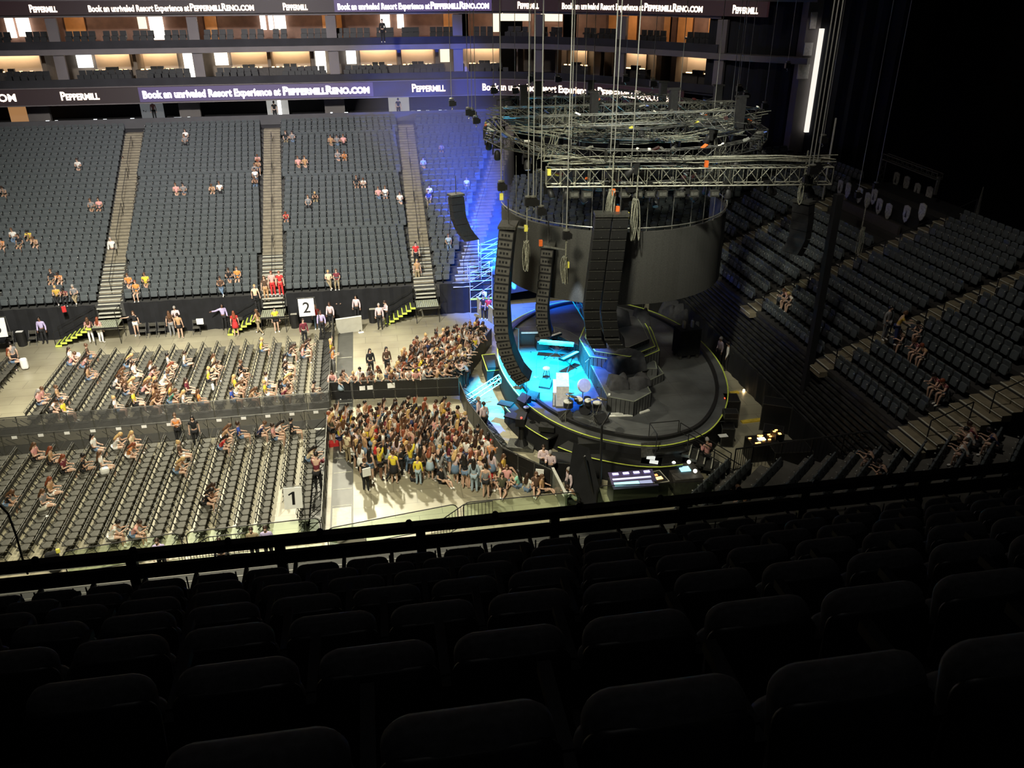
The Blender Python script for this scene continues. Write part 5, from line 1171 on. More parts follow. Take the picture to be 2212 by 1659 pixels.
# black case stack on right rear of deck
p = AT(1480, 768, ZS); t = thing('covered_stack', 'tall black-covered stack of gear at the right rear of the stage', 'gear stack', p, R(5))
MB().box((0, 0, .95), (1.25, .9, 1.5)).build('cover', BLACK, t); m = MB(); [m.box((x, y, .1), (.12, .2, .2)) for x in (-.5, 0, .5) for y in (-.35, .35)]; m.build('caster', STEELD, t); MB().box((-.25, 0, 1.85), (.12, .2, .5)).box((.25, 0, 1.85), (.1, .2, .45)).build('bottle', WPANEL, t)
# rear gear around stage
def rack(px, py, z, w_, d_, h_, rz, lab, dots=0, top=BLK2, col=None, name='equipment_rack', cat='rack'):
    p = AT(px, py, z); t = thing(name, lab, cat, p, R(rz), 'equipment racks and cases'); MB().box((0, 0, h_/2), (w_, d_, h_)).build('case_body', top, t)
    m = MB()
    for x in (-1, 1):
        for y in (-1, 1): m.box((x*w_/2, y*d_/2, h_/2), (.04, .04, h_+.02))
    for z_ in (0.02, h_):
        m.box((0, -d_/2, z_), (w_, .03, .03)).box((0, d_/2, z_), (w_, .03, .03)).box((-w_/2, 0, z_), (.03, d_, .03)).box((w_/2, 0, z_), (.03, d_, .03))
    m.build('case_edge', STEELD, t)
    if dots:
        m = MB(); r_ = random.Random(px)
        for k in range(dots): m.box((r_.uniform(-w_*.42, w_*.42), r_.uniform(-d_*.42, d_*.42), h_+.02), (.12, .06, .03))
        m.build('indicator_light', col or emis('rack_light_amber', (1, .45, .1), 5), t)
    return t
rack(1573, 915, 0, .7, .9, 1.5, -12, 'tall black rack with red strip light beside the stage right edge')
o = MB().box((-.36, -.1, 1.25), (.03, .12, .55)).build('strip_light', emis('red_strip', (1, .05, .02), 6), bpy.data.objects['equipment_rack']); 
rack(1567, 958, 0, .6, .7, 1.0, -15, 'small rack with a white paper below the red-lit rack'); p = AT(1562, 941, 1.03); tag(MB().box((0, 0, 0), (.42, .28, .02)).build('paper', WHITE, None, loc=p), 'white paper on the small rack right of the stage', 'paper')
rack(1577, 900, 1.5, .65, .5, .3, -12, 'black lid case on top of the red-lit rack')
rack(1672, 925, 0, 1.4, .9, 1.5, -30, 'wide open crate of instruments right of the yellow ramp')
rack(1665, 965, 0, .9, .8, 1.0, -30, 'case with a bright screen below the instrument crate', 0)
rack(1592, 800, 0, 1.1, 1.6, 1.3, 0, 'large dark rack beside two crew members behind stage', 0); rack(1590, 760, 0, 1.2, .9, 1.2, 0, 'flat topped dark case behind the two crew members')
for i, (px, py) in enumerate(((1515, 725), (1538, 738), (1445, 690), (1470, 700), (1500, 690))): covered(px, py, 0, (1.4, 1.2, 1.4), 'grey covered cart behind the stage, %s from left' % ORD[[3, 4, 0, 1, 2][i]+1], i*20)
rack(1218, 1030, 0, 1.6, .9, 1.0, -20, 'long black flight case in front of the stage skirt')
for px, py, rz, lab in ((1420, 680, -20, 'dark cabinet behind the stage near the screen foot'), (1365, 672, 0, 'dark rack under the middle of the screen'), (1250, 676, 30, 'dark equipment case behind the stage at left')):
    rack(px, py, 0, 1.2, .8, 1.3, rz, lab, 0)
# mixing desks at bottom
p = AT(1365, 1078, 0); t = thing('mixing_desk', 'wide mixing desk with glowing white and violet panels', 'mixing desk', p, R(-2))
MB().box((0, 0, .45), (2.0, 1.0, .9)).build('desk_body', BLK2, t); m = MB(); m.add([(-1.0, -.5, .92), (1.0, -.5, .92), (1.0, .55, 1.12), (-1.0, .55, 1.12)], [(0, 1, 2, 3)]); m.build('control_surface', mat('console_violet', (.10, .08, .18), .4), t)
m = MB(); [m.box((-.7+k*.47, .40, 1.11), (.26, .14, .02)) for k in range(4)]; m.build('display', emis('screen_lilac', (.62, .55, 1), 2.6), t)
MB().box((-.05, .08, 1.045), (1.7, .10, .02)).build('meter_strip', emis('screen_white', (.8, .8, 1), 1.4), t); MB().box((-.35, -.22, .99), (1.1, .24, .02)).build('fader_light', emis('screen_cyan', (.45, .95, .95), 1.6), t); MB().box((.5, -.22, .99), (.55, .24, .02)).build('fader_light', emis('screen_soft', (.55, .6, .85), .8), t)
p = AT(1416, 1070, 0); t = thing('side_console', 'small console with an orange screen beside the mixing desk', 'mixing desk', p, R(8)); MB().box((0, 0, .45), (.7, .9, .9)).build('desk_body', BLK2, t); MB().box((0, 0, .95), (.72, .94, .03)).build('worktop', WPANEL, t); MB().box((0, 0, .97), (.62, .84, .02)).build('control_surface', BLK2, t)
MB().box((-.08, .12, .99), (.30, .12, .02)).build('display', emis('screen_orange', (1, .28, .08), 3), t); MB().box((.02, -.14, .99), (.3, .2, .02)).build('display', emis('screen_amber', (1, .55, .2), 3), t)
p = AT(1404, 1035, 0); t = thing('laptop_cart', 'cart with open lid and bright laptops behind the mixing desk', 'cart', p, R(-25)); MB().box((0, 0, .5), (.9, .7, 1.0)).build('case_body', BLK2, t); o = MB().box((0, 0, 0), (.9, .04, .7)).build('lid', STEELD, t, False, (-.1, .4, 1.3)); o.rotation_euler = (R(-20), 0, R(20))
MB().box((-.05, .18, 1.03), (.38, .28, .03)).box((.12, -.16, 1.03), (.38, .26, .03)).build('laptop', emis('laptop_glow', (.9, .92, .85), .9), t)
p = AT(1475, 1050, 0); t = thing('lamp_desk', 'dark desk with a cyan screen and two small lamps', 'desk', p, 0); MB().box((0, 0, .4), (1.3, 1.3, .8)).build('desk_body', WOODD, t); MB().box((.05, .1, .84), (.45, .36, .04)).build('display', emis('screen_blue', (.35, .8, .95), 1.8), t)
for x, y in ((-.35, .45), (.35, .42), (.35, -.35)): MB().sphere((x, y, .98), .09, 10, 7).build('lamp_head', emis('lamp_cream', (1, 1, .82), 3), t)
t = rack(1640, 988, 0, 1.3, .8, 1.0, 0, 'instrument cart with glowing amber meters behind barred gate', 10); rack(1672, 985, 0, .4, .5, 1.3, 0, 'slim rack with amber lamps right of the amber-lit cart', 4); rack(1700, 1000, 0, 1.8, 1.1, .9, -5, 'low wide black case right of the amber-lit carts', 0)
p = AT(1645, 948, 1.02); tag(MB().box((0, 0, 0), (.34, .22, .03)).build('screen', emis('screen_cream', (1, .95, .8), 4), None, loc=p), 'bright small screen on the case by the instrument crate', 'screen')
for k, (px, py, w_, d_, rz, lab) in enumerate(((1630, 908, 1.5, .24, 4, 'long yellow cable ramp on the floor right of the stage'), (1586, 848, .5, .24, 4, 'short yellow cable ramp near the amber floor lamp'))):
    p = AT(px, py, .04); o = MB().box((0, 0, 0), (w_, d_, .08)).build('cable_ramp', YELP, None, loc=p); o.rotation_euler = (0, 0, R(rz)); tag(o, lab, 'cable ramp')
p = AT(1607, 843, .1); tag(MB().lathe((0, 0, -.1), [(.06, 0), (.06, .1), (.05, .14), (.01, .16)], 10).build('floor_lamp', emis('amber_bulb', (1, .7, .35), 14), None, loc=p), 'small glowing amber lamp on floor by the right drape', 'lamp')
# stage access stairs at the right front
t = thing('stage_stairs', 'black stage stairs with pale nosings and handrail at the right front', 'stairs'); A0 = AT(1440, 962, 1.35)
MB().box((A0.x, A0.y, 1.28), (1.5, 1.1, .1)).box((A0.x, A0.y, .65), (1.3, .9, 1.2)).build('landing', BLK2, t); m = MB(); n_ = MB()
for k in range(7):
    x = A0.x+.9+k*.30; y = A0.y-.25-k*.16; z = 1.2-k*.17; m.box((x, y, z-.08), (.36, 1.0, .14), R(-28)); n_.box((x+.14, y-.07, z), (.05, 1.0, .02), R(-28))
m.build('tread', STEELD, t); n_.build('nosing', STEPN, t); m = MB()
for s_ in (.55, -.5):
    a = Vector((A0.x+.8, A0.y+s_, 2.15)); b = Vector((A0.x+2.9, A0.y+s_-1.2, 1.0)); m.tube(a, b, .025, 6); m.tube(a-Vector((0, 0, .45)), b-Vector((0, 0, .45)), .018, 6); m.tube(a, a-Vector((0, 0, 1.5)), .025, 6); m.tube(b, b-Vector((0, 0, 1.0)), .025, 6); c = (a+b)/2; m.tube(c, c-Vector((0, 0, 1.4)), .025, 6)
for x in (-.7, .7): m.tube((A0.x+x, A0.y+.5, 1.3), (A0.x+x, A0.y+.5, 2.3), .02, 6)
m.tube((A0.x-.7, A0.y+.5, 2.3), (A0.x+.7, A0.y+.5, 2.3), .02, 6); m.tube((A0.x-.7, A0.y+.5, 2.3), (A0.x-.7, A0.y-.5, 2.3), .02, 6); m.tube((A0.x-.7, A0.y-.5, 1.3), (A0.x-.7, A0.y-.5, 2.3), .02, 6)
m.build('handrail', BLK2, t)
# ================================================================ truss
def truss(mb, p, q, w_=.4, h_=.4, r_=.025, step=.6):
    p = Vector(p); q = Vector(q); d = (q-p).normalized(); s_ = d.cross(Vector((0, 0, 1))).normalized()*w_/2; u_ = Vector((0, 0, h_/2)); n_ = max(1, int((q-p).length/step))
    cs = [s_+u_, s_-u_, -s_-u_, -s_+u_]
    for c in cs: mb.tube(p+c, q+c, r_, 5)
    for k in range(n_):
        a = p+(q-p)*(k/n_); b = p+(q-p)*((k+1)/n_)
        for i in range(4):
            c, e = cs[i], cs[(i+1) % 4]; mb.tube(a+c, b+e, r_*.55, 4, cap=False)
        for i in range(4): mb.tube(a+cs[i], a+cs[(i+1) % 4], r_*.55, 4, cap=False)
    for i in range(4): mb.tube(q+cs[i], q+cs[(i+1) % 4], r_*.55, 4, cap=False)
TR = []
def add_truss(p, q, lab, w_=.4, h_=.4, m_=None, grp='rig trusses', r_=.025):
    mb = MB(); truss(mb, p, q, w_, h_, r_); TR.append((Vector(p), Vector(q))); return tag(mb.build('lighting_truss', m_ or STEELD), lab, 'truss', grp)
TL, TRr = AT(1180, 382, 13.0), AT(1793, 377, 13.0)
add_truss(TL, TRr, 'long straight silver truss across the front of the stage rig', .6, .72, mat('truss_bright', (.42, .42, .34), .4, .6, .2, 12), None, .032)
RC = Vector((12.3, 39.5, 13.9)); RR = 6.6; NSG = 16
for k in range(NSG):
    a0, a1 = 2*math.pi*k/NSG, 2*math.pi*(k+1)/NSG
    for r_, z_, nm_ in ((RR, 0, 'outer'), (RR*.62, .45, 'inner')):
        if nm_ == 'inner' and k % 2: continue
        if nm_ == 'inner': a1 = 2*math.pi*(k+2)/NSG
        p = RC+Vector((r_*math.cos(a0), r_*math.sin(a0), z_)); q = RC+Vector((r_*math.cos(a1), r_*math.sin(a1), z_))
        ang = ['east', 'north-east', 'north', 'north-west', 'west', 'south-west', 'south', 'south-east']
        side = ('right', 'rear right', 'rear', 'rear left', 'left', 'front left', 'front', 'front right')[int(((a0+a1)/2+math.pi/8)/(math.pi/4)) % 8]
        add_truss(p, q, uniq('%s ring truss section at the %s of the lighting rig' % (nm_, side), (', first part', ', second part', ', third part')), .4, .45)
for k, (a, b, z_) in enumerate(((-4.6, 4.6, -2.6), (-5.8, 5.8, .4), (-4.0, 4.0, 3.6))):
    add_truss(RC+Vector((a, z_, .9)), RC+Vector((b, z_, .9)), ('front', 'middle', 'rear')[k]+' straight cross truss spanning the lighting rig', .45, .45, STEEL)
add_truss(RC+Vector((-2.5, 5.5, .9)), RC+Vector((3.2, -5.2, .9)), 'diagonal ladder truss crossing the middle of the rig', .45, .4); add_truss(RC+Vector((1.0, 6.0, 1.0)), RC+Vector((5.5, -3.0, 1.0)), 'diagonal ladder truss at the right of the rig', .45, .4)
add_truss(RC+Vector((-5.5, 3.0, .9)), RC+Vector((-2.0, 6.5, .9)), 'short diagonal truss at the left rear of the rig', .4, .4)
for k in range(7):
    a0, a1 = R(196+k*22), R(218+k*22); add_truss(RC+Vector((4.7*math.cos(a0), 4.7*math.sin(a0), -1.7)), RC+Vector((4.7*math.cos(a1), 4.7*math.sin(a1), -1.7)), 'lower dark truss section hung inside the screen ring, %s from left' % ORD[k+1], .35, .35)
# moving lights
MHp = {}
m = MB(); m.box((0, 0, -.08), (.36, .26, .16)); MHp['base'] = m.mesh('base', BLK2)
m = MB(); m.box((-.19, 0, -.30), (.05, .18, .34)); m.box((.19, 0, -.30), (.05, .18, .34)); m.box((0, 0, -.17), (.42, .2, .05)); MHp['yoke'] = m.mesh('yoke', BLK2)
m = MB(); m.lathe((0, 0, -.62), [(.13, 0), (.16, .06), (.15, .3), (.10, .42), (.04, .45)], 12); MHp['lamp_head'] = m.mesh('lamp_head', CABIN, True)
m = MB(); m.lathe((0, 0, -.628), [(.12, 0), (.12, .01)], 12); MHp['lens'] = m.mesh('lens', WHITEM)
r_ = random.Random(5); nl = 0; spots = []
for (p, q) in TR:
    n_ = max(1, int((q-p).length/1.6))
    for k in range(n_): spots.append(p+(q-p)*((k+.5)/n_)+Vector((0, 0, -.25)))
spots.sort(key=lambda v_: -PR(v_)[0])
for k, v_ in enumerate(spots):
    t = thing('moving_light', uniq('black moving-head light on the rig, %s counted from the right end' % ORD[k+1]), 'stage light', v_, r_.uniform(0, 6.28), 'moving lights on the rig')
    for nme in ('base', 'yoke'): put(MHp[nme], nme, t)
    h = put(MHp['lamp_head'], 'lamp_head', t, (0, 0, -.12)); h.rotation_euler = (r_.uniform(-.8, .8), 0, 0)
    l_ = put(MHp['lens'], 'lens', h)
# cable looms over the trusses
def loom(p, q, n_, lab, spread=.2, sag=.1, m_=CABLE):
    mb = MB(); p = Vector(p); q = Vector(q); rr_ = random.Random(lab)
    for k in range(n_):
        o_ = Vector((rr_.uniform(-spread, spread), rr_.uniform(-spread, spread), rr_.uniform(0, spread))); pts = []; ph = rr_.uniform(0, 6)
        for i in range(13):
            t_ = i/12; pts.append(p+(q-p)*t_+o_*(1+.5*math.sin(t_*9+ph))+Vector((0, 0, -sag*math.sin(t_*math.pi)+.05*math.sin(t_*14+ph))))
        mb.path(pts, .022, 4)
    return tag(mb.build('cable_loom', m_), lab, 'cables', 'cable looms on the rig')
up = Vector((0, 0, .55))
loom(TL+up, TRr+up, 12, 'thick pale cable loom lying along the long front truss', .22, .0)
for k, (a, b, lab) in enumerate(((TL+up, RC+Vector((-3, 0, 1)), 'cable loom running from the front truss to the ring centre'), (RC+Vector((-6, 2, .5)), RC+Vector((4, -3, .8)), 'cable loom sagging across the left half of the rig'), (RC+Vector((-4, -4, .6)), RC+Vector((5, 2, .8)), 'cable loom crossing the front of the rig'), (RC+Vector((5.8, 2.4, .6)), RC+Vector((2.5, -5.6, -.4)), 'hanging cable loom curving at the right of the rig'), (RC+Vector((-6.4, 1, .3)), RC+Vector((-3.6, -5.4, -.2)), 'cable loom along the left edge of the rig'))): loom(a, b, 7, lab, .35, .5 if k else .1)
LD = mat('cable_loom_dark', (.05, .05, .045), .6, 0, .5, 15)
for k in range(9):
    a0 = R(200+k*36); a1 = a0+R(120+20*(k % 3)); loom(RC+Vector((6.3*math.cos(a0), 6.3*math.sin(a0), .45)), RC+Vector((5.4*math.cos(a1), 5.4*math.sin(a1), .3)), 8, 'dark cable loom strung over the lighting ring, %s one clockwise' % ORD[k+1], .4, .5, LD if k % 2 else CABLE)
# distributor boxes, bright fittings and coloured slings on the rig
cols = [('white', WHITEM), ('steel', STEEL), ('steel', STEEL), ('orange', ORANGE), ('steel', STEEL), ('yellow', YLW2), ('white', WHITEM), ('steel', STEEL), ('white', STEEL), ('steel', STEEL), ('red', emis('red_tag', (.6, .02, .02), .05)), ('blue', mat('blue_tag', (.08, .15, .5), .5))]
pts = []
for k in range(110):
    p, q = r_.choice(TR[1:]); pts.append(p.lerp(q, r_.random())+Vector((r_.uniform(-.15, .15), r_.uniform(-.15, .15), .27)))
pts.sort(key=lambda v_: PR(v_)[0])
for k, v_ in enumerate(pts):
    cn, cmat = cols[r_.randrange(len(cols))]; o = MB().box((0, 0, 0), (r_.uniform(.1, .36), r_.uniform(.08, .16), r_.uniform(.04, .11))).build('rigging_fitting', cmat, None, loc=v_); o.rotation_euler = (r_.uniform(-.6, .6), r_.uniform(-.6, .6), r_.uniform(0, 3))
    tag(o, uniq('small %s fitting clamped on the rig, %s of its fittings from left' % (cn, ORD[k+1])), 'rig fitting', 'fittings on the rig')
# dimmer columns standing on the rig
for k, (x, y, h) in enumerate(((-4.6, 1.5, 1.4), (-1.6, -.5, 1.3), (-.4, 4.8, 1.2), (1.8, -1.8, 1.5), (3.2, 3.6, 1.2), (4.4, -3.4, 1.3), (-3.2, 4.8, 1.2), (5.4, 1.6, 1.2))):
    c = RC+Vector((x, y, .5)); tag(MB().box((0, 0, h/2), (.34, .34, h)).box((0, 0, h+.04), (.6, .2, .08)).build('hoist_frame', CABIN, None, loc=c), uniq('upright black box on the rig, %s from left' % ORD[[1, 3, 4, 5, 6, 7, 2, 8][k]]), 'rig box', 'upright boxes on the rig')
# hanging chains with hoist motors: photograph pixel of the hook, depth
CHN = [(1083, 415, 33.5), (1141, 448, 33), (1152, 448, 33), (1168, 468, 33), (1223, 520, 33), (1232, 365, 35), (1258, 318, 40), (1316, 388, 33.4), (1324, 392, 33.4), (1360, 418, 33.3), (1461, 298, 40), (1535, 312, 38), (1741, 398, 31.8), (1752, 380, 31.6), (1762, 372, 31.8), (1776, 312, 38), (1573, 285, 42), (1580, 300, 42), (1650, 238, 46), (976, 232, 46), (1012, 252, 45), (1020, 254, 45), (1028, 270, 44), (1066, 205, 46), (1112, 205, 48), (1146, 180, 48), (1204, 180, 48), (1350, 180, 46), (1280, 215, 44), (1610, 215, 46), (1595, 200, 48), (1700, 150, 50), (1851, 430, 42), (1890, 410, 45), (1240, 330, 40), (1409, 190, 46)]
CHN.sort()
hm = {}
m = MB(); m.box((0, 0, .22), (.30, .22, .30)).box((.18, 0, .2), (.12, .2, .2)); hm['motor'] = m.mesh('motor', BLK2)
m = MB(); m.lathe((0, 0, .40), [(.10, 0), (.14, .04), (.14, .07), (.04, .10)], 10); m.tube((0, 0, 0), (0, 0, .1), .03, 6); m.tube((0, 0, 0), (.06, 0, -.06), .02, 5); m.tube((.06, 0, -.06), (0, 0, -.12), .02, 5); hm['hook'] = m.mesh('hook', STEEL)
for k, (px, py, y) in enumerate(CHN):
    p = ATY(px, py, y); big = py > 340 and y < 36
    t = thing('chain_hoist', uniq('hoist and long vertical chain above the stage, %s from left' % ORD[k+1]), 'chain hoist', p, 0, 'chain hoists')
    put(hm['motor'], 'motor', t); put(hm['hook'], 'hook', t)
    m = MB(); m.tube((0, 0, .4), (0, 0, 32-p.z), .024 if big else .017, 5); m.build('chain', CHAIN, t)
p = ATY(1806, 255, 33); t = thing('steel_cable', 'bright upright cable hanging right of the front truss end', 'cable', (p.x, p.y, 0)); q = ATY(1790, 430, 33); MB().tube((0, 0, q.z), (0, 0, p.z), .04, 6).build('cable', CHAIN, t)
# ================================================================ hanging screens: three-quarter cylinder
def cyl_wall(c, r_, a0, a1, z0, z1, th, n_):
    mb = MB()
    for k in range(n_):
        b0, b1 = R(a0+(a1-a0)*k/n_), R(a0+(a1-a0)*(k+1)/n_)
        q = [(c.x+rr_*math.cos(b), c.y+rr_*math.sin(b)) for rr_, b in ((r_, b0), (r_, b1), (r_-th, b1), (r_-th, b0))]
        mb.add([x+(z0,) for x in q]+[x+(z1,) for x in q], [(0, 3, 2, 1), (4, 5, 6, 7), (0, 1, 5, 4), (1, 2, 6, 5), (2, 3, 7, 6), (3, 0, 4, 7)])
    return mb
SCc = Vector((11.95, 39.4, 0)); SR = 5.6; zt, zb_ = 10.45, 7.05
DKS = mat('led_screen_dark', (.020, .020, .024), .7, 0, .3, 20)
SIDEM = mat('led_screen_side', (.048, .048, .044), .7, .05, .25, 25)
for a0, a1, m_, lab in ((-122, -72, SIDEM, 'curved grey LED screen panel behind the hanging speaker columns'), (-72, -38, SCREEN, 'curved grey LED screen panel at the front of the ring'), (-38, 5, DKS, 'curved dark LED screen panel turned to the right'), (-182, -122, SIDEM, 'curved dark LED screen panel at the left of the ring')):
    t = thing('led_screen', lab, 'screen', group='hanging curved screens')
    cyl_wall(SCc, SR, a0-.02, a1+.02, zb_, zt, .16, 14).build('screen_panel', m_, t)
    m = MB(); 
    for k in range(24):
        b0, b1 = R(a0+(a1-a0)*k/24), R(a0+(a1-a0)*(k+1)/24); m.tube((SCc.x+SR*math.cos(b0), SCc.y+SR*math.sin(b0), zt+.18), (SCc.x+SR*math.cos(b1), SCc.y+SR*math.sin(b1), zt+.18), .03, 5)
        if k % 6 == 3: m.tube((SCc.x+SR*math.cos(b0), SCc.y+SR*math.sin(b0), zt), (SCc.x+SR*math.cos(b0), SCc.y+SR*math.sin(b0), zt+2.8), .018, 5)
    m.build('hanging_bar', STEEL, t)
# ================================================================ line arrays
def line_array(pts3, w_, h_, dep, face, lab, face_m=GRILL, grp='hanging speaker columns', holes=True):
    # pts3: points down the column (x, y, z); face: yaw of the speaker front
    t = thing('line_array', lab, 'speaker column', group=grp)
    L = [0]; 
    for a, b in zip(pts3, pts3[1:]): L.append(L[-1]+(Vector(b)-Vector(a)).length)
    n_ = max(3, int(L[-1]/h_)); 
    def pos(s_):
        for i in range(len(L)-1):
            if s_ <= L[i+1]+1e-6:
                u_ = (s_-L[i])/(L[i+1]-L[i]); return Vector(pts3[i]).lerp(Vector(pts3[i+1]), u_)
        return Vector(pts3[-1])
    F = Vector((-math.sin(face), math.cos(face), 0)); S = Vector((math.cos(face), math.sin(face), 0))
    for k in range(n_):
        a, b = pos(L[-1]*k/n_), pos(L[-1]*(k+1)/n_); c = (a+b)/2; dn = (b-a).normalized(); f_ = dn.cross(S).normalized()
        if f_.dot(F) < 0: f_ = -f_
        mt = Matrix((S, f_, -dn)).transposed(); hh = (b-a).length
        cab = MB().box(c, (w_, dep, hh*.94), mtx=mt).build('speaker_cabinet', CABIN, t)
        m = MB(); m.box(c+f_*(dep/2+.01), (w_*.92, .03, hh*.80), mtx=mt); m.build('grille', face_m, cab)
        if holes:
            m = MB(); 
            for sx in (-.20, .02, .24): m.box(c-S*(w_/2+.022)+f_*sx*dep-dn*hh*.02, (.02, .085, .10), mtx=mt)
            m.build('side_port', BLACK, cab)
            m = MB(); m.box(c-S*(w_/2+.008)-f_*dep*.0, (.02, dep*.92, hh*.72), mtx=mt); m.build('side_plate', WPANEL_D, cab)
        else:
            m = MB(); m.box(c+f_*(dep/2+.03)-dn*hh*.44, (w_, .03, .03), mtx=mt); m.box(c+f_*(dep/2+.05)+dn*hh*.3, (.03, .02, .05), mtx=mt); m.build('cabinet_trim', STEELD, cab)
    top = Vector(pts3[0]); m = MB(); m.box(top+Vector((0, 0, .12)), (w_*1.05, dep*1.2, .12), face); m.tube(top+Vector((0, 0, .15)), top+Vector((0, 0, 1.2)), .03, 6); m.build('bumper_frame', STEELD, t)
    return t
WPANEL_D = mat('speaker_back_plate', (.10, .097, .088), .5, .2, .2, 6)
def col_pts(px_list, y): return [tuple(ATY(a, b, y)) for a, b in px_list]
def plumb(p, q): return p
A1 = [ATY(1098, 492, 33), ATY(1089, 580, 33), ATY(1084, 660, 33), ATY(1088, 720, 33), ATY(1100, 765, 33.1), ATY(1118, 800, 33.3), ATY(1135, 818, 33.5)]
line_array([tuple(p) for p in A1], 1.0, .38, .62, R(72), 'curved hanging speaker column farthest left, with perforated backs')
A2 = [ATY(1184, 533, 35), ATY(1178, 600, 35), ATY(1172, 660, 35), ATY(1174, 700, 35.1), ATY(1181, 722, 35.2)]
line_array([tuple(p) for p in A2], .9, .36, .55, R(72), 'shorter curved hanging speaker column beside the leftmost one')
for k, (xa, xb, xc) in enumerate(((1302, 1276, 1288), (1339, 1313, 1328))):
    A3 = [ATY(xa, 468, 32.6), ATY((xa+xb)/2, 570, 32.6), ATY(xb, 670, 32.6), ATY((xb+xc)/2, 722, 32.8), ATY(xc+6, 742, 33.2)]
    line_array([tuple(p) for p in A3], .68, .44, .55, R(180-8), ('left', 'right')[k]+' column of the big twin speaker array facing the camera', CABIN2 if False else mat('array_face', (.018, .018, .018), .5, .2, .3, 40), holes=False)
A4 = [ATY(1736, 440, 36), ATY(1733, 480, 36), ATY(1726, 520, 36), ATY(1710, 548, 36)]
line_array([tuple(p) for p in A4], .9, .38, .5, R(-60), 'dark hanging speaker column curving in front of the right stand', holes=False)
A5 = [ATY(985, 425, 47), ATY(990, 470, 47), ATY(1003, 500, 47), ATY(1020, 520, 47)]
line_array([tuple(p) for p in A5], .8, .38, .5, R(20), 'distant blue-lit hanging speaker column before the far stand', holes=False)
# cable bundles hanging at the arrays
def hang(px, py, y, dz, lab, m_=CABLE, loops=3):
    p = ATY(px, py, y); mb = MB(); rr_ = random.Random(px)
    for k in range(loops*2):
        a = p+Vector((rr_.uniform(-.1, .1), rr_.uniform(-.1, .1), 0)); w_ = rr_.uniform(.06, .22); f2 = rr_.uniform(1, 2.4); mb.path([a+Vector((w_*math.sin(t_*f2*math.pi)*(1 if k % 2 else -1)*(1-t_*.6), .1*math.sin(t_*5+k), -dz*(1-math.cos(t_*2*math.pi))/2)) for t_ in (i/12 for i in range(13))], .022, 4)
    mb.path([p, p+Vector((0, 0, 1.5))], .03, 5)
    o = mb.build('cable_bundle', m_); tag(o, lab, 'cables', 'hanging cable bundles')
hang(1138, 520, 33, 1.3, 'looped cable bundle hanging between the two left columns'); hang(1222, 555, 33, 1.2, 'tangled cable bundle hanging below the short bar right of left columns'); hang(1322, 410, 32.8, 1.3, 'colourful cable bundle above the twin speaker array', CABLE, 4); hang(1375, 430, 33, 1.8, 'grey cable bundle hanging over the front screen'); hang(1560, 330, 38, 1.6, 'thick cable bundle drooping at the right of the rig', CABLE, 4); hang(1735, 395, 36, 1.0, 'cable bundle above the dark right speaker column'); hang(1862, 490, 38, 1.5, 'cable bundle hanging before the right stand aisle')
for k, (px, py, y, c, lab) in enumerate(((1325, 415, 32.8, ORANGE, 'orange sleeve above the twin speaker array'), (1334, 452, 32.8, ORANGE, 'red and yellow sling above the twin array'), (1168, 525, 33, ORANGE, 'orange sleeve over the shorter left column'), (1136, 493, 33, YLW2, 'yellow tag beside the leftmost speaker column'), (1226, 572, 33, YLW2, 'yellow tag on the tangled cable bundle'), (1355, 465, 32.8, YLW2, 'yellow tag at right of the twin array top'), (1083, 425, 33, YLW2, 'yellow and white motor cap above the leftmost column'), (1186, 372, 33.6, YLW2, 'yellow tag at left end of the front truss'), (1526, 354, 32.4, ORANGE, 'red tag hanging behind the front truss'), (1277, 660, 38, YLW2, 'yellow tag on the gear truss left of the twin array'))):
    p = ATY(px, py, y); tag(MB().box((0, 0, 0), (.14, .12, .26)).build('sling_tag', c, None, loc=p), lab, 'tag', 'coloured tags on the rig')
p0, p1 = ATY(1175, 403, 33), ATY(1195, 630, 37)
add_truss(ATY(1222, 615, 38.5), ATY(1275, 700, 38.5), 'sloping gear-laden truss behind the twin speaker array', .5, .6, STEELD, 'rig trusses')
# short bars over the two left arrays
for a, b, lab in (((1100, 486), (1142, 494), 'short silver bar over the leftmost speaker column'), ((1175, 532), (1220, 540), 'short silver bar over the second speaker column')):
    m = MB(); m.tube(ATY(a[0], a[1], 33), ATY(b[0], b[1], 33), .05, 8); tag(m.build('spreader_bar', STEEL), lab, 'bar')
# lights hanging below the front truss
for k, px in enumerate((1240, 1268, 1350, 1378, 1405, 1432, 1470, 1500, 1545)):
    t_ = (px-1180)/(1793-1180); p = TL.lerp(TRr, t_)+Vector((0, 0, -.75)); t = thing('strobe_light', uniq('pale wash light under the long front truss, %s from left' % ORD[k+1]), 'stage light', p, 0, 'wash lights below the front truss')
    MB().box((0, 0, 0), (.42, .25, .26)).build('housing', STEELD, t); MB().box((0, -.14, 0), (.30, .02, .14)).build('lens', STEEL, t); MB().tube((-.24, 0, 0), (-.24, 0, .4), .015, 5).tube((.24, 0, 0), (.24, 0, .4), .015, 5).build('bracket', BLK2, t)
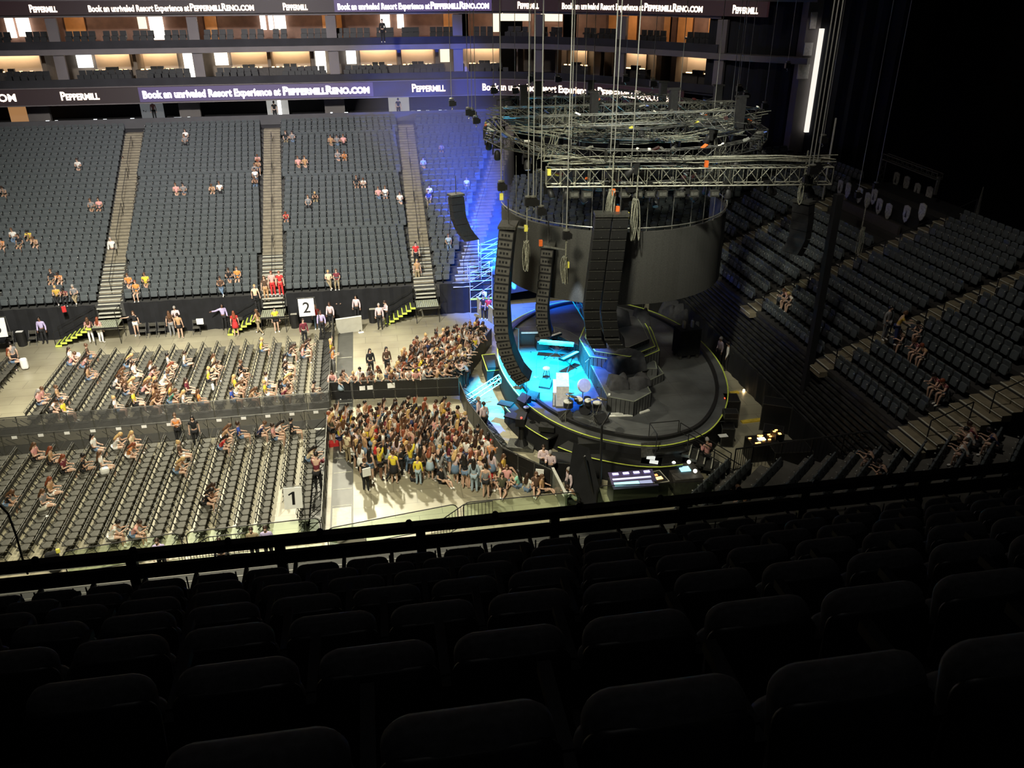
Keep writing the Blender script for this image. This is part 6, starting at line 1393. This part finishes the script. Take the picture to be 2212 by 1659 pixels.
# ================================================================ floor-side structures
# scaffold tower
t = thing('scaffold_tower', 'silver scaffold tower beside the far stand corner', 'scaffold', (6.9, 52.6, 0)); m = MB()
for (x0, y0, w_, d_, h_) in ((0, 0, 1.5, 1.2, 3.2), (.9, .9, 1.5, 1.2, 4.6)):
    for x in (-w_/2, w_/2):
        for y in (-d_/2, d_/2): m.tube((x0+x, y0+y, 0), (x0+x, y0+y, h_), .03, 5)
    z = .4
    while z < h_:
        for y in (-d_/2, d_/2): m.tube((x0-w_/2, y0+y, z), (x0+w_/2, y0+y, z), .022, 5); m.tube((x0-w_/2, y0+y, z), (x0+w_/2, y0+y, min(h_, z+.9)), .018, 4)
        for x in (-w_/2, w_/2): m.tube((x0+x, y0-d_/2, z), (x0+x, y0+d_/2, z), .022, 5)
        z += .62
m.build('frame', mat('scaffold_tube', (.6, .58, .52), .4, .5), t); MB().box((0, -.62, 1.0), (1.5, .04, .12)).build('toe_board', YEL, t); MB().box((0, -.6, .45), (1.5, .04, .9)).build('skirt', BLACK, t)
# pale panels / barriers
def panel_bar(px0, py0, px1, py1, h_, lab, m_=WPANEL):
    a, b = AT(px0, py0), AT(px1, py1); d = b-a; c = (a+b)/2; t = thing('barrier_panel', lab, 'barrier', (c.x, c.y, 0), math.atan2(d.y, d.x)); MB().box((0, 0, h_/2), (d.length, .08, h_)).build('panel', m_, t); MB().box((0, 0, h_+.02), (d.length, .12, .04)).build('top_cap', WHITEM, t); m = MB(); [m.box((x, .3, .04), (.08, .7, .08)) for x in (-d.length*.4, d.length*.4)]; m.build('foot', STEELD, t)
panel_bar(728, 722, 783, 714, 1.0, 'pale grey solid panel near the sign numbered 2'); panel_bar(1028, 672, 1066, 700, 1.1, 'pale blue-lit solid panel beside the scaffold tower'); panel_bar(1193, 1052, 1222, 1112, 1.0, 'thin pale glass-topped panel right of the seated crowd', mat('smoked_panel', (.16, .17, .14), .3))
# crowd barricades (mojo style): black perforated sections
BARN = [0]
def barricade(a, b, lab, step=1.1, sticker=True, grp='crowd barricades', h_=1.1, walk=False, skin=None):
    a = Vector(a+(0,)); b = Vector(b+(0,)); L = (b-a).length; n_ = max(1, round(L/step)); ang = math.atan2(b.y-a.y, b.x-a.x)
    for k in range(n_):
        c = a+(b-a)*((k+.5)/n_); w_ = L/n_-.02; BARN[0] += 1
        t = thing('crowd_barrier', uniq('black barrier section, %s %s' % (ORD[k+1], lab)), 'barrier', c, ang, grp)
        MB().box((0, 0, h_*.5), (w_-.06, .02, h_-.1)).build('perforated_panel', skin or PERF, t)
        m = MB(); m.tube((-w_/2, 0, h_), (w_/2, 0, h_), .028, 6); m.tube((-w_/2, 0, 0), (-w_/2, 0, h_), .022, 6); m.tube((w_/2, 0, 0), (w_/2, 0, h_), .022, 6); m.tube((-w_/2, .0, .55), (w_/2, .0, .55), .012, 5); m.build('frame', STEELD, t)
        m = MB(); m.tube((-w_*.35, 0, .9), (-w_*.35, .95, .05), .02, 5); m.tube((w_*.35, 0, .9), (w_*.35, .95, .05), .02, 5); m.build('brace', CHF, t)
        MB().box((0, .5, .05), (w_-.04, .9, .03)).build('foot_plate', CHF, t)
        if walk: MB().box((0, .32, .32), (w_*.42, .22, .04)).build('step', GRILL, t)
        if sticker: MB().box((0.0, -.02 if not walk else .03, h_-.12), (.24 if not walk else .11, .01, .15 if not walk else .06)).build('sticker', WHITE, t)
yb1 = AT(0, 943, 1.1).y; yb2 = AT(0, 904, 1.1).y
barricade((-24, yb1), (-2.95, yb1+.1), 'from left, front fence between floor blocks', 1.18); barricade((-24, yb2), (-2.95, yb2+.1), 'from left, rear fence between floor blocks', 1.18, True, walk=True)
barricade((-2.95, 28.0), (-2.95, yb1-.1), 'from near end along the walkway', 1.2, False); barricade((-2.95, yb2+.2), (-2.95, 50.2), 'from barrier junction along the far walkway', 1.2, False)
q1, q2, q3, q4 = AT(716, 865, 0), AT(992, 855, 0), AT(1012, 800, 0), AT(1062, 745, 0)
barricade((q1.x, q1.y), (q2.x, q2.y), 'from left below the upper crowd', 1.1, False, skin=BLK2); barricade((q2.x, q2.y), (q3.x+.3, q3.y), 'from its corner beside the guards', 1.1, False, skin=BLK2); barricade((q3.x+.3, q3.y), (q4.x, q4.y), 'along the upper crowd towards the stage', 1.1, False, skin=BLK2)
q5, q6, q7 = AT(1010, 905, 0), AT(1085, 1010, 0), AT(1190, 1060, 0)
barricade((q2.x, q2.y-.5), (q5.x, q5.y), 'on the stage side of the lower crowd', 1.1, False, skin=BLK2); barricade((q5.x, q5.y), (q6.x, q6.y), 'curving along the lower crowd', 1.1, False, skin=BLK2); barricade((q6.x, q6.y), (q7.x, q7.y), 'behind the people sitting at lower right', 1.1, False, skin=BLK2)
p = AT(1166, 1020, .9); tag(MB().box((0, 0, 0), (.36, .03, .3), R(-20)).build('notice', WHITE, None, loc=p), 'white notice on the barrier beside seated people at lower right', 'notice')
# walkway mat with lighter squares
mmw = MB().box((-2.25, 38.7, .012), (.95, 24.2, .024)); t = thing('floor_mat', 'long dark walkway mat between floor chairs and standing crowd', 'mat'); mmw.build('mat_surface', mat('dark_mat', (.055, .055, .048), .45, 0, .2, 2), t)
m = MB(); [m.box((-2.25, y, .027), (.82, .03, .006)) for y in (28.4, 30.3, 31.6, 33.0, 34.3, 36, 38, 40, 43, 46)]; m.box((-2.25, 29.4, .026), (.80, 1.5, .005)); m.build('pale_patch', mat('pale_tape', (.50, .50, .40), .5), t)
tag(MB().box((0, 0, .1), (.5, .35, .2)).build('red_bag', mat('red_fabric', (.5, .02, .02), .7), None, loc=AT(722, 962, 0)), 'small red bag on the walkway mat by the crowd', 'bag')
# truss bridge to the stage
a, b = AT(1003, 868, .25), AT(1080, 818, 1.35); mb = MB(); truss(mb, a, b, .45, .28, .028, .5); tag(mb.build('truss_bridge', mat('bridge_silver', (.68, .70, .66), .35, .3, .1, 10)), 'silver truss bridge leaning from floor to the stage rim', 'truss')
mb = MB(); mb.box(((a.x), a.y, .1), (.9, .5, .2)); 
# camera dolly
p = AT(1126, 966, 0); t = thing('camera_dolly', 'black camera pedestal under a cloth on a low platform', 'camera', p, R(-20)); MB().box((0, 0, .1), (1.3, .9, .2)).build('platform', STEELD, t); MB().lathe((0, 0, .2), [(.35, 0), (.16, .3), (.14, 1.1), (.2, 1.2)], 12).build('pedestal', BLK2, t); MB().box((0, 0, 1.55), (.45, .8, .4)).build('camera_body', BLK2, t); MB().lathe((0, .5, 1.5), [(.08, 0), (.08, .2)], 10).build('lens', BLK2, t); MB().sphere((.05, -.3, 1.8), .06, 8, 6).build('tally_light', emis('tally_red', (1, .15, .1), 1.2), t)
# numbered signs
def sign(px, py, z, w_, h_, txt, lab, base, lean=0, polex=0):
    p = AT(px, py, z); t = thing('numbered_sign', lab, 'sign', p, R(-2)); t.rotation_euler = (R(-10), R(lean), R(3))
    MB().box((0, 0, 0), (w_, .03, h_)).build('sign_board', WHITE, t)
    if txt == '1':
        k_ = h_*.31; n1_ = MB(); n1_.add([(.02*w_-.055, -.02, -k_), (.02*w_+.055, -.02, -k_), (.02*w_+.055, -.02, k_), (.02*w_-.03, -.02, k_), (.02*w_-.20, -.02, k_*.62), (.02*w_-.17, -.02, k_*.42), (.02*w_-.055, -.02, k_*.66)], [(0, 1, 2, 3, 6), (3, 4, 5, 6)]); n1_.build('numeral', BLK2, t); txt = ''
    me, v = textmesh(txt or '0', False, .012); me = me.copy(); s_ = h_*.62/.72; x0 = (v[:, 0].min()+v[:, 0].max())/2; y0 = (v[:, 1].min()+v[:, 1].max())/2
    me.vertices.foreach_set('co', [c for x, y, z_ in v for c in ((x-x0)*s_, -.02, (y-y0)*s_)]); me.materials.clear(); me.materials.append(BLK2); me.update(); txt and put(me, 'numeral', t)
    m = MB(); m.tube((-w_/2-.05, 0, h_/2+.05), (w_/2+.08, 0, h_/2+.05), .018, 6); m.tube((w_/2+.06, 0, h_/2+.05), (w_/2+.06+polex, 0, -z-.0), .02, 6); m.build('pole', STEELD, t); MB().lathe((w_/2+.06+polex, 0, -z), [(.25, 0), (.25, .03), (.03, .05)], 12).build('base', BLK2, t)
sign(633, 1076, 1.75, .72, .92, '1', 'white sign with black numeral 1 on a pole among chairs', None, 3)
sign(662, 664, 2.1, .95, 1.1, '2', 'white sign with black numeral 2 on a pole by the drape', None, 0, .3)
sign(-6, 708, 2.2, .95, 1.15, '3', 'white sign on a pole cut off by the left picture edge', None, 0, .3)
# portable landing stairs at the foot of the far aisles
def landing(xa, px, py, dxl, lab, k):
    z = 1.15; t = thing('portable_stairs', lab, 'stairs', group='landing stairs below the far stand'); yc = 51.3
    m = MB(); n_ = 12
    for i in range(n_): m.box((xa-.75+1.5*(i+.5)/n_, yc, z), (1.5/n_*.82, 1.3, .05))
    m.build('grating', mat('green_grating', (.42, .45, .33), .5, .2), t)
    m = MB(); m.box((xa, yc-.66, z-.05), (1.56, .05, .12)); 
    for x in (-.75, .75):
        for y in (-.6, .6): m.tube((xa+x, yc+y, 0), (xa+x, yc+y, z+1.0), .022, 5)
    m.tube((xa-.75, yc+.6, z+1), (xa+.75, yc+.6, z+1), .02, 5); m.tube((xa+.75, yc-.6, z+1), (xa+.75, yc+.6, z+1), .02, 5); m.tube((xa-.0, yc-.6, z+1), (xa+.75, yc-.6, z+1), .02, 5)
    m2 = MB(); m3 = MB()
    for i in range(7):
        f_ = (i+.5)/7; x = xa-.8-dxl*f_; zz = z*(1-f_); m2.box((x, yc, zz), (dxl/7*1.1, 1.0, .04)); m3.box((x-dxl/14, yc-.0, zz+.02), (.07, 1.0, .05)); m3.box((x, yc-.52, zz), (dxl/7*1.15, .04, .12), )
    m2.build('tread', STEELD, t); m3.build('yellow_nosing', YEL, t)
    for s_ in (-.5, .5):
        a = Vector((xa-.8, yc+s_, z+.95)); b = Vector((xa-.8-dxl, yc+s_, .95)); m.tube(a, b, .02, 5); m.tube(a-Vector((0, 0, .45)), b-Vector((0, 0, .45)), .015, 5); m.tube(b, b-Vector((0, 0, .95)), .02, 5)
    m.build('handrail', BLK2, t)
    w_ = MB(); 
    for i in range(5): w_.box((xa, yc+.75+i*.26, z+.17*(i+1)), (1.35, .2, .04))
    w_.build('white_tread', STEPN, t)
landing(-16.85, 0, 0, 2.3, 'yellow-edged landing stair below the left aisle of the far stand', 0); landing(-6.75, 0, 0, 2.1, 'yellow-edged landing stair below the middle aisle of the far stand', 1); landing(3.15, 0, 0, 2.0, 'yellow-edged landing stair below the right aisle of the far stand', 2)
# chairs and bins along the drape
k = 0
for px, py in ((319, 714), (341, 712), (360, 711), (434, 704), (30, 742), (80, 738), (525, 697), (812, 676)):
    k += 1; p = AT(px, py, 0); t = thing('folding_chair', 'folding chair against the far drape, %s of those in a line' % ORD[k], 'chair', (p.x, min(p.y, 51.5), 0), R(180), 'chairs along the drape')
    for nme in ('seat', 'backrest', 'frame'): put(FC[nme], nme, t)
p = AT(434, 692, .9); tag(MB().box((0, 0, 0), (.42, .1, .36)).build('white_coat', WHITE, None, loc=(p.x, 51.2, .95)), 'white coat hung on a chair by the far drape', 'coat')
for i, (px, py, lab) in enumerate(((54, 742, 'black bin with a white paper on top, far left'), (638, 706, 'black bin left of the sign numbered 2'), (806, 690, 'black bin behind the guard on open floor'))):
    p = AT(px, py, 0); t = thing('litter_bin', lab, 'bin', (p.x, min(51.5, p.y), 0), 0, 'bins along the drape'); MB().lathe((0, 0, 0), [(.26, 0), (.30, .9), (.31, .92)], 16).build('bin_body', BLK2, t); MB().box((0, 0, .94), (.4, .22, .03)).build('lid_paper', WHITE if i == 0 else WPANEL, t)
# bags and papers on chairs and floor
for px, py, z, d, c, lab in ((226, 1017, .6, (.4, .3, .35), WHITE, 'white plastic bag on a near-block chair'), (165, 768, .6, (.5, .35, .35), WHITE, 'white bag on a chair at far left of far block'), (52, 785, .4, (.4, .3, .7), WHITE, 'white rubbish bag carried in the left aisle'), (460, 836, .5, (.15, .15, .4), WHITE, 'white bottle on the floor between far-block rows'), (289, 963, .55, (.12, .12, .3), WHITE, 'white cup on a near-block chair, left'), (102, 1115, .48, (.12, .1, .04), WHITE, 'small white wrapper on a near-block chair'), (90, 1098, .55, (.4, .3, .15), WPANEL, 'pale folded jacket on a chair beside auburn-haired person'), (689, 927, .02, (.5, .35, .02), WHITE, 'white paper on the floor beside the walkway fence'), (780, 718, .03, (.35, .2, .06), WHITE, 'white paper at the foot of the pale grey panel'), (1065, 1056, .02, (.4, .3, .02), WHITE, 'white paper on the floor by the olive jacket'), (792, 1020, 1.25, (.38, .05, .42), WHITE, 'white paper pinned on the back of black outfit'), (846, 843, .8, (.4, .02, .3), WHITE, 'white poster held over the upper barrier'), (783, 854, .7, (.3, .02, .25), WHITE, 'white poster dangling over the barrier at left'), (800, 853, .72, (.3, .02, .25), WHITE, 'second white poster over the barrier at left'), (138, 668, 2.3, (.25, .1, .4), mat('red_fabric', (.5, .02, .02), .7), 'red bag hung over the front row of the far stand'), (116, 1213, .5, (.5, .3, .9), BLACK, 'black coat draped over a chair at the near left edge'), (125, 1190, 1.0, (.15, .1, .2), YLW2, 'yellow cap on the draped black coat')):
    p = AT(px, py, z)
    if 'over the' in lab and 'barrier' in lab: p = Vector((p.x, q1.y+(q2.y-q1.y)*(p.x-q1.x)/(q2.x-q1.x)-.05, z))
    o = MB().box((0, 0, 0), d).build('bag' if 'bag' in lab else 'loose_item', c, None, loc=p)
    bm_ = o.modifiers.new('soft', 'BEVEL'); bm_.width = min(d)*.4; bm_.segments = 2; o.rotation_euler = (0, 0, 0 if 'barrier' in lab else .3)
    o.name = 'plastic_bag' if 'bag' in lab and 'red' not in lab else ('paper' if 'paper' in lab or 'poster' in lab else 'small_belonging'); tag(o, lab, 'bag' if 'bag' in lab else ('paper' if 'paper' in lab or 'poster' in lab else 'belongings'))
# ================================================================ near-edge glass guards
def glass_guard(pxl, pyl, pxr, pyr, lab, h_=1.0, y=None):
    a, b = AT(pxl, pyl, 1.15), AT(pxr, pyr, 1.15); d = b-a; L = d.length; t = thing('glass_railing', lab, 'railing', (a.x, a.y, 0), math.atan2(d.y, d.x), 'curved glass railings at the near edge')
    m = MB(); r_ = .28; pts = [(0, 0, 1.15-r_)]+[(r_-r_*math.cos(u_), 0, 1.15-r_+r_*math.sin(u_)) for u_ in (R(x) for x in (20, 45, 70, 90))]+[(L-r_+r_*math.sin(u_), 0, 1.15-r_+r_*math.cos(u_)) for u_ in (R(x) for x in (0, 20, 45, 70, 90))]
    pts = [(0, 0, .0)]+pts+[(L, 0, .0)]; m.path([Vector(p) for p in pts], .022, 6); m.tube((0, 0, .1), (L, 0, .1), .022, 6); m.build('tube_frame', RAILM, t)
    MB().add; g = MB(); g.box((L/2, 0, .62), (L-.1, .012, .98)); g.build('glass_pane', GLASS, t)
glass_guard(132, 1192, 388, 1150, 'glass railing with rounded frame at lower left, over the chair legs'); glass_guard(400, 1150, 690, 1118, 'glass railing with rounded frame below the sign numbered 1'); glass_guard(705, 1142, 988, 1088, 'glass railing with rounded frame below the standing crowd'); glass_guard(1000, 1086, 1252, 1062, 'glass railing with rounded frame left of the mixing desk'); glass_guard(1290, 1050, 1545, 1038, 'glass railing with rounded frame before the mixing desk')
for pts, lab in ((((0, 1092), (18, 1110), (36, 1160), (48, 1205), (60, 1240)), 'thin dark curved handrail descending at the left picture edge'),):
    m = MB(); m.path([ATY(a_, b_, 14) for a_, b_ in pts], .02, 6); tag(m.build('handrail', RAILM), lab, 'handrail')
def stair_rail(px0, py0, px1, py1, px2, lab, n_=11):
    a, b, c = AT(px0, py0, .5), AT(px1, py1, 1.5), AT(px2, py1-8, 1.45); t = thing('stair_railing', lab, 'railing', group='barred stair railings at the near edge'); m = MB(); U = Vector((0, 0, -.95))
    for p, q, nn in ((a, b, n_), (b, c, 8)):
        m.tube(p, q, .022, 6); m.tube(p+U*.92, q+U, .018, 6)
        for k in range(nn+1):
            s_ = p.lerp(q, k/nn); m.tube(s_, s_+U*.95, .011, 4)
    m.build('bars', RAILM, t)
stair_rail(932, 1138, 1002, 1090, 1064, 'barred stair railing rising right beside the glass below the crowd'); stair_rail(385, 1198, 450, 1160, 528, 'barred stair railing rising right at the lower left edge')
MB()
a, b = AT(710, 1145, .9), AT(790, 1160, .9); o = MB(); d = b-a; tag(MB().box((a.x+d.x/2, a.y+d.y/2, .6), (d.length, .08, .5), math.atan2(d.y, d.x)).build('dasher_board', WPANEL, None), 'white dasher board slanting below the walkway mat', 'board')
p0_ = AT(1640, 985, .8); m = MB(); t = thing('barred_gate', 'black barred gate before the amber-lit cart', 'gate'); a, b = AT(1590, 970, 1.2), AT(1628, 965, 1.2); m.tube(a, b, .04, 6)
for k in range(9):
    s_ = a.lerp(b, k/8); m.tube(s_, Vector((s_.x, s_.y, .05)), .014 if 0 < k < 8 else .035, 5)
m.tube(Vector((a.x, a.y, .1)), Vector((b.x, b.y, .1)), .03, 6); m.build('bars', BLK2, t)
a, b = AT(1628, 965, 1.2), AT(1960, 920, 3.6); m = MB(); t = thing('guard_fence', 'black fence along the foot of the corner stand', 'fence'); m.tube(a, b, .04, 6)
for k in range(40):
    s_ = a.lerp(b, k/39); m.tube(s_, s_-Vector((0, 0, 1.1)), .012 if k % 8 else .035, 5)
m.build('bars', BLK2, t)
# tall black mast standing before the right stand
p = AT(1722, 935, 0); q = ATY(1752, 545, p.y); tag(MB().box((0, 0, 6.0), (.32, .32, 12.0)).build('mast', BLACK, None, loc=(p.x, p.y, 0)), 'tall black draped mast in front of the right stand', 'mast')
p = AT(1262, 1085, 0); t = thing('black_tarpaulin', 'peaked black cloth screen left of the mixing desk', 'cloth', p, R(-15)); m = MB(); m.add([(-.9, -.4, 0), (.9, -.4, 0), (.7, .5, 0), (-.7, .5, 0), (-.55, 0, 3.0), (.1, .1, 2.7)], [(0, 1, 5, 4), (1, 2, 5), (2, 3, 4, 5), (3, 0, 4)]); m.build('cloth_fold', BLACK, t)
t = thing('jib_arm', 'thin dark jib arm crossing before the stage skirt', 'camera jib'); m = MB(); m.tube(AT(1285, 1080, .3), ATY(1262, 985, 28.4), .06, 6); m.tube(ATY(1297, 1045, 28.6), ATY(1300, 920, 28.9), .05, 6); m.tube(ATY(1300, 920, 28.9), ATY(1318, 892, 29.5), .04, 6); m.build('arm', BLK2, t)
# upper right: platform with shields, gantry and mast
p = AT(0, 0, 0)
pf = ATX(1800, 430, 30.5); x_ = 32.5
A, B = ATX(1790, 470, x_), ATX(2040, 470, x_+.5)
t = thing('display_platform', 'dark raised platform hung with pale shield emblems at upper right', 'platform'); sh_n = 0
a, b = ATX(1805, 418, 30.3), ATX(1985, 478, 30.3); m = MB(); d = b-a; L = d.length
pl = [a, b]
m.box(((a.x+b.x)/2+2.0, (a.y+b.y)/2, (a.z+b.z)/2-.2), (4.0, abs(b.y-a.y), 1.1)); m.build('platform_body', BLACK, t)
SHM = mat('shield_grey', (.33, .33, .30), .6, 0, .35, 9)
for k, (px, py) in enumerate(((1814, 405), (1831, 411), (1856, 422), (1873, 433), (1898, 446), (1918, 457), (1957, 462), (1991, 458), (1935, 388), (1957, 397), (1980, 412), (2006, 420), (1887, 425))):
    q = ATX(px, py, 30.0 if k < 8 or k == 12 else 34.0); m = MB(); m.add([(0, -.28, .42), (0, 0, .5), (0, .28, .42), (0, .28, -.1), (0, .15, -.38), (0, 0, -.5), (0, -.15, -.38), (0, -.28, -.1)], [tuple(range(8))]); m.add([(v_[0]+.05, v_[1], v_[2]) for v_ in m.v[:8]], [tuple(range(8))[::-1]]+[])
    m.f += [(i, 8+i, 8+(i+1) % 8, (i+1) % 8) for i in range(8)]; m.m += [0]*8
    if k % 2 == 0: m.mi = 1; m.add([(-.01, -.10, -.2), (-.01, .10, -.2), (-.01, 0, .25)], [(0, 1, 2)])
    m.build('shield_emblem', [SHM, BLK2], t, False, q)
t = thing('gantry_frame', 'dark truss gantry frame standing on the shield platform', 'truss'); m = MB(); g0, g1, g2, g3 = ATX(1908, 400, 33), ATX(1912, 338, 33), ATX(2030, 382, 33), ATX(2020, 420, 33); truss(m, g1, g2, .35, .35, .03, .5); truss(m, Vector((g1.x, g1.y, g1.z-2.6)), Vector((g1.x+.01, g1.y+.01, g1.z)), .3, .3, .03, .5); m.tube(g2, g3, .12, 6); m.build('frame', STEELD, t)
q = ATX(2108, 470, 33); tag(MB().lathe((0, 0, 0), [(.16, 0), (.10, .8), (.03, 2.0)], 8).build('pointed_pole', STEELD, None, loc=(q.x, q.y, q.z-.3)), 'thin pointed pole standing high on the right stand', 'pole')
q = ATX(2132, 489, 33); tag(MB().box((0, 0, 0), (.1, .5, .07)).build('exit_lamp', emis('small_white', (.9, .95, .95), 1.5), None, loc=q), 'small white lamp beside the pointed pole at upper right', 'lamp')
q = ATX(1990, 430, 30); struct(MB().box((29.5, 44.4, 7.3), (.15, 6.5, 1.1)), 'wall_press_box', mat('press_wall', (.055, .048, .044), .7))
q0 = ATX(2150, 800, 27)
# ================================================================ near deck railing
t = thing('deck_railing', 'heavy black steel railing along the front of the upper deck', 'railing'); t.matrix_world = DM
ry = 9.35; rz_ = EYE-6.78-.03
m = MB()
for k in range(-14, 15):
    MB().box((k*1.9+.25, ry, rz_-.62), (.13, .09, 1.25)).build('post', RAILM, t)
m = MB(); m.box((2, ry, rz_+.02), (44, .12, .12)); m.build('top_rail', RAILM, t)
m = MB(); m.box((2, ry+.02, rz_-.27), (44, .06, .20)); m.build('middle_rail', RAILM, t)
m = MB(); [m.tube((k*.16-13+.0, ry, rz_-.42), (k*.16-13, ry, rz_-1.15), .011, 4) for k in range(0, 190)]; m.box((2, ry, rz_-1.17), (44, .05, .05)); m.build('baluster', RAILM, t)
m = MB()
for k in range(-10, 12): MB().sphere((k*1.2+.1, ry, rz_+.10), .05, 8, 6).build('rail_knob', RAILM, t)
bpy.context.view_layer.update()
